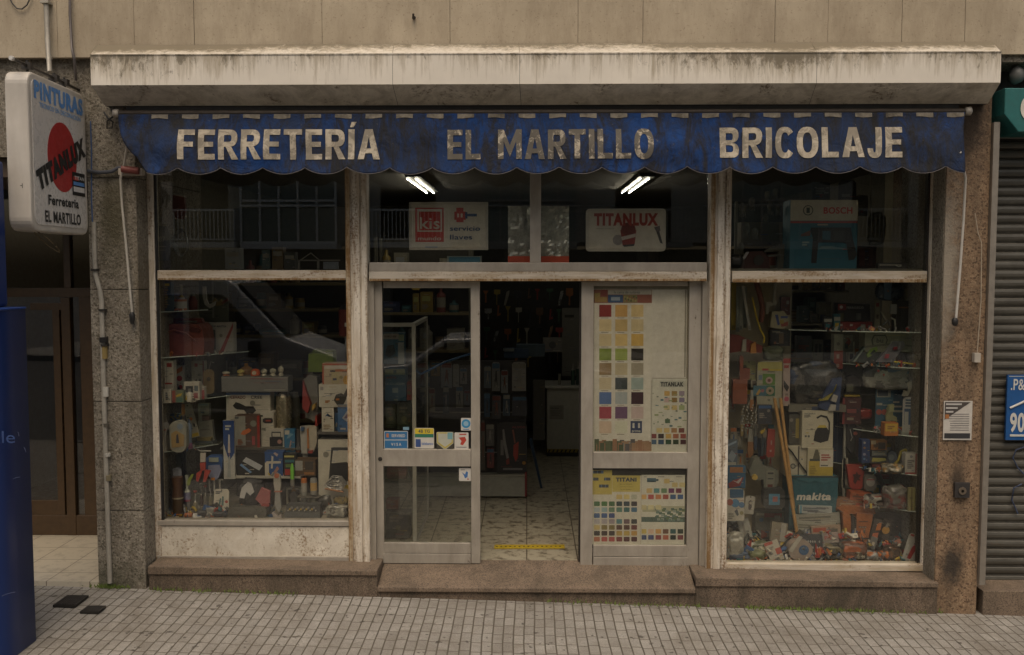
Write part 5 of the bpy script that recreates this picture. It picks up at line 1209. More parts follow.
# middle
I('spray_gun_carton', 'large white carton printed with a black spray gun under the grey box', 'carton', stand(227, 392.5, 271, 446, (zs2, .62, .72)), carton(WHT, [('t', 'CEVADO', .10, .88, .44, .94, (.12, .03, .02)), ('t', 'CREE', .56, .88, .82, .94, (.05, .05, .05)), ('r', 0, .955, 1, 1, BLU), ('p', [(.15, .75), (.22, .82), (.3, .80), (.45, .74), (.62, .74), (.68, .66), (.6, .6), (.45, .62), (.4, .67), (.25, .68), (.2, .70)], BLK), ('p', [(.45, .62), (.5, .62), (.56, .45), (.48, .45)], BLK), ('c', .6, .8, .05, GRY), ('l', .1, .3, .4, .5, 4, GRY)], .13))
I('steel_canister', 'brushed beige steel canister standing beside the spray gun carton', 'canister', stand(274.5, 391.5, 290, 446, (zs2, .6, .8)), can([(.95, 0), (1, .05), (1, .88), (.85, .93), (.7, 1)], [(0, .9, P((.35, .30, .20), .25, .6)), (.9, 1, P((.2, .17, .12), .3, .7))]))
I('glass_jar', 'tall ribbed glass jar behind the steel canister', 'jar', stand(288, 393, 299, 440, (zs2, .75, .85)), can([(1, 0), (1, .85), (.7, .95), (.7, 1)], [(0, .9, P((.12, .11, .08), .15)), (.9, 1, GRY)]))
I('lance_pack', 'tall blue and white pack showing a long pointed tool', 'blister card', stand(224, 420.5, 235, 478, (zs1-.02, .31, .315)), carton((.42, .40, .35), [('r', 0, .62, 1, 1, (.02, .05, .16)), ('p', [(0, .62), (.5, .30), (1, .45), (1, .66), (0, .66)], (.02, .05, .16)), ('p', [(.40, .45), (.47, .76), (.60, .76), (.62, .45)], (.46, .44, .40)), ('r', .5, .4, .54, .62, (.45, .2, .12)), ('l', .2, .83, .8, .93, 2, (.40, .39, .33)), ('p', [(.3, .03), (.65, .03), (.6, .40), (.45, .38)], (.30, .30, .28))], .03))
I('clamp_pack', 'grey and dark red pack with a bright orange strap tool', 'pack', stand(235.5, 415.5, 260, 447.5, s2), carton((.10, .06, .045), [('r', 0, .06, .42, .98, (.27, .26, .22)), ('p', [(.22, .42), (.3, .52), (.55, .6), (.66, .55), (.6, .48), (.35, .38)], (.5, .14, .05)), ('r', .68, .08, .8, .35, (.3, .06, .06)), ('l', .1, .08, .35, .26, 4, (.25, .1, .05)), ('c', .75, .75, .1, (.20, .20, .16)), ('r', .9, 0, 1, 1, RED), ('r', .0, .9, .15, .96, (.08, .08, .08))], .10))
I('lock_carton', 'white carton with black oval badge and red script', 'carton', stand(260.5, 412.5, 274, 446.5, s2), carton(WHT, [('p', [(.2, .72), (.2, .80), (.35, .84), (.85, .84), (.95, .80), (.95, .72), (.85, .68), (.35, .68)], (.04, .03, .03)), ('r', .42, .74, .78, .78, (.36, .07, .04)), ('c', .15, .9, .03, BLK), ('l', .1, .48, .45, .55, 2, GRY)], .16))
I('pouch_carton', 'white carton printed with a black pouch in front of the badge carton', 'carton', stand(269.5, 429, 284, 446.5, (zs2, .515, .54)), carton((.44, .40, .33), [('r', .02, .02, .92, .55, BLK), ('r', .15, .55, .8, .85, (.04, .04, .04)), ('r', .22, .58, .76, .78, WHT), ('c', .7, .3, .12, (.35, .18, .14))], .06))
I('blue_carton', 'bright blue carton with pale top beside the pouch carton', 'carton', stand(284.5, 429.5, 295, 452.5, (zs2-.04, .505, .51)), carton((.03, .13, .23), [('r', .05, .78, .5, .97, WHT), ('p', [(.2, .6), (.5, .85), (.9, .8), (.5, .65)], (.15, .27, .33)), ('p', [(.45, .25), (.6, .55), (.7, .5), (.55, .15)], (.33, .22, .16))], .06))
I('bulb_box', 'pair of slanting white and orange bulb packs on the upper step', 'bulb pack', stand(301, 425.5, 318, 453, (zs2-.04, .49, .5)), sil([('carton', [(.05, 0), (.4, 0), (.45, 1), (0, .97)], (.34, .32, .28)), ('sleeve', [(.5, .05), (.8, .08), (1, .4), (1, .97), (.45, 1)], (.40, .35, .27), -.01), ('print', [(.45, .2), (.55, .2), (.52, .95), (.44, .9)], (.38, .15, .04), -.02), ('foot', [(.5, .03), (.75, .03), (.8, .15), (.5, .12)], RED, -.022), ('corner', [(.05, .85), (.22, .82), (.3, .95), (.1, .98)], (.05, .09, .16), -.022)], .05))
I('light_bulb', 'round white light bulb standing in front of the bulb packs', 'light bulb', stand(302, 448.5, 307.5, 461, (zs1+.02, .33, .5)), can([(.35, 0), (.35, .3), (.6, .4), (1, .62), (1, .8), (.6, .96), (.1, 1)], [(0, .35, P((.3, .28, .25), .3, .7)), (.35, 1, P((.62, .58, .5), .15))]))
I('tile_case', 'black case printed with two pale slanting tiles on the low step', 'case', stand(236.5, 452.5, 265, 475.5, s1), carton(BLK, [('p', [(.22, .62), (.35, .80), (.93, .42), (.80, .22)], (.40, .40, .40)), ('p', [(.12, .45), (.18, .52), (.55, .15), (.48, .10)], (.15, .25, .42)), ('l', .3, .06, .55, .12, 1, WHT)], .11))
I('blue_carton', 'blue carton with white crossed shapes on the low step', 'carton', stand(264.5, 452, 283, 475.5, s1), carton((.025, .07, .20), [('p', [(.1, .50), (.1, .60), (.9, .62), (.9, .52)], WHT), ('p', [(.35, .3), (.45, .3), (.5, .8), (.4, .85)], WHT), ('r', 0, 0, .25, .55, WHT), ('p', [(.5, .95), (.7, .8), (.75, .9), (.6, 1)], (.4, .3, .28)), ('p', [(.45, .1), (.7, .4), (.8, .3), (.6, .05)], (.30, .15, .12))], .1))
I('striped_pack', 'black pack with yellow, green and red bands at the end of the low step', 'pack', stand(284, 454, 295.5, 476.5, s1), carton(BLK, [('r', .05, .85, .9, .93, (.4, .35, .1)), ('r', .1, .62, .9, .74, TEAL), ('r', .15, .40, .75, .55, (.10, .16, .04)), ('r', .1, .05, .75, .32, RED)], .08))
I('amber_ring', 'small amber and black rings stacked beside the blue carton', 'rings', stand(295, 430, 301, 456, (zs2-.04, .52, .6)), can([(1, 0), (1, .2), (.7, .25), (.7, 1)], [(0, .1, ORG), (.1, .2, YEL), (.2, 1, (.05, .045, .04))]))
I('open_box', 'open brown box with a white card standing under the light bulb', 'box', stand(295, 460, 315.5, 477.5, s1), carton((.10, .06, .03), [('r', .02, .35, .38, .95, (.28, .27, .24)), ('r', .45, .1, .95, .25, (.28, .13, .04)), ('r', .5, .4, .9, .9, (.05, .04, .03))], .12))
# right column of the left window
I('green_bag', 'lime green canvas bag at the top right of the left window', 'bag', free(308, 350, 333.5, 372, .60), lambda w, h: [('body', MB().prism([(-w/2, 0), (w*.45, 0), (w/2, h*.25), (w*.48, h*.85), (-w*.48, h*.82)], 0, .14, P((.15, .21, .02), .6))), ('flap', MB().prism([(-w*.35, h*.83), (w*.45, h*.86), (w*.5, h*.94), (-w*.3, h)], .01, .13, P((.13, .18, .02), .6)))])
I('grey_sack', 'grey bag with a red edge hanging below the lime green bag', 'bag', free(305, 374, 319.5, 424, .56), sil([('body', [(.1, .15), (.9, .05), (1, .5), (.95, .95), (.4, 1), (0, .9)], (.15, .14, .12)), ('edge', [(0, .35), (.35, .25), (.55, .45), (.25, .7), (.05, .9)], (.22, .035, .03), -.05), ('patch', [(.65, .3), (.85, .35), (.9, .45), (.7, .42)], (.4, .25, .06), -.052), ('lace', [(.85, .0), (1, .0), (1, .22), (.88, .2)], RED, -.051)], .1))
q = stand(322, 407.5, 334, 431.5, s3)
I('white_carton', 'white carton with small blue triangle on the dark bracket shelf', 'carton', q, carton(WHT, [('p', [(.3, .6), (.5, .76), (.55, .62), (.85, .6), (.8, .64), (.3, .66)], (.04, .09, .2)), ('l', .15, .1, .85, .3, 3, (.3, .24, .16)), ('l', .15, .38, .3, .55, 2, GRY)], .1))
I('blue_carton', 'blue carton with pale fan picture on the dark bracket shelf', 'carton', stand(338, 404.5, 350, 432, s3), carton((.06, .13, .26), [('p', [(.35, .5), (.9, .85), (1, .85), (1, .4), (.7, .38)], (.30, .30, .32)), ('p', [(.5, .5), (.95, .75), (1, .5)], (.16, .10, .14)), ('r', .2, .08, .65, .14, (.4, .35, .3)), ('r', 0, .9, 1, 1, (.22, .20, .18))], .1))
I('blue_carton', 'narrow dark blue carton squeezed between the two others', 'carton', stand(334, 413, 338, 431.5, (zs3, .38, .5)), carton((.03, .08, .16), [('r', .2, .2, .8, .4, GRY)], .1))
q = stand(319, 384.5, 350, 407, (W(333, 407, .34).z, .34, .345))
I('pan_carton', 'white carton printed with a black frying pan', 'carton', q, carton(WHT, [('p', [(.48, .3), (.55, .55), (.72, .62), (.88, .5), (.9, .25), (.75, .08), (.58, .1)], (.05, .045, .035)), ('p', [(.78, .5), (.95, .95), (1, .9), (.9, .45)], (.06, .05, .04)), ('p', [(.80, .12), (.95, .55), (.98, .5), (.86, .08)], WHT), ('r', .55, .3, .66, .38, (.35, .12, .02)), ('l', .2, .18, .38, .3, 2, (.35, .15, .05)), ('r', .05, .75, .15, .9, (.25, .22, .2))], .16))
q = stand(322.5, 363.5, 348.5, 384.5, (W(333, 384.5, .35).z, .35, .355))
I('orange_carton', 'cream and orange carton topping the stack at the right', 'carton', q, carton((.38, .30, .20), [('r', 0, .92, 1, 1, (.32, .07, .03)), ('r', .08, .75, .95, .9, WHT), ('r', .5, .62, .95, .72, (.40, .12, .04)), ('p', [(.78, .2), (.85, .4), (1, .45), (1, 0), (.85, 0)], (.45, .25, .05)), ('r', .35, .05, .65, .6, (.36, .30, .16)), ('r', .4, .2, .55, .3, (.05, .05, .1)), ('r', .3, .6, .5, .68, (.06, .04, .04)), ('r', 0, 0, .06, .9, (.32, .07, .03)), ('c', .72, .35, .08, (.25, .22, .1))], .15))
I('clamp_carton', 'large white carton printed with a black clamp and yellow bar', 'carton', stand(318.5, 440, 350, 478, (zdk+.0, .3, .32)), carton(WHT, [('p', [(.3, .35), (.42, .9), (.48, .88), (.42, .68), (.9, .70), (1, .66), (1, .45), (.85, .42), (.4, .45), (.36, .30)], BLK), ('r', .45, .86, 1, .9, (.04, .04, .04)), ('r', .45, .33, .95, .38, YEL), ('p', [(.5, .30), (.62, .42), (.8, .3)], (.30, .28, .23)), ('l', .1, .1, .35, .25, 3, GRY), ('c', .25, .8, .04, GRY)], .14))
I('fire_extinguisher', 'dark red cylinder behind the right edge of the left window', 'canister', free(337.5, 305, 348, 336, .75), can([(1, 0), (1, .85), (.5, 1)], [(0, .85, P((.19, .03, .02), .35)), (.85, 1, BLK)]))
# floor of the left display
I('hat_pack', 'black fabric cap with white patch on a grey round stand', 'cap', stand(238, 480, 262, 510, (zdk+.05, .2, .3)), lambda w, h: [('body', lump((.018, .016, .015), .7, .2, 2, .12)(w, h)), ('patch', MB().prism([(-w*.40, h*.42), (-w*.30, h*.75), (-w*.05, h*.95), (w*.1, h*.9), (w*.22, h*.62), (w*.05, h*.5), (-w*.1, h*.62), (-w*.2, h*.40)], -.022, -.012, (.42, .40, .38)))])
I('pink_cloth', 'folded dusty pink cloth lying over the dark cap', 'cloth', stand(256, 487.5, 271, 505, (zdk+.08, .17, .2)), sil([('cloth', [(0, .4), (.4, 1), (1, .8), (.95, .2), (.6, .1), (.5, 0)], (.30, .09, .085)), ('fold', [(.35, .0), (.5, .2), (.95, .15), (.9, .02)], (.25, .05, .04), -.012)], .03))
I('round_stand', 'grey round plastic stand at the front of the left display', 'stand', stand(228, 507.5, 266.5, 521, sdL), lambda w, h: MB().lathe([(w*.48, 0), (w*.5, h*.15), (w*.5, h*.8), (w*.47, h), (w*.4, h*.96)], P((.085, .08, .066), .35), 28, 0, w*.4, 0) if False else MB().prism(rr(-w/2, w/2, 0, h, h*.3, 4), 0, .14, P((.085, .08, .066), .35)))
I('sample_card', 'white sample card with two teal strokes left of the grey stand', 'card', stand(213.5, 489.5, 228.5, 513, (zdk, .2, .24)), card(WHT, [('p', [(.3, .35), (.4, .65), (.5, .62), (.42, .3)], (.08, .14, .13)), ('p', [(.5, .35), (.55, .72), (.66, .7), (.66, .35)], (.08, .14, .13)), ('l', .1, .8, .6, .92, 2, (.1, .1, .1)), ('c', .85, .5, .06, RED), ('p', [(.35, .1), (.55, .25), (.7, .15), (.5, .02)], RED), ('l', .1, .02, .3, .25, 3, GRY)]), tilt=rad(-8))
def shears(w, h):
    a = MB(); a.prism([(-w*.12, h*.42), (-w*.45, h*.30), (-w*.5, h*.05), (-w*.35, 0), (-w*.25, h*.12), (-w*.05, h*.4)], 0, .02, (.34, .045, .03)); 
    b = MB(); b.prism([(w*.12, h*.42), (w*.5, h*.38), (w*.3, h*.2), (w*.15, h*.0), (-w*.02, h*.0), (w*.05, h*.25)], 0, .02, (.34, .045, .03)); b2 = MB(); b2.prism([(-w*.15, h*.4), (w*.15, h*.4), (w*.18, h*.68), (-w*.2, h*.66)], -.004, .015, (.34, .045, .03))
    c = MB(); c.prism([(-w*.17, h*.68), (w*.17, h*.7), (w*.2, h), (-w*.15, h)], -.002, .012, (.42, .37, .31)); return [('handle', a), ('handle', b), ('pivot', b2), ('blade_card', c)]
I('pruning_shears', 'red handled pruning shears hanging in a white sleeve', 'shears', free(195.5, 453, 210.5, 482, .22), shears)
I('sander', 'blue and pale violet hand sander pack beside the red shears', 'power tool', free(205, 455, 223.5, 479, .32), sil([('body', [(0, .6), (.1, .9), (.3, 1), (.9, 1), (1, .85), (.95, .4), (.1, .4)], (.03, .075, .20)), ('panel', [(.25, .6), (.85, .62), (.95, .4), (.8, .1), (.65, 0), (.4, 0), (.25, .2)], (.20, .21, .30), -.012), ('label', [(.3, .75), (.8, .75), (.8, .92), (.3, .92)], (.25, .27, .22), -.012), ('button', [(.42, .0), (.6, .0), (.6, .1), (.42, .1)], (.5, .18, .02), -.02)], .05))
I('rack', 'wire rack of small metal parts below the blue sander', 'rack', free(207, 479, 223, 491, .30), lambda w, h: MB().box(-w/2, w/2, 0, .01, h*.9, h, GRY).box(-w*.4, -w*.3, 0, .01, 0, h*.9, GRY).box(-w*.1, 0, 0, .01, .0, h*.9, (.3, .29, .25)).box(w*.25, w*.35, 0, .01, 0, h*.9, GRY))
I('leather_sheath', 'brown leather sheath cylinder near the left window edge', 'sheath', stand(170.5, 478, 182, 516, sdL), can([(.95, 0), (.95, .42), (1, .45), (.95, .48), (.85, .75), (1, 1)], [(0, .43, (.09, .055, .025)), (.43, .47, (.36, .32, .22)), (.47, 1, (.10, .05, .025))]))
I('work_glove', 'pale work glove standing in the brown leather sheath', 'glove', free(172, 468, 181, 484, .26), lump((.27, .27, .28), .7, .3, 5, .03))
I('tube_pack', 'white tube with violet ring and red base on the display floor', 'tube', stand(182.5, 476, 190, 513, sdL), can([(.9, 0), (.9, .3), (1, .32), (.9, .55), (.5, .6), (.3, .65), (.5, 1)], [(0, .3, (.12, .11, .1)), (.3, .35, (.33, .05, .08)), (.35, .55, (.18, .17, .26)), (.55, 1, (.42, .42, .34))]))
I('green_glove', 'yellow green glove tip behind the white tube', 'glove', free(187, 474, 194, 486, .30), sil([('finger', [(.1, 0), (.4, .1), (.6, .5), (1, .95), (.7, 1), (.3, .7), (0, .3)], (.22, .27, .02))], .015))
for k, (px, lab, c1, c2) in enumerate((((192.5, 491, 197, 514), 'screwdriver with red cap standing at the left', (.35, .06, .04), (.25, .22, .15)), ((199, 484, 203, 506), 'screwdriver with long steel shaft beside the red capped one', (.3, .28, .25), (.1, .05, .04)), ((203, 486, 207, 506), 'red striped slim tool behind the black brush', (.32, .08, .06), (.3, .27, .22)), ((208, 482, 212.5, 511), 'black brush with pale handle near the sample card', (.04, .04, .04), (.32, .29, .2)))):
    I('screwdriver', lab, 'tool', stand(*px, sdL), can([(.5, 0), (.9, .1), (.9, .5), (.3, .55), (.3, .9), (.8, .93), (.8, 1)], [(0, .5, c2), (.5, .9, P((.3, .28, .24), .3, .6)), (.9, 1, c1)]), group='small tools standing on the left display floor')
for k, (px, lab, c) in enumerate((((190, 506, 199, 513), 'pale coil of tape on the display floor beside the screwdrivers', (.34, .31, .25)), ((205, 508, 214, 516), 'light grey stone on the display floor under the black brush', (.28, .27, .24)), ((196, 511, 206, 518), 'black rubber piece lying before the screwdrivers', (.03, .03, .03)), ((213, 512, 226, 519), 'dark folded strap lying under the sample card', (.045, .045, .05)))):
    I('small_part', lab, 'small part', stand(*px, sdL), lump(c, .5, .3, k+8, .04))
I('hammer_handle', 'orange wooden handled mallet lying along the display front', 'mallet', stand(185, 513.5, 223, 520.5, (zdk, .13, .16)), lambda w, h: [('head', MB().lathe([(h*.5, -.03), (h*.55, 0), (h*.5, .03)], (.34, .11, .04), 12, -w*.42, .02, h*.5, 'x')), ('handle', MB().tube([(-w*.4, .02, h*.45), (w*.5, .01, h*.2)], .006, (.26, .08, .03), 8))])
I('brush_rack', 'small white framed brush set beside the green marker', 'brush set', stand(286.5, 485, 301, 507, sdL), lambda w, h: MB().box(-w/2, -w*.42, 0, .03, 0, h*.85, WHT).box(w*.42, w/2, 0, .03, h*.3, h*.85, WHT).box(-w/2, w/2, 0, .03, h*.8, h*.88, WHT).prism([(-w*.2, h*.2), (w*.2, h*.2), (w*.28, h*.55), (0, h*.75), (-w*.28, h*.55)], 0, .02, (.14, .13, .12)).prism([(-w*.15, h*.7), (w*.15, h*.7), (0, h)], 0, .02, (.25, .14, .05)))
I('marker', 'bright green marker standing upright near the striped pack', 'marker', stand(290, 464, 294, 486, (W(292, 486, .25).z, .25, .26)), can([(1, 0), (1, .8), (.6, .9), (.4, 1)], [(0, .3, GRY), (.3, 1, (.16, .42, .04))]))
for px, lab, c1, c2 in (((300.5, 479, 306.5, 496), 'tin with orange top, left one of the upper pair', ORG, (.28, .26, .22)), ((309.5, 479, 316.5, 495), 'tin with dull steel top, right one of the upper pair', (.25, .24, .22), (.42, .25, .07)), ((300, 498, 306.5, 507), 'short grey spool below the orange topped tin', (.26, .25, .22), (.2, .19, .16)), ((309.5, 498, 317, 508), 'short gold flecked spool below the steel topped tin', (.27, .25, .18), (.23, .21, .15))):
    z = W(303, px[3], .26).z
    I('tin', lab, 'tin', stand(*px, (z, .25, .27)), can([(1, 0), (1, .8), (.9, 1)], [(0, .25, (.2, .19, .16)), (.25, .75, c2), (.75, 1, c1)]), group='tins on the left display floor')
mb = MB(); zq = W(308, 496.5, .26).z; mb.box(W(297, 496, .26).x, W(319, 496, .26).x, .24, .4, zq-.008, zq-.002, (.10, .09, .07)); mb.box(W(318, 496, .3).x, W(319, 496, .3).x, .3, .4, zdk, zq-.008, (.08, .07, .06)); solo(mb, 'tin_shelf', 'little shelf under the upper pair of tins', 'shelf')
I('striped_lance', 'white and red figure shaped cleaning brush standing before the step', 'brush', stand(272, 473, 283, 521, sdL), lambda w, h: [('handle', MB().prism([(-w*.3, h*.95), (0, h), (w*.3, h*.95), (w*.35, h*.75), (w*.25, h*.6), (-w*.2, h*.6), (-w*.3, h*.75)], 0, .025, (.34, .31, .26))), ('ring', MB().disc(0, h*.94, w*.22, -.006, .002, (.38, .12, .06), 14)), ('bristles', MB().prism([(-w*.15, h*.6), (w*.25, h*.6), (w*.35, h*.25), (w*.1, h*.12), (-w*.25, h*.3)], 0, .03, (.25, .24, .22))), ('band', MB().box(-w*.25, w*.45, -.004, .01, h*.58, h*.61, (.36, .13, .08))), ('foot', MB().prism([(-w*.5, h*.12), (-w*.35, h*.14), (0, h*.05), (w*.35, h*.08), (w*.4, 0), (-w*.25, 0)], -.01, .03, (.40, .35, .32)))])
def tray(w, h):
    a = MB(); a.box(-w/2, w/2, 0, .12, 0, h*.45, (.10, .10, .095)); a.box(-w*.47, w*.47, .03, .125, h*.45, h*.98, (.07, .07, .068))
    b = MB()
    for k in range(16): b.disc(-w*.42+w*.052*k, h*(.55+.1*((k*7) % 3)), .006+.002*(k % 3), .022, .030, [(.36, .34, .3), (.4, .28, .05), (.2, .19, .18)][k % 3], 8)
    return [('tray', a), ('bits', b)]
I('bit_tray', 'grey plastic tray of small metal bits on the display floor', 'tray', stand(284.5, 505.5, 320, 521, sdL), tray)
def foil(w, h):
    mb = MB()
    for k in range(11):
        a = -.8+k*.16; mb.tube([(-w*.5, .03, h*.35), (-w*.1, .0+.01*(k % 3), h*(.5+a*.5)), (w*.3, .0, h*(.5+a*.45)), (w*.5, .03, h*.45)], .005, P((.36, .34, .31), .25, .5), 6)
    mb.tube([(-w*.45, -.01, h*.2), (w*.4, -.015, h*.02)], .008, (.28, .11, .03), 6); return mb
I('whisk', 'bundle of silver wires with orange strap at the right corner', 'wire bundle', free(324, 474, 346, 492, .25), foil)
def coil(w, h):
    mb = MB()
    for k in range(5):
        mb.tube([(w*.48*math.cos(a)*(1-k*.05), .02+k*.012, h*.5+h*.48*math.sin(a)*(1-k*.04)) for a in [i*.4 for i in range(17)]], .004, P((.26, .25, .22), .3, .4), 6)
    return mb
I('cable_coil', 'loose coil of grey cable beside the wire bundle', 'cable coil', free(321, 480, 349, 505, .33), coil)
I('chrome_parts', 'bag of shiny chrome parts lying at the right corner of the display floor', 'bag of parts', stand(325, 506, 347, 520, sdL), lump((.22, .21, .18), .15, .35, 4, .10, [(.10, .095, .08), (.33, .31, .26)]))
I('chrome_parts', 'small bag of brass screws above the chrome parts', 'bag of screws', free(333, 497, 347, 506, .28), lump((.14, .12, .07), .3, .35, 14, .05, [(.30, .22, .08)]))
I('grey_bag', 'dull grey plastic bag between the spools and the chrome parts', 'bag', stand(317, 495, 333, 519, (zdk, .3, .35)), lump((.07, .066, .055), .3, .25, 11, .1))
I('blister_card', 'grey blister card hanging behind the leather sheath', 'blister card', free(166, 455, 181, 478, .45), card((.14, .13, .10), [('l', .2, .5, .8, .85, 3, (.24, .22, .18))], blister=(.25, .1, .75, .45, (.10, .09, .07))))
I('blister_card', 'teal label card hanging at the left edge below the lowest shelf', 'blister card', free(160, 458, 166, 470, .25), card((.22, .26, .25), [('l', .2, .3, .8, .7, 2, GRY)]))
I('blister_card', 'narrow card with orange band at the left edge', 'blister card', free(159, 473, 166, 493, .25), card((.12, .12, .10), [('r', .1, .75, .9, .9, (.36, .18, .03))]))
I('pale_stand', 'thin pale upright rack at the left edge of the display floor', 'rack', stand(161, 493, 167, 518, (zdk, .2, .3)), carton((.17, .16, .13), [], .05, False))

# ------------------------------------------------------------------ upper part of the left window: a hanging sign card and dial
def thermo(w, h): return MB().prism([(-w*.35, 0), (w*.35, 0), (w*.5, h*.25), (w*.5, h*.75), (w*.3, h), (-w*.3, h), (-w*.5, h*.75), (-w*.5, h*.25)], 0, .02, (.13, .13, .12)).text('87', -w*.2, w*.2, h*.55, h*.7, -.002, (.3, .28, .24), .02).box(-w*.25, w*.25, -.003, 0, h*.4, h*.43, (.26, .24, .2)).box(-w*.2, w*.2, -.003, 0, h*.3, h*.32, (.26, .24, .2))
I('hanging_tag', 'oval grey tag with pale writing hanging at the left of the upper pane', 'tag', free(154.5, 226, 170, 261, .18), thermo)
I('red_plaque', 'dark red rounded panel hanging high at the left of the upper pane', 'panel', free(172, 195, 186, 219, .35), sil([('panel', [(.1, 1), (.95, .9), (1, .4), (.8, 0), (.3, .02), (.05, .4)], (.14, .05, .04)), ('edge', [(.1, 1), (.95, .9), (.95, .96), (.1, 1.08)], (.36, .34, .3), -.01)], .03))
I('hanging_coil', 'hanging coil of grey cord beside the oval tag', 'coil', free(172, 228, 187, 257, .3), lambda w, h: coil(w, h))
I('wire_basket', 'small wire basket frame on the shelf of the upper pane', 'basket', free(298, 253, 340, 269, .4), lambda w, h: MB().box(-w/2, w/2, 0, .01, h*.5, h*.58, GRY).box(-w/2, -w*.46, 0, .01, 0, h*.58, GRY).box(-w*.05, 0, 0, .01, 0, h*.58, GRY).box(w*.1, w*.45, 0, .03, 0, h*.45, (.2, .22, .24)).tube([(-w*.45, .01, h*.55), (-w*.2, .01, h), (0, .01, h*.55)], .005, GRY, 5))
mb = MB(); a = W(157, 269, .4); b = W(348, 269, .4); mb.box(a.x, b.x, .2, .7, a.z-.02, a.z-.005, (.1, .09, .07)); solo(mb, 'shelf', 'dim upper shelf behind the transom of the left window', 'shelf')
for k, (p, c) in enumerate((((262, 250, 270, 269), (.06, .09, .08)), ((272, 247, 283, 269), (.12, .08, .03)), ((284, 252, 295, 269), (.05, .05, .04)), ((225, 248, 240, 269), (.20, .2, .18)))):
    I('carton', ['narrow dark green carton on the dim upper shelf', 'brown carton on the dim upper shelf beside the green one', 'black carton on the dim upper shelf left of the wire basket', 'pale carton at the middle of the dim upper shelf'][k], 'carton', free(*p, .45), carton(c, [('r', .1, .6, .9, .8, (.2, .18, .13))], .1))
# ================================================================== GOODS IN THE RIGHT WINDOW
sd = (zdr, .13, .9)
# beige hanging board
q = R4(727, 282, 790, 500, .62); mb = MB(); mb.box(q[0]-.1, q[1], .62, .64, zdr, q[3]+.1, 'backboard'); solo(mb, 'hanging_board', 'cream hanging board at the left of the right window', 'board')
q = R4(838, 455, 862, 512, .7); mb = MB(); mb.box(q[0], XRR-.03, .94, .97, zdr, W(880, 395, .95).z, 'backboard'); solo(mb, 'hanging_board', 'stained cream board behind the corner shelves of the right window', 'board')
def strip(px0, px1, py0, py1, c, lab, Y=.45, cat='strip', roll=0, name='plastic_strip', group=None, th=.012):
    return I(name, lab, cat, free(px0, py0, px1, py1, Y), lambda w, h: MB().box(-w/2, w/2, 0, th, 0, h, c).box(-w*.35, w*.35, -.002, 0, h*.02, h*.1, tuple(x*.6 for x in c)), roll=roll, group=group)
strip(731.5, 736, 283, 330, (.34, .24, .02), 'upright yellow ruler hanging at the window edge', name='ruler', cat='ruler')
for k, (a, b, c) in enumerate(((736.5, 740, (.16, .17, .13)), (740, 743, (.22, .22, .17)), (743.5, 747, (.12, .13, .10)))):
    strip(a, b, 287, 332-k*2, c, ['dull green cable duct next to the yellow ruler', 'pale cable duct in the middle of three', 'dark green cable duct, rightmost of three'][k], .42, 'cable duct', 0, 'cable_duct', 'cable ducts hanging in the right window')
strip(749, 751.5, 285, 330, (.33, .31, .25), 'slanting pale metal strip between the ducts and the yellow cane', .38, 'metal strip', rad(-10), 'metal_strip')
I('cane', 'yellow curved cane hanging beside the dark red hose', 'cane', free(752, 297, 765, 343, .36), lambda w, h: MB().tube([(-w/2, 0, h), (-w*.2, 0, h*.6), (w*.15, 0, h*.3), (w/2, 0, h*.12), (w*.42, 0, 0)], .007, (.42, .30, .02), 8))
I('hose', 'thick dark red hose hanging beside the yellow cane', 'hose', free(754, 282, 764, 322, .42), lambda w, h: MB().tube([(-w*.3, 0, h), (0, 0, h*.75), (w*.35, 0, h*.4), (w*.3, 0, h*.1), (w*.15, 0, 0)], .022, P((.14, .045, .025), .6), 10))
I('pipe_tee', 'pale plastic pipe with angle bracket hanging at the top', 'pipe', free(766, 281, 777, 314, .44), lambda w, h: [('pipe', MB().tube([(w*.35, 0, h), (w*.2, 0, h*.35)], .011, (.28, .26, .19), 8)), ('bracket', MB().prism([(-w/2, h*.35), (w/2, h*.4), (w/2, h*.28), (-w*.2, h*.22), (-w*.25, 0), (-w*.45, 0)], 0, .02, (.25, .23, .17)))])
I('cement_bag', 'cream paper bag with blue and red print near the top of the right window', 'bag', free(770, 311, 789.5, 329, .5), lambda w, h: [('bag', MB().prism([(-w*.48, h*.1), (w*.15, 0), (w*.5, h*.3), (w*.5, h*.6), (w*.2, h), (-w*.4, h*.95)], 0, .08, (.33, .29, .17))), ('print', MB().prism([(-w*.25, h*.8), (-w*.1, h*.8), (0, h*.25), (-w*.1, h*.2)], -.003, .0, (.04, .06, .18)).box(w*.05, w*.4, -.003, 0, h*.6, h*.72, (.06, .08, .22)).prism([(w*.05, h*.3), (w*.42, h*.42), (w*.42, h*.2), (w*.1, h*.12)], -.003, 0, (.28, .06, .04)).box(w*.0, w*.2, -.0035, -.0005, h*.3, h*.5, (.34, .25, .05)))])
I('dark_red_carton', 'dark red carton behind the cream paper bag', 'carton', free(781, 297, 790, 315, .58), carton((.11, .03, .02), [('r', .6, .6, .9, .8, GRY)], .06))
I('black_pack', 'black pack with faint brown window below the cream paper bag', 'pack', free(770, 330, 790, 346, .5), carton(BLK, [('r', .45, .15, .68, .8, (.12, .08, .04)), ('c', .25, .2, .08, (.2, .08, .03)), ('r', .1, .85, .5, .92, (.2, .18, .12))], .06))
I('pennant', 'dull red cloth pennant with an orange tip hanging under the cane', 'pennant', free(730, 334, 763, 353, .40), sil([('cloth', [(0, 1), (.25, .95), (1, .35), (.95, 0), (.3, .1), (0, 0)], (.15, .035, .025)), ('tag', [(.33, .1), (.47, .1), (.47, .75), (.36, .7)], (.30, .28, .22), -.02), ('tip', [(.6, 0), (.78, 0), (.75, .6), (.62, .5)], (.36, .16, .04), -.02)], .02))
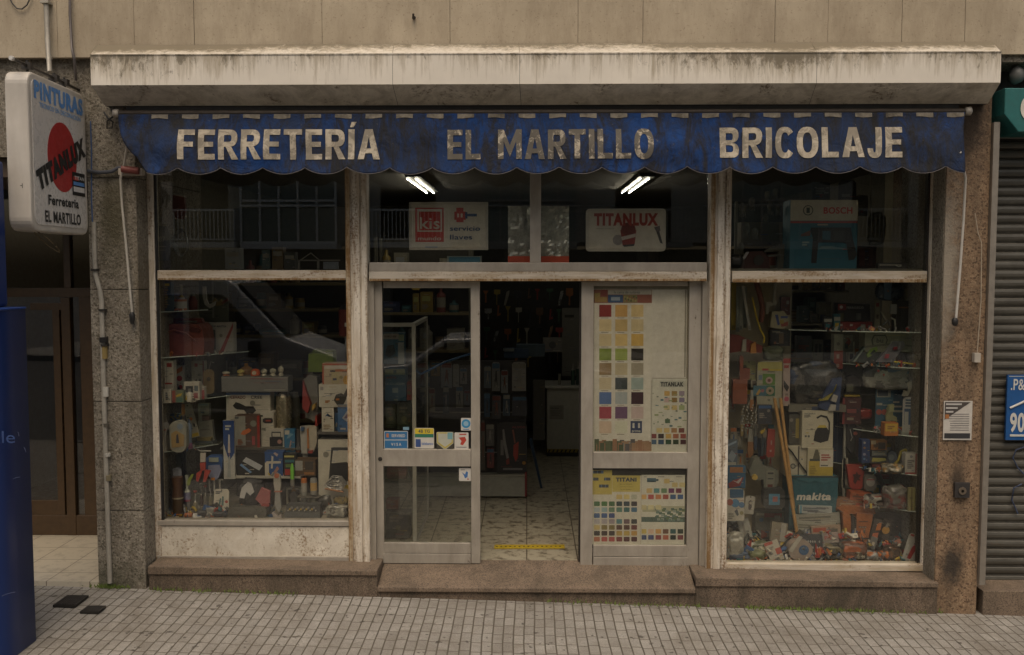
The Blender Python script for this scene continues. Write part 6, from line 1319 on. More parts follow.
I('green_net', 'tangle of grey green net under the black pack', 'net', free(764, 347, 784, 361, .45), lump((.09, .10, .055), .6, .4, 21, .08))
I('wooden_tool', 'red brown wooden plane box with upright handle at the left edge', 'wooden tool', free(733, 355, 750, 404, .40), lambda w, h: [('body', MB().box(-w*.5, w*.35, 0, .07, 0, h*.5, (.22, .07, .035))), ('block', MB().box(-w*.05, w*.5, .01, .07, h*.5, h*.72, (.19, .055, .03))), ('handle', MB().prism([(-w*.1, h*.5), (w*.08, h*.5), (w*.1, h*.95), (-w*.02, h), (-w*.12, h*.95)], 0, .03, (.20, .06, .03))), ('wire', MB().tube([(-w*.1, -.01, h*.55), (-w*.3, -.015, h*.85), (-w*.2, -.01, h)], .003, (.1, .08, .05), 5))])
I('yellow_card', 'olive yellow card with a hole beside the wooden plane', 'card', free(742, 361, 755.5, 380, .50), card((.24, .23, .10), [('c', .2, .7, .1, (.08, .08, .04))]))
I('yellow_card', 'tall pale card with green square and blue panel of round pictures', 'blister card', free(757, 361, 782, 408, .46), card((.30, .28, .20), [('r', .02, .80, 1, .98, (.33, .30, .10)), ('r', .2, .80, .45, .84, (.36, .06, .05)), ('r', .5, .79, 1, .83, (.40, .32, .05)), ('r', .22, .50, .72, .73, (.09, .18, .03)), ('c', .48, .59, .075, (.34, .24, .2)), ('c', .48, .59, .035, (.14, .04, .04)), ('r', -.15, .26, .5, .48, (.07, .14, .17)), ('r', .38, .26, .72, .48, (.05, .14, .08)), ('c', .52, .37, .085, (.30, .23, .16)), ('c', .52, .37, .03, (.05, .07, .03)), ('p', [(-.05, .29), (.1, .42), (.15, .36), (.05, .27)], (.36, .22, .06)), ('c', .22, .37, .035, (.30, .12, .12)), ('r', .05, .6, .2, .7, (.12, .16, .2))]))
I('pink_card', 'tall narrow card with red head and black drawing beside the pale card', 'blister card', free(783, 358.5, 790, 406, .45), card((.33, .26, .22), [('r', 0, .9, 1, 1, (.28, .04, .03)), ('r', .1, .8, .8, .86, (.28, .05, .04)), ('p', [(.1, .55), (.9, .4), (.6, .3), (.1, .4)], BLK), ('c', .55, .15, .05, (.35, .07, .1))]))
I('parts_card', 'small card with black square picture under the olive card', 'blister card', free(751, 380, 763, 387, .48), card((.26, .24, .17), [('r', .1, .2, .4, .9, (.07, .05, .03)), ('l', .5, .3, .95, .7, 2, (.14, .13, .1))]))
for k, (px, lab, c, ro) in enumerate((((750, 390, 753.5, 411), 'orange brown wooden rule beside the red plane box', (.28, .12, .04), 0), ((748, 385, 751, 402), 'grey green file hanging aslant below the olive card', (.07, .085, .07), .5), ((747.5, 429, 753.5, 457), 'brown wooden handle hanging from a pale chain', (.22, .10, .035), 0), ((754, 425, 757.5, 450), 'blue grey saw blade hanging beside the wooden handle', (.05, .07, .11), 0), ((758, 423, 761, 456), 'dark saw with light teeth hanging in the middle', (.04, .05, .07), 0), ((740.5, 415, 743.5, 436), 'pale yellow stick hanging near the window edge', (.32, .24, .10), 0))):
    I('hanging_tool', lab, 'tool', free(*px, .45+.015*k), lambda w, h, c=c: [('blade', MB().prism([(-w*.3, h), (w*.3, h), (w*.45, h*.55), (-w*.45, h*.55)], 0, .01, (.25, .24, .2))), ('handle', MB().prism([(-w*.45, h*.55), (w*.45, h*.55), (w*.5, h*.15), (w*.2, 0), (-w*.3, .0), (-w*.5, h*.2)], -.006, .014, c))], roll=ro, group='tools hanging in the right window')
for k, (x, y0, y1) in enumerate(((743, 405, 432), (747.5, 403, 430), (752, 404, 428), (756, 408, 424))):
    def ch(w, h):
        mb = MB()
        for j in range(9): mb.lathe([(.002, -.008), (.009, 0), (.002, .008)], (.33, .31, .26), 6, .006*((j*7) % 3-1), 0, h*(j+.5)/9)
        return mb
    I('white_chain', ['pale plastic chain, leftmost of four beside the window edge', 'pale plastic chain, second of four beside the window edge', 'pale plastic chain, third of four beside the window edge', 'short pale plastic chain next to the blue topped pack'][k], 'chain', free(x-2.5, y0, x+2.5, y1, .42), ch, group='chains hanging in the right window')
I('black_pack', 'black blister pack with blue header in front of the cream board', 'blister pack', free(758, 405, 772, 424, .40), carton((.04, .04, .045), [('r', .05, .82, .95, .97, (.04, .09, .2)), ('c', .75, .7, .08, GRY), ('l', .1, .3, .5, .6, 3, (.2, .18, .14))], .03))
I('folding_pouch', 'red leather pouch with white lettering hanging near the sticks', 'pouch', free(766.5, 429, 775, 457.5, .40), lambda w, h: [('body', MB().prism([(-w*.3, h), (w*.5, h*.97), (w*.45, h*.05), (w*.2, .0), (0, h*.04), (-w*.25, 0), (-w*.5, h*.06), (-w*.42, h*.6)], 0, .025, (.25, .04, .025))), ('lettering', MB().box(0, w*.12, -.003, 0, h*.45, h*.6, (.36, .3, .27)).box(-w*.1, w*.1, -.003, 0, h*.2, h*.27, (.4, .34, .3)))])
I('pliers', 'pliers with black and yellow handles left of the red pouch', 'pliers', free(760, 427, 768, 456, .42), sil([('handle', [(.1, 0), (.4, 0), (.5, .6), (.25, .7)], (.03, .04, .05)), ('handle', [(.6, .05), (.9, .1), (.7, .65), (.5, .6)], (.03, .035, .04)), ('jaw', [(.3, .65), (.7, .65), (.8, .85), (.5, 1), (.2, .85)], (.12, .10, .07), -.006), ('mark', [(.0, .82), (.5, .95), (.45, .87), (.1, .76)], YEL, -.014)], .015))
cn = [('red', RED), ('blue', BLU), ('cream', WHT), ('orange', ORG), ('yellow', YEL), ('black', BLK), ('teal', TEAL)]
for r_ in range(3):
    for k in range(6):
        nm, cc = cn[(r_*3+k*2) % 7]; px = 730+k*7.6+rnd.uniform(-1, 1); py = (392, 426, 452)[r_]+rnd.uniform(-3, 3)
        I('blister_card', f'{nm} topped card with a small tool, {["first", "second", "third", "fourth", "fifth", "sixth"][k]} in the {["upper", "middle", "lower"][r_]} row on the cream board', 'blister card', free(px, py, px+6, py+rnd.uniform(14, 22), .56+.008*k), card((.28, .26, .20), [('r', .02, .78, .98, .97, cc), ('p', [(.35, .1), (.5, .62), (.65, .65), (.7, .1), (.52, .35)], cn[(k+r_) % 7][1]), ('l', .1, .66, .8, .74, 1, (.1, .1, .1))]), group='cards hung on the cream board')
for k in range(14):
    nm, cc = cn[(k*3) % 7]; sup = (sR3, sR4, sR5, sR2, sR1)[k % 5]; sn = ['orange tin shelf', 'yellow hose shelf', 'lowest glass shelf', 'clear film shelf', 'toolbox shelf'][k % 5]; px = (898, 880, 878, 850, 826)[k % 5]+(k//5)*9; q_ = W(px, 400, sup[2]-.03)
    I('small_carton', f'{nm} carton with pale band, {["first", "second", "third"][k//5]} at the back of the {sn}', 'carton', (q_.x, sup[2]-.04, sup[0], .05+.012*(k % 3), .10+.02*(k % 4)), carton(cc, [('r', 0, .55, 1, .8, (.34, .31, .25)), ('r', .2, .1, .8, .4, cn[(k+2) % 7][1])], .05), group='cartons at the back of the glass shelves')
# two wooden sticks
for (p0, p1, lab) in (((774.5, 398, .35), (797.5, 536, .22), 'long wooden stick leaning across the right window, left one of the pair'), ((780.5, 398, .38), (793.5, 508, .27), 'long wooden stick leaning across the right window, right one of the pair')):
    mb = MB(); mb.tube([W(*p0), W(*p1)], .0135, P((.36, .20, .065), .55, 0, .3), 10); solo(mb, 'wooden_stick', lab, 'stick', 'wooden sticks leaning in the right window')
# cartons stacked on the teal bag
zm0 = zdr; zm = W(812, 476.5, .36).z; zn = W(816, 447.5, .38).z
I('tool_bag', 'teal fabric tool bag with cream lettering in the middle of the right window', 'tool bag', free(789.5, 476.5, 837.5, 530, .34), lambda w, h: [('body', MB().box(-w/2, w/2, 0, .22, 0, h, P((.022, .085, .105), .7, 0, .3))), ('top_flap', MB().prism([(-w/2, h), (-w*.3, h*.94), (-w*.1, h*.88), (0, h*.93), (w*.2, h*.87), (w*.4, h*.93), (w/2, h*.9), (w/2, h*1.005), (-w/2, h*1.005)], -.006, 0, (.03, .10, .12)).box(-w*.5, w*.5, -.008, -.0005, h*.985, h*1.01, (.03, .04, .045))), ('lettering', MB().text('makita', -w*.36, w*.36, h*.56, h*.70, -.004, (.46, .44, .38), .04, .15))])
I('vacuum_carton', 'white carton printed with a black vacuum cleaner and hose', 'carton', free(802, 411, 833, 448, .38), carton((.42, .38, .28), [('t', 'AirComfort', .06, .91, .42, .95, (.1, .1, .1)), ('l', .06, .82, .3, .9, 3, GRY), ('p', [(.38, .2), (.42, .45), (.5, .55), (.8, .55), (.9, .42), (.85, .2), (.6, .14)], BLK), ('p', [(.48, .55), (.55, .62), (.75, .62), (.8, .55)], (.42, .32, .06)), ('p', [(.45, .83), (.6, .9), (.8, .86), (.9, .7), (.9, .42), (.85, .42), (.85, .68), (.77, .81), (.6, .85), (.48, .79)], BLK), ('r', .12, .40, .22, .42, YEL), ('c', .12, .32, .03, (.1, .1, .1)), ('c', .22, .32, .03, (.1, .1, .1))], .2))
I('white_carton', 'white carton side with a black cable in front, under the vacuum carton', 'carton', free(786.5, 446, 807, 477, .40), carton((.40, .36, .27), [('c', .32, .35, .09, (.10, .10, .09)), ('c', .32, .35, .05, (.3, .28, .22)), ('r', .55, 0, .62, 1, (.07, .06, .05)), ('r', .72, .55, .78, .6, (.1, .1, .1))], .2))
mb = MB(); mb.tube([W(787, 447, .385), W(792, 452, .385), W(800, 464, .385), W(810, 477, .385)], .006, 'black', 6); solo(mb, 'black_cable', 'black cable hanging slanting over the white carton', 'cable')
I('brush_carton', 'yellow and white carton with a brush picture under the vacuum carton', 'carton', free(807.5, 448, 833, 477, .37), carton((.38, .34, .24), [('r', .05, 0, 1, .55, (.38, .28, .05)), ('p', [(.2, .62), (.5, .62), (.4, .95), (.3, .95)], (.10, .09, .06)), ('r', .08, .55, .6, .63, (.06, .06, .05)), ('r', .48, .35, 1, .93, WHT), ('l', .53, .55, .95, .8, 3, (.30, .1, .08)), ('r', .52, .38, .8, .42, (.1, .1, .1)), ('l', .1, .1, .4, .4, 4, (.26, .19, .04))], .2))
I('dark_carton', 'narrow dark carton standing left of the vacuum carton', 'carton', free(789, 414, 800, 444, .44), carton((.07, .065, .05), [('r', .6, .2, .9, .85, (.26, .20, .05)), ('c', .2, .8, .06, GRY)], .12))
I('grey_sander', 'grey machine with a round yellow knob below the hanging tools', 'machine', free(747.5, 457, 779, 491, .36), lambda w, h: [('body', MB().prism([(-w*.45, h*.6), (-w*.3, h*.95), (-w*.15, h), (0, h*.75), (w*.15, h*.68), (w*.45, h*.62), (w*.5, h*.4), (w*.42, 0), (w*.05, 0), (0, h*.35), (-w*.2, h*.3), (-w*.4, h*.45)], 0, .09, (.125, .125, .10))), ('knob', MB().disc(-w*.28, h*.42, w*.09, -.02, .02, (.38, .26, .06), 14)), ('plate', MB().box(w*.1, w*.36, -.003, 0, h*.1, h*.6, (.17, .165, .13)).box(w*.14, w*.32, -.005, -.003, h*.5, h*.55, (.04, .04, .04)).box(w*.14, w*.32, -.005, -.003, h*.35, h*.38, (.04, .04, .04)).box(w*.14, w*.30, -.005, -.003, h*.12, h*.2, (.10, .03, .02)))])
I('pump_case', 'black case with small blue screen under the grey machine', 'case', free(763.5, 488, 785, 509, .32), lambda w, h: [('body', MB().prism(rr(-w/2, w/2, 0, h, h*.25, 4), 0, .08, (.035, .035, .032))), ('screen', MB().box(-w*.25, w*.25, -.004, 0, h*.2, h*.72, (.06, .17, .25)).box(-w*.08, w*.15, -.0055, -.004, h*.35, h*.6, (.25, .10, .09)))])
I('grey_carton', 'grey green carton with red top printing below the black case', 'carton', stand(755, 512, 784, 546, (zdr, .34, .5)), carton((.12, .12, .09), [('r', .3, .85, .9, .97, (.20, .04, .03)), ('r', .65, .75, .85, .9, GRY), ('r', .03, .9, .3, .97, (.26, .24, .18)), ('c', .2, .78, .06, (.05, .1, .17)), ('p', [(.45, .3), (.5, .55), (.65, .6), (.75, .4), (.65, .2)], (.06, .05, .05)), ('p', [(.2, .2), (.4, .1), (.4, .4), (.2, .5)], (.19, .05, .035)), ('c', .57, .52, .06, (.26, .25, .23))], .14))
I('blue_pack', 'pack with pale blue ribbon print at the left edge of the right window', 'pack', free(726, 440, 737.5, 465, .30), carton((.10, .12, .14), [('p', [(.0, .7), (.9, .9), (.9, .98), (.0, .8)], (.24, .30, .36)), ('p', [(.1, .3), (.5, .6), (.9, .4), (.6, .1)], (.22, .25, .28)), ('r', .1, 0, .9, .12, (.34, .32, .26))], .04))
I('blue_pack', 'blue and red pack with white star below the pale ribbon pack', 'pack', free(728, 466, 745.5, 488, .27), carton((.04, .10, .17), [('r', .1, .7, .85, .95, (.26, .12, .05)), ('p', [(0, .2), (.3, .35), (.9, .5), (.7, .1), (.1, 0)], (.22, .05, .05)), ('p', [(.25, .35), (.5, .3), (.8, .5), (.75, .35), (.6, .2)], (.36, .33, .3))], .04))
I('leaflet', 'white leaflet with blue tools printed at the left edge of the right window', 'leaflet', free(726.5, 489, 744.5, 521, .22), card((.38, .35, .29), [('r', .2, .72, .95, .98, (.05, .10, .17)), ('c', .5, .55, .13, (.06, .16, .28)), ('c', .2, .58, .1, (.26, .07, .05)), ('p', [(.45, .3), (.6, .38), (.7, .2), (.6, .15)], (.08, .09, .1)), ('c', .85, .5, .09, (.07, .14, .25)), ('c', .85, .25, .06, (.22, .20, .1)), ('l', .1, .05, .5, .25, 3, GRY)]), tilt=rad(-4))
I('small_card', 'small white card with a black figure beside the leaflet', 'card', free(744, 496, 753.5, 514, .25), card((.33, .31, .26), [('p', [(.4, .3), (.35, .7), (.6, .8), (.75, .4), (.6, .2)], (.08, .07, .07)), ('c', .58, .62, .08, (.3, .27, .22))]), roll=rad(6))
# heap at the bottom
I('goggles_bag', 'dark blue bagged goggles in the lower left corner of the right window', 'goggles', stand(725, 520, 750, 552, sd), lump((.035, .045, .065), .15, .3, 31, .16, [(.09, .10, .11), (.02, .02, .025)]))
I('folded_bag', 'crumpled clear plastic bag on the left of the display floor', 'plastic bag', stand(727, 534, 745, 561, sd), lump((.26, .25, .21), .2, .4, 32, .10, [(.33, .31, .26)]))
I('blue_mitt', 'slate blue cloth pad lying at the very front left corner', 'pad', stand(726, 553, 752, 563, sd), lump((.06, .085, .13), .6, .25, 33, .10))
I('plastic_pack', 'flat plastic wrapped pack lying across the floor below the grey carton', 'plastic pack', stand(745, 543, 772, 559, sd), lump((.21, .20, .15), .2, .35, 34, .14, [(.10, .11, .06), (.28, .27, .21)]))
I('green_wire', 'clump of olive green wire at the front of the right window floor', 'wire', stand(748, 551, 766, 563, sd), lump((.08, .085, .03), .5, .45, 35, .07, [(.16, .17, .08)]))
I('red_white_pack', 'slanting white pack with red corners at the front of the display floor', 'pack', stand(771, 541, 785, 563, sd), carton((.36, .33, .27), [('r', 0, .85, .6, 1, (.30, .06, .04)), ('r', .6, .3, 1, .6, (.30, .06, .04)), ('r', .1, .0, .5, .12, (.33, .05, .04)), ('l', .2, .6, .6, .75, 2, GRY)], .03), roll=rad(-20), tilt=rad(-12))
I('tape_roll', 'pale pink roll with deep blue core at the front of the display floor', 'roll', stand(788, 539, 813, 563, sd), lambda w, h: [('roll', MB().disc(0, h*.48, w*.48, 0, .09, (.28, .22, .18), 28, h*.48)), ('core', MB().disc(w*.12, h*.5, w*.2, -.004, .0, (.03, .08, .17), 20)), ('ribbon', MB().prism([(-w*.5, h*.5), (-w*.1, h*1.15), (w*.05, h*1.1), (-w*.35, h*.4)], -.01, -.003, (.34, .32, .27)))])
I('socket_set', 'black hinged case of small sockets at the front of the display floor', 'socket set', stand(801, 535, 823, 561, sd), lambda w, h: [('case', MB().prism(rr(-w/2, w/2, 0, h, .012, 3), 0, .05, (.022, .024, .028))), ('sockets', [MB(), [None]][0] if False else (lambda m: [m.disc(-w*.34+w*.1*i, h*(.28+.22*j), w*.03, -.006, 0, (.30, .30, .28), 8, h*.045) for i in range(8) for j in range(3) if (i*j) % 7 != 5] and m)(MB()))], tilt=rad(-14), rz=rad(-4))
I('screw_packs', 'heap of small dark screw packs right of the socket case', 'packs', stand(822, 545, 850, 564, sd), lump((.05, .048, .035), .25, .4, 36, .13, [(.16, .13, .07), (.03, .03, .03)]))
cols = [(.30, .28, .23), (.26, .25, .21), (.34, .32, .27), (.12, .13, .13), (.20, .18, .14), (.05, .06, .08)]
for k, (px, lab, c, pr, ro) in enumerate((((799, 506, 832, 514), 'white labelled pack lying right under the teal bag lettering', (.28, .29, .27), [('r', .03, 0, .08, 1, (.07, .2, .26)), ('l', .12, .3, .9, .8, 2, (.10, .11, .12))], 2),
    ((795, 514, 840, 524), 'wide grey plastic pack across the middle of the heap', (.22, .21, .17), [('l', .1, .2, .9, .8, 2, (.12, .11, .09))], -3),
    ((796, 522, 836, 531), 'pale plastic pack under the wide grey one', (.27, .26, .21), [('l', .05, .2, .8, .7, 2, (.14, .13, .1))], 3),
    ((800, 530, 815, 541), 'dark barcode pack above the socket case', (.09, .10, .11), [('r', .2, .1, .3, .9, WHT), ('r', .4, .1, .5, .9, WHT), ('r', .65, .1, .8, .9, (.3, .3, .28))], -12),
    ((812, 526, 841, 534), 'red and cream card on the right of the heap', (.28, .20, .14), [('r', .05, .3, .5, .8, (.30, .06, .03)), ('r', .6, .2, .9, .6, (.1, .09, .07))], -4),
    ((814, 534, 840, 546), 'pinkish striped card lying low on the right of the heap', (.29, .22, .20), [('p', [(0, .1), (.4, .8), (.6, .8), (.3, .1)], (.3, .1, .1)), ('l', .4, .1, .9, .5, 2, GRY)], -8),
    ((770, 523, 786, 541), 'upright white tube pack in front of the grey carton', (.20, .17, .12), [('r', .6, 0, .9, 1, (.30, .28, .24))], 8),
    ((745, 519, 756, 549), 'long white twisted pack slanting left of the grey carton', (.30, .29, .25), [('r', .3, .1, .5, .9, (.22, .2, .17))], -14))):
    I('flat_pack', lab, 'pack', free(*px, .30-.022*k if k < 6 else .26), carton(c, pr, .04, False), roll=rad(ro), tilt=rad(-6))
# orange tool belt and dark side
def belt(w, h):
    a = MB(); oc = P((.30, .095, .022), .65, 0, .35)
    a.prism([(-w*.5, h*.9), (-w*.35, h*.98), (w*.45, h*.93), (w*.48, h*.80), (w*.2, h*.78), (-w*.1, h*.80), (-w*.32, h*.80)], .0, .06, oc)
    b = MB(); b.prism([(-w*.42, h*.82), (-w*.22, h*.80), (-w*.12, h*.2), (-w*.2, h*.1), (-w*.36, h*.3)], -.02, .05, oc)
    c = MB(); c.prism([(-w*.05, h*.84), (w*.38, h*.80), (w*.26, h*.22), (w*.15, h*.05), (w*.0, h*.04), (-w*.1, h*.15)], -.03, .05, oc)
    d = MB()
    for j in range(4): d.box(-w*.0, w*.24-.01*j, -.034, -.03, h*(.64-.12*j), h*(.66-.12*j), (.10, .05, .03))
    for j in range(3): d.disc(w*.04+w*.07*j, h*.52, .006, -.036, -.03, GRY, 8)
    d.box(-w*.09, w*.28, -.035, -.029, h*.25, h*.28, (.03, .025, .02)); d.disc(w*.09, h*.16, .013, -.036, -.03, GRY, 10)
    e = MB(); e.box(-w*.19, -w*.13, -.03, .02, h*.12, h*.78, (.03, .025, .022)); e.box(-w*.12, -w*.06, -.034, .02, h*.05, h*.72, (.035, .03, .025)); e.box(-w*.11, -w*.07, -.036, -.034, h*.1, h*.5, (.26, .24, .2))
    return [('strap', a), ('pouch', b), ('pouch', c), ('stitching', d), ('tool_loop', e)]
I('tool_belt', 'orange leather tool belt with pockets spread at the right of the display floor', 'tool belt', free(838.5, 505, 876, 549, .28), belt)
for k, (px, lab, pr) in enumerate((((868, 519, 880, 548), 'black pack with two orange round labels beside the tool belt', [('p', [(.3, .6), (.7, .65), (.65, .9), (.35, .85)], ORG), ('p', [(.1, .2), (.6, .25), (.6, .55), (.15, .5)], (.45, .13, .06))]), ((877, 519, 887.5, 546), 'black pack with an orange bear shaped label beside the dark panel', [('c', .5, .6, .14, (.42, .22, .04)), ('p', [(.35, .7), (.5, .9), (.7, .85), (.6, .7)], GRY)]))):
    I('bit_pack', lab, 'pack', free(*px, .26), carton((.045, .035, .028), pr, .03), roll=rad(12))
I('riveted_board', 'dark riveted panel standing behind the red knife pack', 'panel', free(873, 512, 921, 566, .42), lambda w, h: (lambda m: [m.disc(-w*.35+w*.17*i, h*(.3+.25*j)-w*.04*i, .004, -.003, 0, (.25, .10, .04), 6) for i in range(5) for j in range(3)] and m)(MB().prism([(-w*.5, h*.98), (-w*.1, h), (w*.5, h*.85), (w*.5, 0), (-w*.5, 0)], 0, .02, (.035, .03, .032))))
I('knife_pack', 'white pack with red knife leaning at the lower right corner', 'blister card', stand(901, 534, 916, 565, sd), card((.31, .30, .27), [('p', [(.3, .1), (.55, .1), (.8, .6), (.6, .65), (.45, .55)], (.26, .03, .03)), ('p', [(.5, .65), (.75, .6), (.8, .8), (.6, .85)], (.06, .06, .06)), ('r', .1, .9, .35, .97, (.3, .05, .04)), ('r', .65, .86, .9, .93, (.3, .05, .04)), ('p', [(.0, .0), (.1, .0), (.2, .6), (.1, .6)], (.36, .36, .33))]), roll=rad(18), tilt=rad(-6))
for k, (px, lab, c, st) in enumerate((((842, 543, 868, 564), 'orange leather strap curling over the display floor', (.33, .09, .03), [(.12, .05, .03)]), ((866, 553, 880, 564), 'small orange parcel near the centre of the floor heap', (.38, .11, .02), [(.30, .30, .30)]), ((878, 552, 892, 564), 'bright orange parcel nearest the dark riveted panel', (.42, .12, .02), [(.08, .05, .04)]), ((853, 551, 868, 564), 'bag of mixed brass and steel bits beside the orange strap', (.13, .11, .07), [(.30, .27, .2), (.05, .04, .03)]), ((886, 547, 902, 562), 'dark brown leather roll in front of the riveted panel', (.12, .06, .03), [(.05, .03, .02)]))):
    I('leather_piece', lab, 'parcel', stand(*px, sd), lump(c, .35, .4, 41+k, .09, st))
for k, (px, lab, c, pr) in enumerate((((836, 500, 868, 512), 'orange and brown printed box above the tool belt', (.20, .10, .05), [('l', .1, .2, .6, .7, 3, (.28, .2, .12)), ('c', .3, .4, .2, (.26, .17, .07)), ('r', .6, .2, .95, .8, (.28, .06, .03))]), ((850, 493, 872, 501), 'orange blade sheath pointing left above the lowest glass shelf', (.30, .08, .03), [('l', .1, .3, .9, .7, 1, (.12, .06, .04))]))):
    I('orange_box', lab, 'box', free(*px, .33), carton(c, pr, .10, False), roll=rad(5))
# shelf packs at the right
I('red_pouch', 'red fabric pouch with black splash mark hanging near the glass shelves', 'pouch', free(846.5, 464.5, 864.5, 489.5, .42), lambda w, h: [('body', MB().prism([(-w*.5, h*.97), (w*.45, h), (w*.5, h*.15), (w*.25, 0), (-w*.15, 0), (-w*.3, h*.1)], 0, .04, (.27, .04, .025))), ('mark', MB().prism([(-w*.12, h*.3), (-w*.1, h*.5), (-w*.18, h*.6), (0, h*.62), (w*.05, h*.72), (w*.15, h*.6), (w*.3, h*.6), (w*.2, h*.45), (w*.28, h*.35), (w*.1, h*.38), (0, h*.22)], -.003, 0, (.05, .015, .012)))])
I('white_card', 'pale card behind the red pouch', 'card', free(842, 458, 848, 488, .50), card((.30, .28, .22), []))
for k, (px, z, lab, c, pr) in enumerate((((862, 440, 870, 463), sR4, 'blue strip carton with a row of small round icons', (.025, .045, .12), [('c', .3, .88, .05, (.3, .28, .24)), ('c', .3, .66, .05, (.28, .14, .05)), ('c', .3, .38, .06, (.26, .25, .3)), ('c', .3, .18, .05, (.1, .2, .3))]), ((871, 440.5, 887, 450), sR4, 'orange and black carton lying on the other packs', (.26, .11, .03), [('c', .3, .5, .25, (.08, .05, .03)), ('r', .45, .1, .9, .8, (.05, .04, .03)), ('r', 0, .6, .3, 1, (.3, .25, .16))]),
    ((872, 451, 887, 456), sR4, 'flat grey carton under the orange and black one', (.13, .14, .13), [('r', .1, .2, .9, .6, (.25, .25, .2))]), ((870, 456.5, 887, 463), sR4, 'flat black carton with yellow lozenge label', (.05, .05, .05), [('p', [(.1, .3), (.15, .8), (.9, .75), (.95, .4), (.5, .2)], (.42, .38, .10))]), ((872, 464, 884, 470), sR4, 'dark red small box with yellow corner on the shelf edge', (.13, .03, .02), [('r', .6, .0, .9, .4, YEL)]))):
    I('small_box', lab, 'box', free(*px, .36), carton(c, pr, .08, False))
I('measuring_tape', 'tape measure pack with red and white round label', 'tape measure', free(864.5, 475, 876.5, 491, .38), lambda w, h: [('body', MB().prism(rr(-w/2, w/2, 0, h, w*.35, 5), 0, .05, (.13, .12, .1))), ('label', MB().disc(0, h*.55, w*.36, -.003, .0, (.33, .31, .27), 18).box(-w*.3, w*.3, -.0045, -.003, h*.68, h*.74, (.3, .05, .05)))])
I('torch', 'grey black rubber torch behind the tape measure', 'torch', free(876, 472, 885, 489, .5), lambda w, h: MB().tube([(-w*.4, 0, h*.9), (0, 0, h*.5), (w*.4, 0, h*.1)], .028, (.05, .05, .04), 12, .018))
I('yellow_hose', 'yellow bent hose piece on the shelf beside the white pack', 'hose', stand(894, 448, 909, 466, (sR4[0]+.02, .2, .4)), lambda w, h: MB().tube([(-w*.45, 0, h*.1), (-w*.2, 0, h*.35), (-w*.05, 0, h*.8), (w*.2, 0, h*.9), (w*.5, 0, h*.8)], .012, (.40, .28, .03), 9))
I('white_pack', 'tall white pack with fine black print near the right jamb', 'pack', stand(905, 453.5, 918, 474, sR4), carton((.36, .34, .29), [('c', .45, .85, .07, (.15, .15, .15)), ('l', .15, .25, .7, .7, 5, (.15, .14, .13)), ('r', .75, 0, 1, 1, (.22, .07, .06)), ('r', 0, 0, .75, .08, (.26, .06, .05))], .07))
I('disc_pack', 'grey disc packs on the shelf left of the yellow hose', 'disc pack', stand(887, 451, 897, 465, (sR4[0]+.02, .24, .4)), lambda w, h: MB().disc(0, h*.5, w*.5, 0, .03, (.12, .13, .16), 20, h*.5).disc(-w*.1, h*.55, w*.3, -.004, 0, (.24, .25, .26), 16))
I('clear_bags', 'pile of clear bags with orange ends below the yellow hose', 'bags', stand(885, 465, 905, 474.5, sR4), lump((.14, .12, .08), .15, .4, 51, .12, [(.34, .20, .07), (.22, .2, .15)]))
I('black_holster', 'black hanging holsters with pale buckles right of the vacuum carton', 'holster', free(845.5, 424, 861, 457, .48), lambda w, h: [('holster', MB().prism([(-w*.45, h), (w*.1, h), (w*.15, h*.3), (-w*.1, h*.1), (-w*.4, h*.3)], 0, .04, (.022, .02, .018))), ('holster', MB().prism([(w*.15, h*.95), (w*.5, h*.9), (w*.45, 0), (w*.2, .02*h)], -.01, .03, (.03, .02, .018))), ('buckle', MB().tube([(-w*.25, -.01, h*.85), (-w*.1, -.012, h*.6), (-w*.2, -.012, h*.5)], .004, (.25, .25, .22), 6)), ('label', MB().disc(w*.1, h*.72, w*.13, -.014, -.01, (.2, .06, .04), 10))])
I('blue_board', 'dark blue upright panel between the vacuum carton and the holsters', 'panel', free(833, 405, 843, 462, .62), carton((.025, .045, .09), [('r', .4, 0, .45, 1, (.08, .09, .12))], .03, False))
I('aluminium_post', 'slim aluminium post holding the glass shelves', 'post', free(843, 405, 845.5, 540, .5), carton((.25, .24, .20), [], .02, False))
I('mallet_pack', 'dark brown and grey bagged tools on the lowest glass shelf', 'bag', stand(885, 486, 909, 511, sR5), lump((.055, .04, .035), .3, .35, 52, .14, [(.17, .05, .04), (.13, .12, .1)]))
I('flat_blister', 'stack of white and red flat packs on the lowest glass shelf', 'packs', stand(866, 496, 894, 511, (sR5[0], .2, .4)), lump((.16, .12, .09), .3, .4, 53, .12, [(.26, .07, .04), (.28, .26, .22), (.06, .05, .045)]))
I('yellow_strips', 'pair of pale yellow strips standing by the right jamb', 'strips', stand(908, 488, 915, 511, sR5), carton((.24, .21, .09), [('r', .4, 0, .55, 1, (.1, .08, .04))], .03, False))
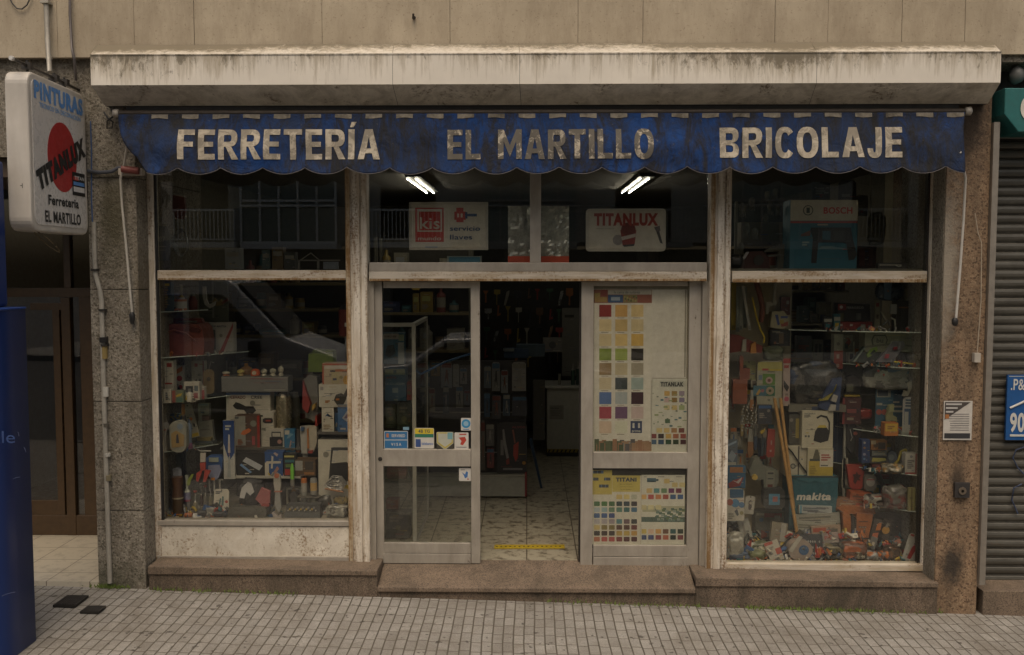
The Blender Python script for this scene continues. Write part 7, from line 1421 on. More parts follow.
# shelf 3 (436)
I('blade_card', 'big blue card with white and red tool pictures above the orange tin', 'blister card', free(875.5, 386, 893, 426, .42), card((.035, .09, .13), [('r', .05, .72, .85, .97, (.24, .23, .18)), ('r', .1, .75, .7, .9, (.05, .06, .07)), ('l', .05, .5, .6, .6, 1, (.34, .32, .26)), ('c', .2, .35, .07, (.28, .07, .05)), ('c', .5, .35, .07, (.28, .07, .05)), ('p', [(.6, .45), (.8, .55), (.95, .35), (.7, .25)], (.26, .26, .12))]))
I('blade_card', 'dark blue card with pale blades between two lighter cards', 'blister card', free(892, 388, 904, 432, .46), card((.03, .075, .11), [('r', .0, .66, .6, .70, (.30, .28, .22)), ('r', .0, .56, .8, .60, (.30, .28, .22)), ('r', .1, .45, .9, .5, (.28, .27, .2))]))
I('blade_card', 'white card with dark stripes and blue box near the right jamb', 'blister card', free(903, 397, 919, 434, .30), card((.34, .33, .29), [('l', .15, .72, .85, .95, 3, (.06, .09, .12)), ('r', .1, .25, .85, .68, (.05, .09, .15)), ('r', .12, .05, .35, .6, (.33, .32, .28)), ('p', [(.5, .12), (.75, .2), (.85, .16), (.55, .08)], (.03, .07, .17)), ('r', .55, .4, .75, .6, (.25, .26, .27))]), rz=rad(-12))
I('orange_tin', 'orange tin with yellow label under the blue tool card', 'tin', stand(884.5, 423, 898, 436, sR3), carton((.36, .13, .03), [('r', .05, .35, .95, .95, (.40, .26, .03)), ('l', .2, .5, .8, .8, 2, (.2, .1, .03))], .08))
I('yellow_trowel', 'black and yellow tool with white top above the orange tin', 'tool', free(885.5, 404, 897, 424, .36), sil([('body', [(.1, 0), (.9, 0), (.95, .35), (.6, .45), (.55, .8), (.3, .85), (.0, .4)], (.22, .21, .10)), ('top', [(.2, .6), (.6, .65), (.65, 1), (.2, .95)], (.28, .28, .14), -.01), ('grip', [(.3, .05), (.7, .05), (.8, .18), (.4, .2)], (.03, .03, .03), -.012)], .03))
I('red_ribbon', 'black box with red rounded frame above the holsters', 'box', free(842.5, 398, 861, 424, .46), carton((.06, .02, .018), [('p', [(.15, .4), (.3, .62), (.7, .65), (.9, .5), (.85, .42), (.3, .4)], (.03, .02, .02)), ('r', .25, .42, .75, .58, (.18, .045, .04)), ('r', .0, .0, .12, 1, (.20, .04, .035)), ('r', .25, .15, .6, .25, (.2, .17, .12))], .08))
I('polisher', 'small glossy dark red car shaped tool beside the red framed box', 'tool', free(858, 409, 873, 420, .48), lump((.20, .035, .025), .2, .15, 61, .05))
# above: clear film, long bag
I('clear_film', 'roll of crumpled clear film with two red beads on the second glass shelf', 'film roll', stand(865, 364, 921, 391, (W(890, 391, .35).z, .35, .36)), lambda w, h: [('film', lump((.17, .16, .12), .12, .3, 62, .14, [(.10, .10, .08), (.26, .25, .2)])(w, h)), ('bead', MB().lathe([(.001, -.012), (.012, 0), (.001, .012)], (.5, .08, .05), 10, -w*.27, -.0, h*.75)), ('bead', MB().lathe([(.001, -.010), (.010, 0), (.001, .010)], (.45, .07, .05), 10, -w*.17, -.0, h*.6)), ('ribbon', MB().prism([(-w*.1, h*.7), (w*.4, h*.62), (w*.5, h*.5), (w*.48, h*.68), (-w*.1, h*.82)], .0, .01, (.07, .11, .15)))])
I('fabric_strip', 'grey fabric strip hanging below the clear film', 'cloth', free(902, 380, 912, 396, .3), sil([('cloth', [(0, 0), (.6, 0), (1, .6), (.9, 1), (.5, .8), (.55, .3), (.2, .35)], (.26, .24, .18))], .015))
I('yellow_stick', 'bright yellow stick lying above the clear film', 'stick', free(894, 361, 919.5, 365, .25), lambda w, h: MB().tube([(-w/2, 0, h*.8), (w/2, 0, h*.1)], .0065, (.46, .36, .02), 8))
I('saw_case', 'black case with green saw drawing lying aslant on the second shelf', 'case', free(852, 345, 884, 364, .36), sil([('case', [(0, .15), (.35, .95), (1, 1), (.7, 0), (.45, .02)], (.025, .035, .028)), ('print', [(.4, .5), (.5, .8), (.72, .95), (.74, .75), (.58, .5), (.45, .35)], (.13, .20, .03), -.022), ('inset', [(.5, .55), (.62, .8), (.68, .72), (.58, .5)], (.03, .04, .03), -.026), ('edge', [(.0, .15), (.35, .95), (.38, .93), (.05, .15)], (.14, .17, .14), -.022)], .04))
I('drill_pack', 'violet grey case with red buttons leaning on the black saw case', 'case', free(876, 341, 904, 362, .33), sil([('case', [(0, 0), (.55, 0), (1, .8), (.95, 1), (.55, 1)], (.15, .14, .15)), ('button', [(.25, .2), (.38, .2), (.42, .4), (.3, .4)], (.30, .03, .04), -.022), ('button', [(.55, .6), (.68, .62), (.7, .75), (.58, .72)], (.25, .03, .04), -.022)], .04))
I('appliance_box', 'pale grey box with an oval black badge under the top glass shelf', 'box', free(865, 331.5, 922, 352, .32), carton((.17, .16, .115), [('p', [(.13, .3), (.11, .6), (.15, .85), (.36, .85), (.4, .6), (.37, .3)], (.05, .05, .04)), ('p', [(.15, .36), (.135, .6), (.165, .78), (.35, .78), (.38, .6), (.355, .36)], (.17, .16, .12)), ('t', 'bu', .2, .45, .32, .68, (.06, .06, .05)), ('p', [(0, .2), (.5, .35), (1, .2), (1, .26), (.5, .45), (0, .3)], (.10, .095, .07))], .14, False))
I('red_white_box', 'narrow white box over a red one in the middle of the right window', 'box', free(834, 334, 843, 369, .5), carton((.24, .22, .17), [('r', 0, 0, 1, .52, (.22, .045, .03)), ('r', .3, .3, .6, .42, (.32, .25, .2)), ('r', .3, .05, .6, .15, (.3, .22, .18)), ('c', .45, .72, .05, (.14, .12, .1))], .08))
I('grey_display_card', 'pale card with red black drawing beside the narrow white box', 'card', free(843, 335, 853, 352, .55), carton((.16, .15, .12), [('p', [(.2, .5), (.6, .8), (.8, .6), (.5, .3)], (.14, .03, .03)), ('r', .2, .2, .5, .5, (.05, .06, .07))], .05))
I('yellow_spray', 'black machine with yellow base edge behind the blue plastic sack', 'machine', free(845, 375, 860, 397, .5), lambda w, h: [('body', MB().prism([(-w*.45, h*.15), (w*.5, h*.15), (w*.5, h*.75), (w*.1, h), (-w*.35, h*.9)], 0, .07, (.035, .03, .022))), ('base', MB().box(-w/2, w/2, -.004, .07, h*.02, h*.1, (.36, .25, .03))), ('plate', MB().box(-w*.4, w*.05, -.004, 0, h*.25, h*.6, (.12, .12, .08)))])
I('plastic_sack', 'long sagging dark sack with blue and yellow print across the middle', 'sack', free(791, 363, 846, 406, .45), lump((.065, .06, .05), .25, .3, 63, .16, [(.045, .06, .10), (.11, .10, .085), (.05, .05, .045)]))
I('sack_print', 'blue plastic bag with yellow cord and white labels in front of the long sack', 'bag', free(818, 377, 841, 410, .40), sil([('bag', [(0, .1), (.2, .45), (.6, .95), (1, 1), (.9, 0), (.3, 0)], (.035, .05, .10)), ('cord', [(.05, .3), (.3, .42), (.6, .55), (.75, .8), (.65, .6), (.35, .32)], (.26, .22, .04), -.022), ('label', [(.5, .3), (.6, .5), (.8, .45), (.72, .25)], (.30, .28, .24), -.022), ('label', [(.4, .0), (.5, .2), (.72, .18), (.7, .0)], (.30, .28, .24), -.022)], .04))
I('grey_board', 'grey folded board lying under the long dark sack', 'board', free(789, 405, 846, 412, .42), carton((.13, .12, .09), [('r', .4, .2, .6, .8, (.04, .05, .09))], .2, False))
# top shelf (331)
I('red_toolbox', 'black and red tool box with white lettering on the top glass shelf', 'tool box', stand(836, 303, 872, 327, sR1), lambda w, h: [('lid', MB().prism([(-w*.45, h*.28), (w*.45, h*.28), (w*.42, h*.95), (-w*.44, h)], 0, .13, (.022, .018, .016))), ('base', MB().box(-w/2, w/2, -.006, .14, 0, h*.26, (.20, .025, .02)).box(-w*.4, -w*.33, -.009, -.006, h*.1, h*.18, (.4, .36, .32)).box(-w*.12, -w*.05, -.009, -.006, h*.1, h*.18, (.4, .36, .32))), ('lettering', MB().box(-w*.46, -w*.24, -.005, 0, h*.72, h*.95, (.20, .025, .02)).disc(-w*.37, h*.84, w*.045, -.007, -.005, (.4, .38, .35), 10).text('FERROZCO', -w*.22, w*.25, h*.78, h*.86, -.004, (.34, .32, .28), .02)), ('latch', MB().box(w*.05, w*.18, -.008, 0, h*.35, h*.6, (.09, .085, .075)).box(-w*.44, -w*.3, -.008, 0, h*.3, h*.6, (.09, .075, .03)))])
I('level', 'upright pale level with red mark beside the tool box', 'level', stand(874.5, 300.5, 879.5, 327, sR1), lambda w, h: MB().box(-w/2, w/2, 0, .03, 0, h, (.26, .23, .15)).box(-w*.3, w*.3, -.002, 0, h*.78, h*.92, (.25, .04, .03)).box(-w*.2, w*.25, -.002, 0, h*.35, h*.5, (.06, .05, .03)))
I('snail_tape', 'grey dispenser with a pink wheel at the right end of the top shelf', 'dispenser', stand(899, 312, 917, 329, sR1), lambda w, h: [('case', MB().prism([(-w/2, 0), (w/2, 0), (w/2, h*.7), (w*.3, h), (-w*.3, h), (-w/2, h*.6)], 0, .07, (.12, .115, .10))), ('wheel', MB().disc(-w*.25, h*.42, w*.2, -.006, 0, (.24, .045, .06), 16)), ('dial', MB().box(w*.08, w*.15, -.006, 0, h*.35, h*.6, (.30, .06, .03)).box(-w*.02, w*.12, -.005, 0, h*.12, h*.3, (.03, .04, .1)))])
I('black_carton', 'black carton with orange line behind the grey dispenser', 'carton', stand(896, 301, 922, 328, (sR1[0], .3, .4)), carton((.028, .025, .02), [('r', .1, .75, .45, .8, (.18, .07, .02)), ('c', .85, .7, .03, GRY), ('r', .75, .1, .95, .5, (.1, .1, .05)), ('r', .8, .2, .95, .4, (.05, .10, .15))], .1))
I('pliers_card', 'bent white pipe fittings between the level and the dispenser', 'fittings', stand(881, 303, 898, 327, (sR1[0], .2, .3)), lambda w, h: MB().tube([(-w*.4, 0, h*.2), (-w*.1, 0, h*.35), (0, .0, h*.2)], .010, (.08, .08, .07), 8).tube([(w*.05, 0, h*.45), (w*.3, 0, h*.4), (w*.35, 0, 0)], .008, (.27, .26, .2), 8).box(w*.05, w*.4, 0, .02, h*.6, h*.95, (.19, .19, .16)).prism([(-w*.5, h*.7), (-w*.1, h*.4), (-w*.2, h*.3)], .01, .03, (.16, .14, .09)))
I('blue_sack', 'dark blue bag with a pale label hanging at the top right of the right window', 'bag', free(878, 281, 905, 301, .4), lambda w, h: [('bag', lump((.03, .045, .065), .3, .15, 71, .1)(w, h)), ('label', MB().prism([(-w*.28, h*.1), (-w*.05, h*.05), (0, h), (-w*.3, h)], -.012, -.004, (.08, .13, .18)).disc(-w*.15, h*.5, .008, -.014, -.012, (.25, .12, .06), 8))])
I('pale_sack', 'stained cream sack in the upper right corner under the transom', 'sack', free(905, 285, 922, 302, .42), lump((.22, .19, .11), .7, .15, 72, .12))
for k, (px, c, lab, pr) in enumerate((((799, 306, 809, 322), (.03, .05, .05), 'dark teal carton in the dim middle of the right window', [('r', .4, .6, .5, .7, GRY)]), ((810, 314, 818, 323), (.10, .10, .08), 'small grey carton beside the dark teal one', [('l', .2, .3, .8, .7, 2, (.05, .05, .05))]), ((819, 302, 831, 327), (.12, .115, .08), 'upright pale card left of the black and red tool box', [('r', .1, .2, .5, .5, (.04, .05, .08)), ('r', .5, .1, .9, .35, (.12, .03, .02))]), ((797, 336, 812, 358), (.05, .05, .05), 'dark pack with red line behind the plastic sack', [('l', .1, .4, .9, .6, 2, (.15, .05, .04))]), ((813, 340, 823, 361), (.15, .14, .11), 'pale window carton beside the dark red lined pack', [('r', .15, .4, .45, .8, (.05, .04, .04)), ('r', .55, .4, .85, .8, (.05, .05, .05))]), ((825, 340, 833, 361), (.04, .04, .04), 'black carton next to the narrow white and red box', []))):
    I('carton', lab, 'carton', free(*px, .75), carton(c, pr, .08))
for yb, lab in ((323, 'dim shelf behind the tool box in the right window'), (361.5, 'dim shelf above the long sack in the right window'), (290, 'dim high shelf under the transom in the right window')):
    a = W(792, yb, .74); b = W(848, yb, .74); mb = MB(); mb.box(a.x, b.x, .72, .98, a.z-.02, a.z-.003, (.10, .09, .06)); solo(mb, 'shelf', lab, 'shelf')
for k, (px, c) in enumerate((((802, 282, 812, 290), (.12, .10, .06)), ((813, 283, 820, 290), (.06, .07, .07)), ((825, 282, 836, 290), (.1, .09, .07)), ((838, 281, 845, 290), (.14, .05, .03)))):
    I('carton', ['brown carton on the dim high shelf, first from the left', 'dark grey carton on the dim high shelf, second from the left', 'dull tan carton on the dim high shelf, third from the left', 'reddish carton on the dim high shelf nearest the blue bag'][k], 'carton', free(*px, .74), carton(c, [], .1))

# uncountable loose bits lying between and on top of the goods
def clutter(name, lab, spots, n, seed):
    r = random.Random(seed); mb = MB()
    pal = [WHT, WHT, (.22, .21, .18), (.12, .11, .09), BLK, BLK, RED, BLU, ORG, YEL, TEAL, (.30, .10, .05), (.06, .06, .05), (.16, .16, .15), P((.24, .23, .21), .5, .4)]
    for k in range(n):
        px0, px1, ya, yb, z, hs = r.choice(spots); Y = r.uniform(ya, yb); x = W(r.uniform(px0, px1), 400, Y).x
        s = r.uniform(.008, .024)*hs; mx = Matrix.Translation((x, Y, z+s*.5)) @ Euler((r.gauss(0, .6), r.gauss(0, .7), r.uniform(0, 3))).to_matrix().to_4x4(); t = r.random(); c = r.choice(pal)
        if t < .45: mb.box(-s*r.uniform(.5, 1.6), s*r.uniform(.5, 1.6), -s*.25, s*.25, -s*.5, s*.8, c, mx); mb.box(-s*.4, s*.35, -s*.27, s*.27, -s*.2, s*.3, r.choice(pal), mx)
        elif t < .7: mb.lathe([(s*.3, -s), (s*.35, s*.3), (s*.12, s*.5), (s*.12, s*1.3)], c, 8, mx=mx)
        elif t < .85: mb.disc(0, 0, s*.7, -s*.1, s*.1, c, 12, mx=mx)
        else: mb.prism([(-s*1.3, 0), (0, -s*.4), (s*1.5, s*.2), (s*.3, s*.6)], -s*.1, s*.1, c, mx)
    o = mb.build(name); tag(o, lab, 'small parts', kind='stuff')
clutter('loose_parts', 'scatter of small packs and loose hardware over the right window floor', [(728, 915, .12, .35, zdr, 1.6), (728, 915, .12, .2, zdr, 1.2), (790, 870, .2, .34, zdr+.16, 1.7), (728, 760, .2, .4, zdr+.13, 1.6), (845, 905, .2, .4, zdr+.10, 1.6), (800, 842, .14, .3, zdr+.05, 2.2), (730, 790, .14, .4, zdr+.05, 2.2)], 640, 3)
clutter('loose_parts', 'small packs filling the corner shelves of the right window', [(862, 918, .22, .5, sR4[0], 1.3), (862, 918, .22, .5, sR5[0], 1.4), (875, 918, .25, .5, sR3[0], 1.3), (855, 915, .2, .4, sR2[0], 1.2), (825, 915, .2, .38, sR1[0], 1.1)], 260, 4)
clutter('loose_parts', 'scatter of small tools and loose parts over the left window floor', [(162, 345, .13, .32, zdk, 1.2), (162, 225, .13, .3, zdk, 1.3), (235, 315, .36, .5, zs1, 1.0), (240, 318, .55, .8, zs2, 1.1), (162, 345, .2, .3, zdk+.03, 1.8)], 300, 5)
clutter('loose_parts', 'tiny packs filling the glass corner shelves of the left window', [(162, 200, .2, .45, sL3[0], 1.2), (162, 195, .2, .4, sL4[0], 1.2), (165, 225, .3, .6, sL2[0], 1.0), (162, 185, .3, .5, sL1[0], .9)], 90, 6)

# ------------------------------------------------------------------ upper part of the right window
zup = W(830, 268.5, .3).z
mb = MB(); mb.box(XRL, XRR-.03, .12, .95, zup-.02, zup, (.12, .11, .08)); solo(mb, 'shelf', 'wide shelf behind the transom of the right window', 'shelf')
I('drill_carton', 'large white over blue carton printed with a black power drill', 'carton', stand(789.5, 200, 856.5, 267.5, (zup, .22, .3)), carton((.025, .12, .16), [('r', 0, .70, 1, 1, (.50, .46, .36)), ('r', -.0, .665, 1, .69, (.40, .05, .035)), ('t', 'BOSCH', .49, .80, .92, .895, (.48, .04, .03)), ('c', .26, .85, .075, (.05, .06, .05)), ('c', .26, .85, .062, (.50, .46, .36)), ('r', .235, .81, .285, .89, (.05, .06, .05)), ('p', [(.30, .60), (.42, .60), (.9, .60), (.93, .45), (1.0, .2), (.96, .13), (.88, .12), (.84, .36), (.78, .38), (.42, .38), (.40, .08), (.32, .08), (.34, .45), (.30, .54)], (.015, .014, .013)), ('p', [(.16, .50), (.3, .56), (.3, .48), (.16, .47)], (.12, .045, .03)), ('p', [(.48, .55), (.6, .55), (.6, .42), (.48, .42)], (.02, .09, .12)), ('p', [(.64, .55), (.80, .55), (.79, .42), (.66, .42)], (.03, .035, .03)), ('l', .18, .33, .3, .40, 2, (.22, .28, .26)), ('r', .40, .63, .56, .65, (.3, .3, .25))], .22))
def glovesf(w, h):
    out = []
    mb = MB()
    for k, (x, z, s) in enumerate(((-.25, .62, 1), (.1, .7, .9), (-.1, .35, 1.1), (.25, .3, .8), (-.3, .1, .9))):
        cx, cz = w*x, h*z; r = w*.13*s
        mb.lathe([(r*.3, -r*1.6), (r, -r*.5), (r*1.05, r*.6), (r*.6, r*1.6)], P((.16, .15, .11), .8, 0, .5), 8, cx, 0, cz)
        for f in range(4): mb.tube([(cx-r*.7+r*.45*f, 0, cz-r), (cx-r*.9+r*.6*f, -.01, cz-r*2.4-(f % 2)*r*.3)], r*.24, P((.15, .14, .10), .8), 6, r*.14)
    return mb
I('hanging_gloves', 'bunch of grey work gloves hanging in the upper left of the right window', 'gloves', free(736, 180, 762, 255, .4), glovesf)
I('hanging_gloves', 'second bunch of pale tools hanging between the gloves and the drill carton', 'gloves', free(762, 180, 784, 222, .5), glovesf)
I('cardboard_box', 'dim brown cardboard box below the hanging gloves', 'box', stand(741, 222, 790, 246, (W(760, 246, .7).z, .7, .75)), carton((.16, .13, .07), [], .15))
I('red_machine', 'dark red bench machine in the lower left of the upper right window', 'machine', stand(744, 250, 770, 268, (zup, .35, .45)), lambda w, h: [('body', MB().prism([(-w*.5, 0), (w*.5, 0), (w*.45, h*.6), (w*.2, h*.95), (-w*.3, h*.9), (-w*.48, h*.5)], 0, .12, (.09, .03, .022))), ('wheel', MB().disc(w*.05, h*.45, h*.28, -.01, 0, (.06, .05, .04), 16))])
I('vise', 'pale metal bench vise left of the drill carton', 'vise', stand(764, 236, 788, 268, (zup, .4, .5)), sil([('post', [(.55, 0), (.75, 0), (.85, .75), (.62, .75)], (.16, .15, .10)), ('jaw', [(0, .5), (1, .55), (1, .7), (.6, .72), (.1, .6)], (.15, .14, .10), -.01), ('screw', [(.1, .35), (1, .4), (1, .45), (.1, .42)], GRY, -.01)], .06))
I('goggles_bag', 'small dark bag in the corner of the upper right window', 'bag', stand(728, 254, 744, 268, (zup, .2, .3)), lump((.04, .035, .03), .4, .2, 81, .1))
I('red_box', 'dark box with dim red sides behind the right edge of the drill carton', 'box', stand(857, 246, 876, 268, (zup, .5, .6)), carton((.05, .02, .015), [('r', .1, .1, .4, .9, (.10, .03, .02)), ('r', .6, .1, .8, .9, (.08, .03, .02))], .1))
I('staple_gun', 'black and silver stapler lying at the right of the upper shelf', 'stapler', stand(878, 262, 907, 269, (zup, .18, .25)), lambda w, h: MB().box(-w/2, w/2, 0, .05, 0, h*.9, (.03, .028, .025)).box(-w*.45, w*.3, -.003, 0, h*.45, h*.65, (.26, .24, .19)).tube([(w*.1, -.004, h*.5), (w*.2, -.004, h*.3), (w*.3, -.004, h*.4)], .004, (.34, .33, .28), 5))
I('cloth_doll', 'pale cloth figure hanging on the side wall near the upper right corner', 'cloth', free(868, 213, 886, 245, .6), lump((.17, .15, .09), .8, .35, 83, .05))
mb = MB(); a = W(870, 173, .5); b = W(870, 262, .5); mb.tube([W(870, 160, .5), W(871, 215, .5)], .004, GRY, 6); solo(mb, 'hanging_wire', 'thin vertical wire right of the drill carton', 'wire')
for k, (px, c) in enumerate((((812, 182, 830, 200), (.08, .075, .06)), ((838, 180, 856, 222), (.06, .06, .055)), ((856, 195, 868, 216), (.12, .11, .09)))):
    I('hanging_pack', ['dim hanging pack above the drill carton', 'dim dark pack hanging above the right corner of the drill carton', 'small pale pack hanging right of the drill carton'][k], 'pack', free(*px, .62), card(c, [('l', .2, .3, .8, .7, 3, (.18, .17, .13)), ('c', .5, .2, .06, (.2, .05, .04))]))

# ================================================================== BEHIND THE DOORS
def cab(px0, py0, px1, py1, Y, d, m, mb): x0, x1, z0, z1 = R4(px0, py0, px1, py1, Y); mb.box(x0, x1, Y, Y+d, z0, z1, m)
GC = T('glass_cabinet', 'white framed glass cabinet standing just inside the left door', 'cabinet', W(400, 545, .5))
y = .5
q = R4(370, 323, 416, 540, y); x0c, x1c = q[0]-.2, q[1]
wf = P((.42, .40, .33), .4)
mb = MB(); mb.box(x1c-.03, x1c, y, y+.03, 0, q[3], wf); GC.part('post', mb)
mb = MB(); mb.box(x1c-.03, x1c, y+.95, y+.98, 0, q[3], wf); GC.part('post', mb)
mb = MB(); mb.box(x0c, x1c-.031, y, y+.03, q[3]-.03, q[3], wf); GC.part('top_rail', mb)
mb = MB(); mb.box(x1c-.03, x1c, y+.03, y+.95, q[3]-.03, q[3], wf); mb.box(x1c-.03, x1c, y+.03, y+.95, 0, .05, wf); GC.part('side_rail', mb)
mb = MB(); mb.box(x0c, x1c-.031, y+.005, y+.010, .05, q[3]-.031, 'glass'); GC.part('pane', mb)
mb = MB(); mb.box(x1c-.010, x1c-.005, y+.031, y+.949, .051, q[3]-.031, 'glass'); GC.part('pane', mb)
for i, zz in enumerate((.55, 1.0, 1.42)): mb = MB(); mb.box(x0c, x1c-.04, y+.03, y+.9, zz-.01, zz, 'glass_shelf'); GC.part('shelf', mb)
for px, lab, c, pr in (((383, 333, 404, 364), 'blue tool carton with white top panel inside the glass cabinet', (.035, .12, .19), [('r', .0, .80, .75, .98, (.33, .29, .25)), ('t', 'KARCHER', .08, .86, .65, .92, (.1, .03, .03)), ('r', .72, 0, 1, .7, (.30, .32, .32)), ('r', .75, .75, 1, .95, (.25, .3, .2)), ('p', [(.1, .3), (.2, .6), (.5, .62), (.6, .35), (.3, .2)], (.03, .04, .05))]),
    ((385, 368, 406, 401), 'blue poster pack with pale label strip inside the glass cabinet', (.03, .10, .18), [('r', .02, .80, .95, .97, (.30, .29, .20)), ('r', .4, .85, .55, .94, (.05, .10, .14)), ('t', 'BOSTIK', .08, .68, .55, .74, (.26, .06, .05)), ('t', 'LA SOLUCION', .03, .49, .92, .56, (.30, .34, .36)), ('r', .35, .25, .62, .40, (.28, .32, .34)), ('r', .42, .02, .6, .06, (.3, .3, .2))])):
    I('carton', lab, 'carton', free(*px, .62), carton(c, pr, .12))
for px, c, lab in (((386, 404, 396, 428), (.07, .075, .05), 'olive pack behind the number sticker in the glass cabinet'), ((397, 402, 411, 430), (.06, .065, .05), 'dark green pack at the right of the glass cabinet'), ((387, 468, 406, 479), (.16, .06, .045), 'flat red carton on the lower shelf of the glass cabinet'), ((386, 500, 398, 509), (.17, .05, .04), 'small red carton near the bottom of the glass cabinet'), ((386, 512, 410, 538), (.06, .06, .05), 'dark carton standing on the base of the glass cabinet'), ((407, 382, 411, 400), (.28, .05, .04), 'red ribbon pack beside the blue poster pack')):
    I('carton', lab, 'carton', free(*px, .66), carton(c, [('c', .5, .4, .1, (.16, .15, .08)), ('l', .15, .6, .8, .85, 2, (.16, .14, .1))], .12))
I('oil_bottle', 'yellow oil funnel hanging high behind the left door pane', 'funnel', free(391, 283, 422, 290, .6), lambda w, h: MB().box(-w/2, w/2, 0, .06, h*.5, h, (.26, .17, .02)).prism([(w*.2, 0), (w*.4, 0), (w*.48, h*.6), (w*.12, h*.6)], 0, .06, (.34, .24, .03)))
# blue garden hose arching (long cable)
mb = MB(); mb.tube([W(413, 378, .9), W(425, 372, 1.0), (W(445, 362, 1.2)), W(460, 357, 1.3), W(478, 352, 1.4)], .010, P((.05, .12, .24), .3), 8); solo(mb, 'blue_hose', 'thin blue hose arching behind the left door pane', 'hose')
# gondola of hanging tools seen through pane and opening: runs back from Y 1.2
gy = 2.2; gx0 = W(430, 480, gy).x; gx1 = W(526, 480, gy).x; gz1 = W(500, 361, gy).z; gzb = W(500, 475, gy).z
GO = T('display_rack', 'dark tool display rack on a white base just inside the open door', 'display rack', ((gx0+gx1)/2, gy, 0))
mb = MB(); mb.box(gx0, gx1, gy+.02, gy+.05, gzb, gz1, (.05, .045, .04)); GO.part('back_panel', mb)
mb = MB(); mb.box(gx0, gx1-.012, gy-.1, gy+.35, 0.02, gzb-.002, (.32, .31, .25)); GO.part('base', mb)
mb = MB(); mb.box(gx1-.011, gx1+.008, gy-.11, gy+.36, .02, gzb+.04, (.20, .03, .03)); GO.part('end_cap', mb)
mb = MB(); mb.box(gx0, gx1-.01, gy-.08, gy+.02, gzb, gzb+.02, (.3, .28, .22)); GO.part('shelf', mb)
for yy in (412, 452): 
    mb = MB(); z = W(500, yy, gy-.0).z; mb.tube([(gx0, gy-.02, z), (gx1, gy-.02, z)], .006, GRY, 6); GO.part('rail', mb)
cs = [((431, 362, 440, 376), (.14, .09, .02), 'brown card with window pictures high on the rack'), ((441, 362, 452, 388), (.15, .16, .15), 'pale card, first of the row behind the pane'), ((453, 364, 459, 387), (.20, .20, .17), 'white slim card, second of the row behind the pane'), ((460, 368, 467, 384), (.17, .16, .14), 'square white card, third of the row behind the pane'),
      ((429, 388, 435, 412), (.16, .15, .10), 'cream card with red figures behind the pane'), ((443, 386, 449, 414), (.05, .06, .07), 'grey knife card behind the pane'), ((456, 386, 463, 408), (.18, .17, .13), 'white wrench card behind the pane'), ((464, 390, 470, 405), (.09, .10, .10), 'grey blue card by the door stile'),
      ((484, 366, 491, 388), (.09, .11, .12), 'blue grey card, first of the upper row in the doorway'), ((492, 362, 500, 391), (.15, .15, .13), 'pale card with blue print, second of the upper row in the doorway'), ((501, 370, 508, 393), (.14, .15, .14), 'grey white card, third of the upper row in the doorway'), ((512, 362, 526, 391), (.22, .21, .18), 'large white card with blue top at the end of the upper row'),
      ((484, 393, 490, 417), (.03, .06, .09), 'blue plier card in the second row of the doorway'), ((492, 395, 501, 419), (.05, .05, .05), 'black card with silver pliers in the second row'), ((503, 394, 510, 416), (.04, .06, .08), 'dark blue card in the second row of the doorway'), ((512, 396, 527, 416), (.045, .045, .05), 'black card with white cord outlines in the second row'),
      ((481, 420, 485, 470), (.10, .09, .07), 'slim steel bar hanging at the left of the doorway'), ((486, 424, 494, 446), (.10, .09, .08), 'grey hinge card above the red one'), ((487, 448, 494, 468), (.14, .04, .035), 'dark red hinge card low on the rack'), ((471, 372, 479, 400), (.10, .11, .10), 'grey green card just behind the door stile')]
for k, (px, c, lab) in enumerate(cs):
    I('tool_card', lab, 'blister card', free(*px, gy-.05-.008*(k % 3)), card(c, [('r', .05, .78, .95, .95, [(.04, .09, .14), (.12, .03, .02), (.18, .17, .13)][k % 3]), ('p', [(.3, .1), (.45, .7), (.6, .7), (.7, .1), (.5, .4)], [(.2, .19, .16), (.04, .04, .04), (.13, .05, .03)][(k+1) % 3])]), group='tool cards on the display rack')
I('tool_poster', 'black poster of orange red tools low on the display rack', 'poster', free(497, 422, 527, 473, gy-.04), card((.03, .028, .026), [('p', [(.18, .85), (.24, .86), (.3, .6), (.4, .3), (.32, .28), (.2, .6)], (.20, .19, .17)), ('p', [(.5, .85), (.56, .85), (.62, .6), (.58, .58)], (.22, .08, .05)), ('p', [(.55, .55), (.72, .62), (.7, .3), (.62, .22), (.54, .35)], (.28, .045, .03)), ('p', [(.30, .25), (.4, .3), (.42, .18), (.32, .16)], (.20, .04, .03)), ('r', .12, .35, .22, .65, (.16, .15, .13)), ('r', .2, .06, .85, .10, (.2, .19, .17)), ('t', 'ALYCO', .5, .88, .95, .92, (.22, .05, .05)), ('c', .9, .2, .035, (.35, .18, .03))]))
I('folding_board', 'dark blue board leaning against the end of the display rack', 'board', free(529, 437, 543, 490, 2.55), sil([('board', [(0, .95), (.2, 1), (1, .0), (.85, 0)], (.02, .045, .08))], .03))
I('sponge_stack', 'blue and grey packs on top of the display rack', 'packs', free(504, 345, 545, 358, 2.7), lambda w, h: MB().box(-w/2, w*.1, 0, .15, 0, h*.7, (.03, .05, .08)).box(-w*.2, w/2, .02, .17, h*.1, h, (.04, .06, .07)).box(-w*.5, -w*.25, -.01, 0, h*.5, h*.75, (.12, .13, .12)))
I('white_boxes', 'dim white carton behind the blue packs', 'carton', free(543, 338, 562, 352, 3.2), carton((.12, .11, .09), [('c', .5, .5, .25, (.05, .05, .05))], .1))
I('tall_board', 'tall dim white board standing behind the counter', 'board', free(562, 308, 579, 376, 4.75), carton((.16, .15, .12), [('r', .15, .86, .7, .9, (.04, .04, .03))], .05, False))
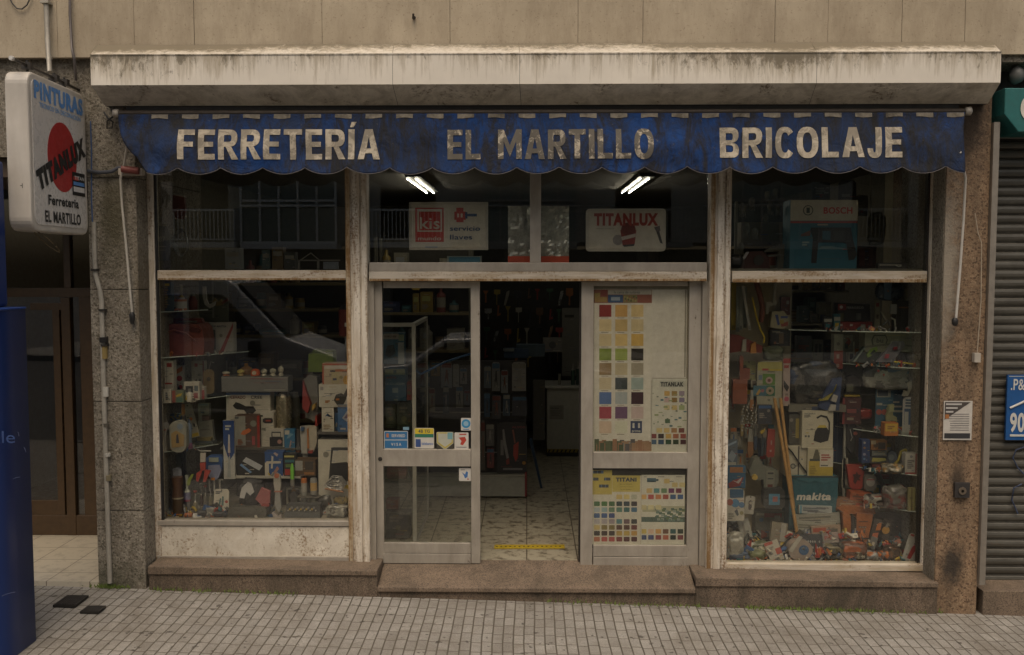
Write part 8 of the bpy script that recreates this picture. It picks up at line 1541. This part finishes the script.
# counter cabinet
yc = 4.2; q = R4(547, 388, 584, 457, yc); CN = T('counter_cabinet', 'pale low cabinet with a notice and black yellow tape at its foot', 'cabinet', ((q[0]+q[1])/2, yc, 0))
x0, x1 = q[0], q[1]+.25; zt = q[3]
mb = MB(); mb.box(x0, x1, yc, yc+.5, .09, zt, (.42, .40, .32)); CN.part('body', mb, bevel=.004)
mb = MB(); mb.box(x0-.05, x1, yc-.03, yc+.52, zt+.001, zt+.03, (.5, .48, .4)); CN.part('top', mb)
mb = MB(); mb.box(x0+.03, x0+.20, yc-.003, yc, zt-.38, zt-.21, (.27, .25, .20)); mb.text('No toca', x0+.045, x0+.14, zt-.25, zt-.235, yc-.005, (.05, .05, .05), .03)
for k in range(3): mb.box(x0+.045, x0+.18-.02*k, yc-.0045, yc-.003, zt-.28-.025*k, zt-.275-.025*k, (.08, .08, .07))
CN.part('notice', mb)
mb = MB(); mb.box(x0, x1, yc-.005, yc+.5, 0.05, .088, (.30, .21, .02))
for k in range(9): mb.prism([(x0+.01+.05*k, .052), (x0+.03+.05*k, .052), (x0+.045+.05*k, .086), (x0+.025+.05*k, .086)], yc-.007, yc-.005, BLK)
CN.part('hazard_tape', mb)
mb = MB(); mb.box(x0, x1, yc, yc+.5, .0, .049, BLK); CN.part('plinth', mb)
for k, (px, c) in enumerate((((571, 364, 575, 387), (.04, .075, .05)), ((576, 362, 580, 387), (.035, .06, .045)), ((579, 366, 583, 387), (.10, .10, .07)))):
    I('spray_can', ['green bottle, leftmost on the counter cabinet', 'darker green bottle, middle one on the counter cabinet', 'grey capped bottle, rightmost on the counter cabinet'][k], 'bottle', stand(*px, (zt+.03, yc+.05, yc+.1)), can([(1, 0), (1, .7), (.4, .8), (.4, 1)], [(0, .7, c), (.7, 1, GRY)]), group='bottles on the counter cabinet')
I('white_pipe', 'short white pipe standing at the left end of the counter cabinet', 'pipe', stand(558, 374, 561, 387, (zt+.03, yc+.05, yc+.1)), can([(1, 0), (1, 1)], [(0, 1, (.25, .24, .18))]))
I('grey_column', 'dark metal sheet standing between the rack and the counter', 'sheet', free(533, 380, 545, 440, 3.0), carton((.075, .07, .055), [], .02, False))
# hanging stock at the back (dim)
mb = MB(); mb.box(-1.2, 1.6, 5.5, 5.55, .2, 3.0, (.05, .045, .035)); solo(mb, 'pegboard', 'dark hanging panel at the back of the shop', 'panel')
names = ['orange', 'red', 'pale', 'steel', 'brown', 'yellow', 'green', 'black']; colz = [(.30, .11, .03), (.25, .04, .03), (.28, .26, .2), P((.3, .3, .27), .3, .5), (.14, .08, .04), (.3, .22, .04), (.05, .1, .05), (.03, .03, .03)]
kinds = ['hanging spanner', 'hanging brush', 'hanging roller', 'hanging hook', 'hanging saw']
ordn = ['first', 'second', 'third', 'fourth', 'fifth', 'sixth', 'seventh', 'eighth', 'ninth', 'tenth', 'eleventh', 'twelfth']
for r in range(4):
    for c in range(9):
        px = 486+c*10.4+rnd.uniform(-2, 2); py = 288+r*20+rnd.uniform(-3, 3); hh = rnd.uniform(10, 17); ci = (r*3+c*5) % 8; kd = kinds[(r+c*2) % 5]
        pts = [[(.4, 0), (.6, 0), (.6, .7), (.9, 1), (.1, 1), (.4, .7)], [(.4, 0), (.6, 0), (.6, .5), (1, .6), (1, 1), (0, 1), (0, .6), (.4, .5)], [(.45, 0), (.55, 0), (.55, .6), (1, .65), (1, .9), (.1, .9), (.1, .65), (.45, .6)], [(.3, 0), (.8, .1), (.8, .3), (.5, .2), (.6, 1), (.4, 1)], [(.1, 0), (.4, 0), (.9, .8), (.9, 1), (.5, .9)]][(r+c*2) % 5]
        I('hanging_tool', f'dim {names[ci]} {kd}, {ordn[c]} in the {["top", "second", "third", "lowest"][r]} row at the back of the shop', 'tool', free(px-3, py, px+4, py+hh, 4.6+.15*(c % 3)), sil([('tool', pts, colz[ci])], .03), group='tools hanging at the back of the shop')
# shelving with cartons behind the left window
def shelving(name, lab, x0, x1, Y, d, zs, ztop):
    t = T(name, lab, 'shelving', ((x0+x1)/2, Y, 0)); pc = (.13, .12, .09)
    for x in (x0, x1):
        for yy in (Y, Y+d): mb = MB(); mb.box(x-.015, x+.015, yy-.015, yy+.015, 0, ztop, pc); t.part('post', mb)
    for z in zs: mb = MB(); mb.box(x0+.016, x1-.016, Y-.01, Y+d, z-.025, z, (.17, .13, .06)); t.part('shelf', mb)
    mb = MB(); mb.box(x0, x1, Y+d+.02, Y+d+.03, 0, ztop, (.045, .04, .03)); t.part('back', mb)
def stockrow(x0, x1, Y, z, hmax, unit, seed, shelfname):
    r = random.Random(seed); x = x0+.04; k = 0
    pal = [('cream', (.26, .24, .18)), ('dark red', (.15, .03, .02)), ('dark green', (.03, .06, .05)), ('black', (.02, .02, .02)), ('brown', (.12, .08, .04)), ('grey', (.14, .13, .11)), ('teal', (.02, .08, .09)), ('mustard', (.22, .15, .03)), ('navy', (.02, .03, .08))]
    shp = ['carton', 'flat box', 'tall tin', 'binder', 'bottle']
    while x < x1-.08 and k < 9:
        w = r.uniform(.07, .2); h = r.uniform(.35, .95)*hmax; nm, c = r.choice(pal); s = r.choice(shp)
        if s == 'flat box': w *= 1.4; h *= .55
        if s in ('tall tin', 'bottle'): w = min(w, .10)
        if x+w > x1-.03: break
        lab = f'{nm} {s}, {ordn[k]} from the left on the {shelfname} {unit}'
        if s in ('tall tin', 'bottle'): bf = can([(1, 0), (1, .7), (.9 if s == 'tall tin' else .35, .82), (.9 if s == 'tall tin' else .3, 1)], [(0, .2, c), (.2, .6, (.22, .2, .15)), (.6, 1, c)], 12)
        else: bf = carton(c, [('r', .15, .55, .8, .8, tuple(min(.3, q*1.8+.03) for q in c)), ('l', .15, .15, .7, .4, 3, (.18, .16, .12))], .2)
        I(s.replace(' ', '_'), lab, s.split()[-1], (x+w/2, Y+.04+r.uniform(0, .05), z, w, h), bf, group='stock on the shelving '+unit)
        x += w+r.uniform(.005, .04); k += 1
YS = 2.4
zS = [W(300, p, YS).z for p in (420, 378, 335, 309, 283)]
x0, x1 = W(195, 300, YS).x-.25, W(352, 300, YS).x
shelving('shelving_unit', 'tall dim shelving unit behind the left display window', x0, x1, YS, .4, zS, 2.9)
for i, z in enumerate(zS):
    hm = (zS[i+1]-z if i < 4 else .36)-.05
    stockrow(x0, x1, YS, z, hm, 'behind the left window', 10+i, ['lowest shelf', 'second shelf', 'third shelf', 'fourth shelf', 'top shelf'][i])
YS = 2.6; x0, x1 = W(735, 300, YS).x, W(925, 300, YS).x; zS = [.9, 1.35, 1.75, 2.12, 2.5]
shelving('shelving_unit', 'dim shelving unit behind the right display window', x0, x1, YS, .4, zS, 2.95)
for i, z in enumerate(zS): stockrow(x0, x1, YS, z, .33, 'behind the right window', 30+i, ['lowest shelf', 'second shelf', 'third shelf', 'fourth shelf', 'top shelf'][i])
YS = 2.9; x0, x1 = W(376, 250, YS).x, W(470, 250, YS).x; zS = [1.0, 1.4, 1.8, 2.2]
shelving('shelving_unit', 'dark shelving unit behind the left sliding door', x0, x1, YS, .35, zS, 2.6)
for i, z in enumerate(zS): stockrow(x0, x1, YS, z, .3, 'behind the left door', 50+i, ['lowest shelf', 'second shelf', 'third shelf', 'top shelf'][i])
# yellow and black tape on the floor of the doorway
y1 = Yat(530, 549.2, 0); y2 = Yat(530, 545.2, 0); a = W(494, 547, y1).x; b = W(565, 547, y1).x
FT = T('floor_tape', 'yellow and black tape strip stuck on the shop floor inside the door', 'tape', ((a+b)/2, y1, .003))
mb = MB(); mb.add([(a, y1, .003), (b, y1+.015, .003), (b, y2+.015, .003), (a, y2, .003)], [(0, 1, 2, 3)], (.45, .32, .02)); FT.part('tape', mb)
mb = MB()
for k in range(15):
    x = a+.012+k*(b-a-.02)/15; ym = (y1+y2)/2+.015*(k/15); mb.add([(x, ym-.008, .0045), (x+.016, ym-.008, .0045), (x+.016, ym+.010, .0045), (x, ym+.010, .0045)], [(0, 1, 2, 3)], (.05, .04, .02))
FT.part('marks', mb)

# ================================================================== THE OTHER SIDE OF THE STREET (what the panes reflect)
OY = -22.0
OB = T('apartment_building', 'cream apartment building with glazed galleries across the street, mirrored in the panes', 'building', (0, OY, -.2))
mb = MB(); mb.box(-13, 13, OY-6, OY-.25, 3.0, 12, (.42, .39, .32))
for i in range(7):
    x = -13+i*4.1; mb.box(x, x+.6, OY-6, OY, -.4, 3.0, (.18, .16, .13))
mb.box(-13, 13, OY-6, OY-.6, -.4, 2.8, (.03, .03, .03)); OB.part('wall', mb)
for f_ in range(3):
    z = 3.0+f_*2.9
    for i, x in enumerate((-11.4, -8.6, -5.0, -1.4, 2.2, 5.8, 9.4)):
        rc = (.78, .75, .68) if x < -4 else (.30, .28, .24)
        if (i+f_) % 2 == 0:      # balcony
            mb = MB(); mb.box(x, x+2.7, OY-.25, OY+.75, z-.16, z, tuple(q*.8 for q in rc)); OB.part('balcony_slab', mb)
            mb = MB(); mb.box(x, x+2.7, OY+.70, OY+.75, z+.92, z+.98, rc); mb.box(x, x+2.7, OY+.70, OY+.75, z+.06, z+.10, rc)
            for k in range(23): mb.box(x+.02+k*.12, x+.045+k*.12, OY+.71, OY+.735, z+.1, z+.92, rc)
            OB.part('railing', mb)
            mb = MB(); mb.box(x+.5, x+2.2, OY-.262, OY-.25, z, z+2.2, (.03, .035, .035)); mb.box(x+1.3, x+1.4, OY-.27, OY-.262, z, z+2.2, (.5, .47, .4)); OB.part('window', mb)
        else:                    # glazed gallery
            mb = MB(); mb.box(x, x+2.9, OY-.25, OY+.6, z-.2, z-.05, tuple(q*.8 for q in rc)); mb.box(x, x+2.9, OY-.25, OY+.6, z+2.3, z+2.4, tuple(q*.8 for q in rc)); OB.part('gallery_slab', mb)
            mb = MB()
            for k in range(6): mb.box(x+k*.57, x+.06+k*.57, OY+.52, OY+.58, z-.05, z+2.3, rc)
            for zz in (z-.05, z+1.05, z+1.2, z+2.2): mb.box(x, x+2.9, OY+.515, OY+.575, zz, zz+.07, rc)
            OB.part('gallery_frame', mb)
            mb = MB(); mb.box(x+.01, x+2.89, OY+.5, OY+.51, z, z+2.25, (.16, .19, .16)); OB.part('window', mb)
# white van parked opposite
VX, VY = -5.4, -8.9
VN = T('parked_van', 'white delivery van parked across the street, mirrored in the left window', 'van', (VX, VY, gz(VX, VY)-.14))
vz = gz(-5, VY)-.14; vw = P((.55, .55, .54), .25)
prof = [(-2.4, .35), (-2.4, 2.3), (-2.2, 2.48), (.3, 2.5), (.65, 2.35), (1.5, 1.45), (2.3, 1.15), (2.5, .85), (2.5, .35)]
mb = MB(); mb.prism([(VX+a, vz+b) for a, b in prof], VY-.85, VY+.85, vw); VN.part('body', mb, bevel=.06)
mb = MB(); mb.prism([(VX+a, vz+b) for a, b in [(-.05, 1.45), (-.05, 2.15), (.5, 2.15), (1.15, 1.45)]], VY+.852, VY+.86, (.015, .015, .015)); VN.part('side_window', mb)
mb = MB(); mb.prism([(VX+a, vz+b) for a, b in [(.72, 2.30), (.76, 2.33), (1.54, 1.48), (1.49, 1.46)]], VY-.75, VY+.75, (.02, .02, .02)); VN.part('windscreen', mb)
mb = MB(); mb.box(VX-2.42, VX+2.54, VY-.87, VY+.87, vz+.3, vz+.5, (.04, .04, .04)); mb.box(VX-.02, VX, VY+.851, VY+.856, vz+.5, vz+2.0, (.1, .1, .1)); VN.part('bumper', mb)
mb = MB(); mb.box(VX+.95, VX+1.1, VY+.86, VY+1.05, vz+1.15, vz+1.4, (.03, .03, .03)); VN.part('mirror', mb)
for wx_ in (-1.5, 1.6):
    for sy_ in (-.8, .62):
        mb = MB(); mb.lathe([(.2, 0), (.33, .01), (.34, .09), (.33, .19), (.2, .2)], (.02, .02, .02), 24, VX+wx_, VY+sy_, vz+.34, 'y'); wl = VN.part('wheel', mb)
        mb = MB(); mb.lathe([(.02, 0), (.19, .0), (.19, .012)], P((.35, .35, .34), .3, .6), 18, VX+wx_, VY+sy_+.2, vz+.34, 'y'); VN.part('rim', mb, parent=wl)
VC = T('parked_car', 'pale car parked across the street, mirrored in the doors', 'car', (-.4, VY, vz))
cx_ = -.6; prof = [(-2.1, .3), (-2.15, .8), (-1.9, .95), (-1.35, 1.0), (-.75, 1.42), (.6, 1.45), (1.25, 1.0), (2.0, .88), (2.15, .7), (2.15, .3)]
mb = MB(); mb.prism([(cx_+a, vz+b) for a, b in prof], VY-.8, VY+.8, P((.40, .40, .40), .2)); VC.part('body', mb, bevel=.06)
mb = MB(); mb.prism([(cx_+a, vz+b) for a, b in [(-1.2, 1.0), (-.7, 1.36), (-.1, 1.38), (-.1, 1.0)]], VY+.802, VY+.81, (.015, .015, .015)); mb.prism([(cx_+a, vz+b) for a, b in [(-.03, 1.0), (-.03, 1.38), (.55, 1.38), (1.05, 1.0)]], VY+.802, VY+.81, (.015, .015, .015)); VC.part('side_window', mb)
for wx_ in (-1.3, 1.35):
    for sy_ in (-.75, .62):
        mb = MB(); mb.lathe([(.2, 0), (.30, .01), (.31, .09), (.30, .17), (.2, .18)], (.02, .02, .02), 24, cx_+wx_, VY+sy_, vz+.31, 'y'); wl = VC.part('wheel', mb)
        mb = MB(); mb.lathe([(.02, 0), (.17, .0), (.17, .012)], P((.35, .35, .34), .3, .6), 18, cx_+wx_, VY+sy_+.18, vz+.31, 'y'); VC.part('rim', mb, parent=wl)
bpy.context.view_layer.update()
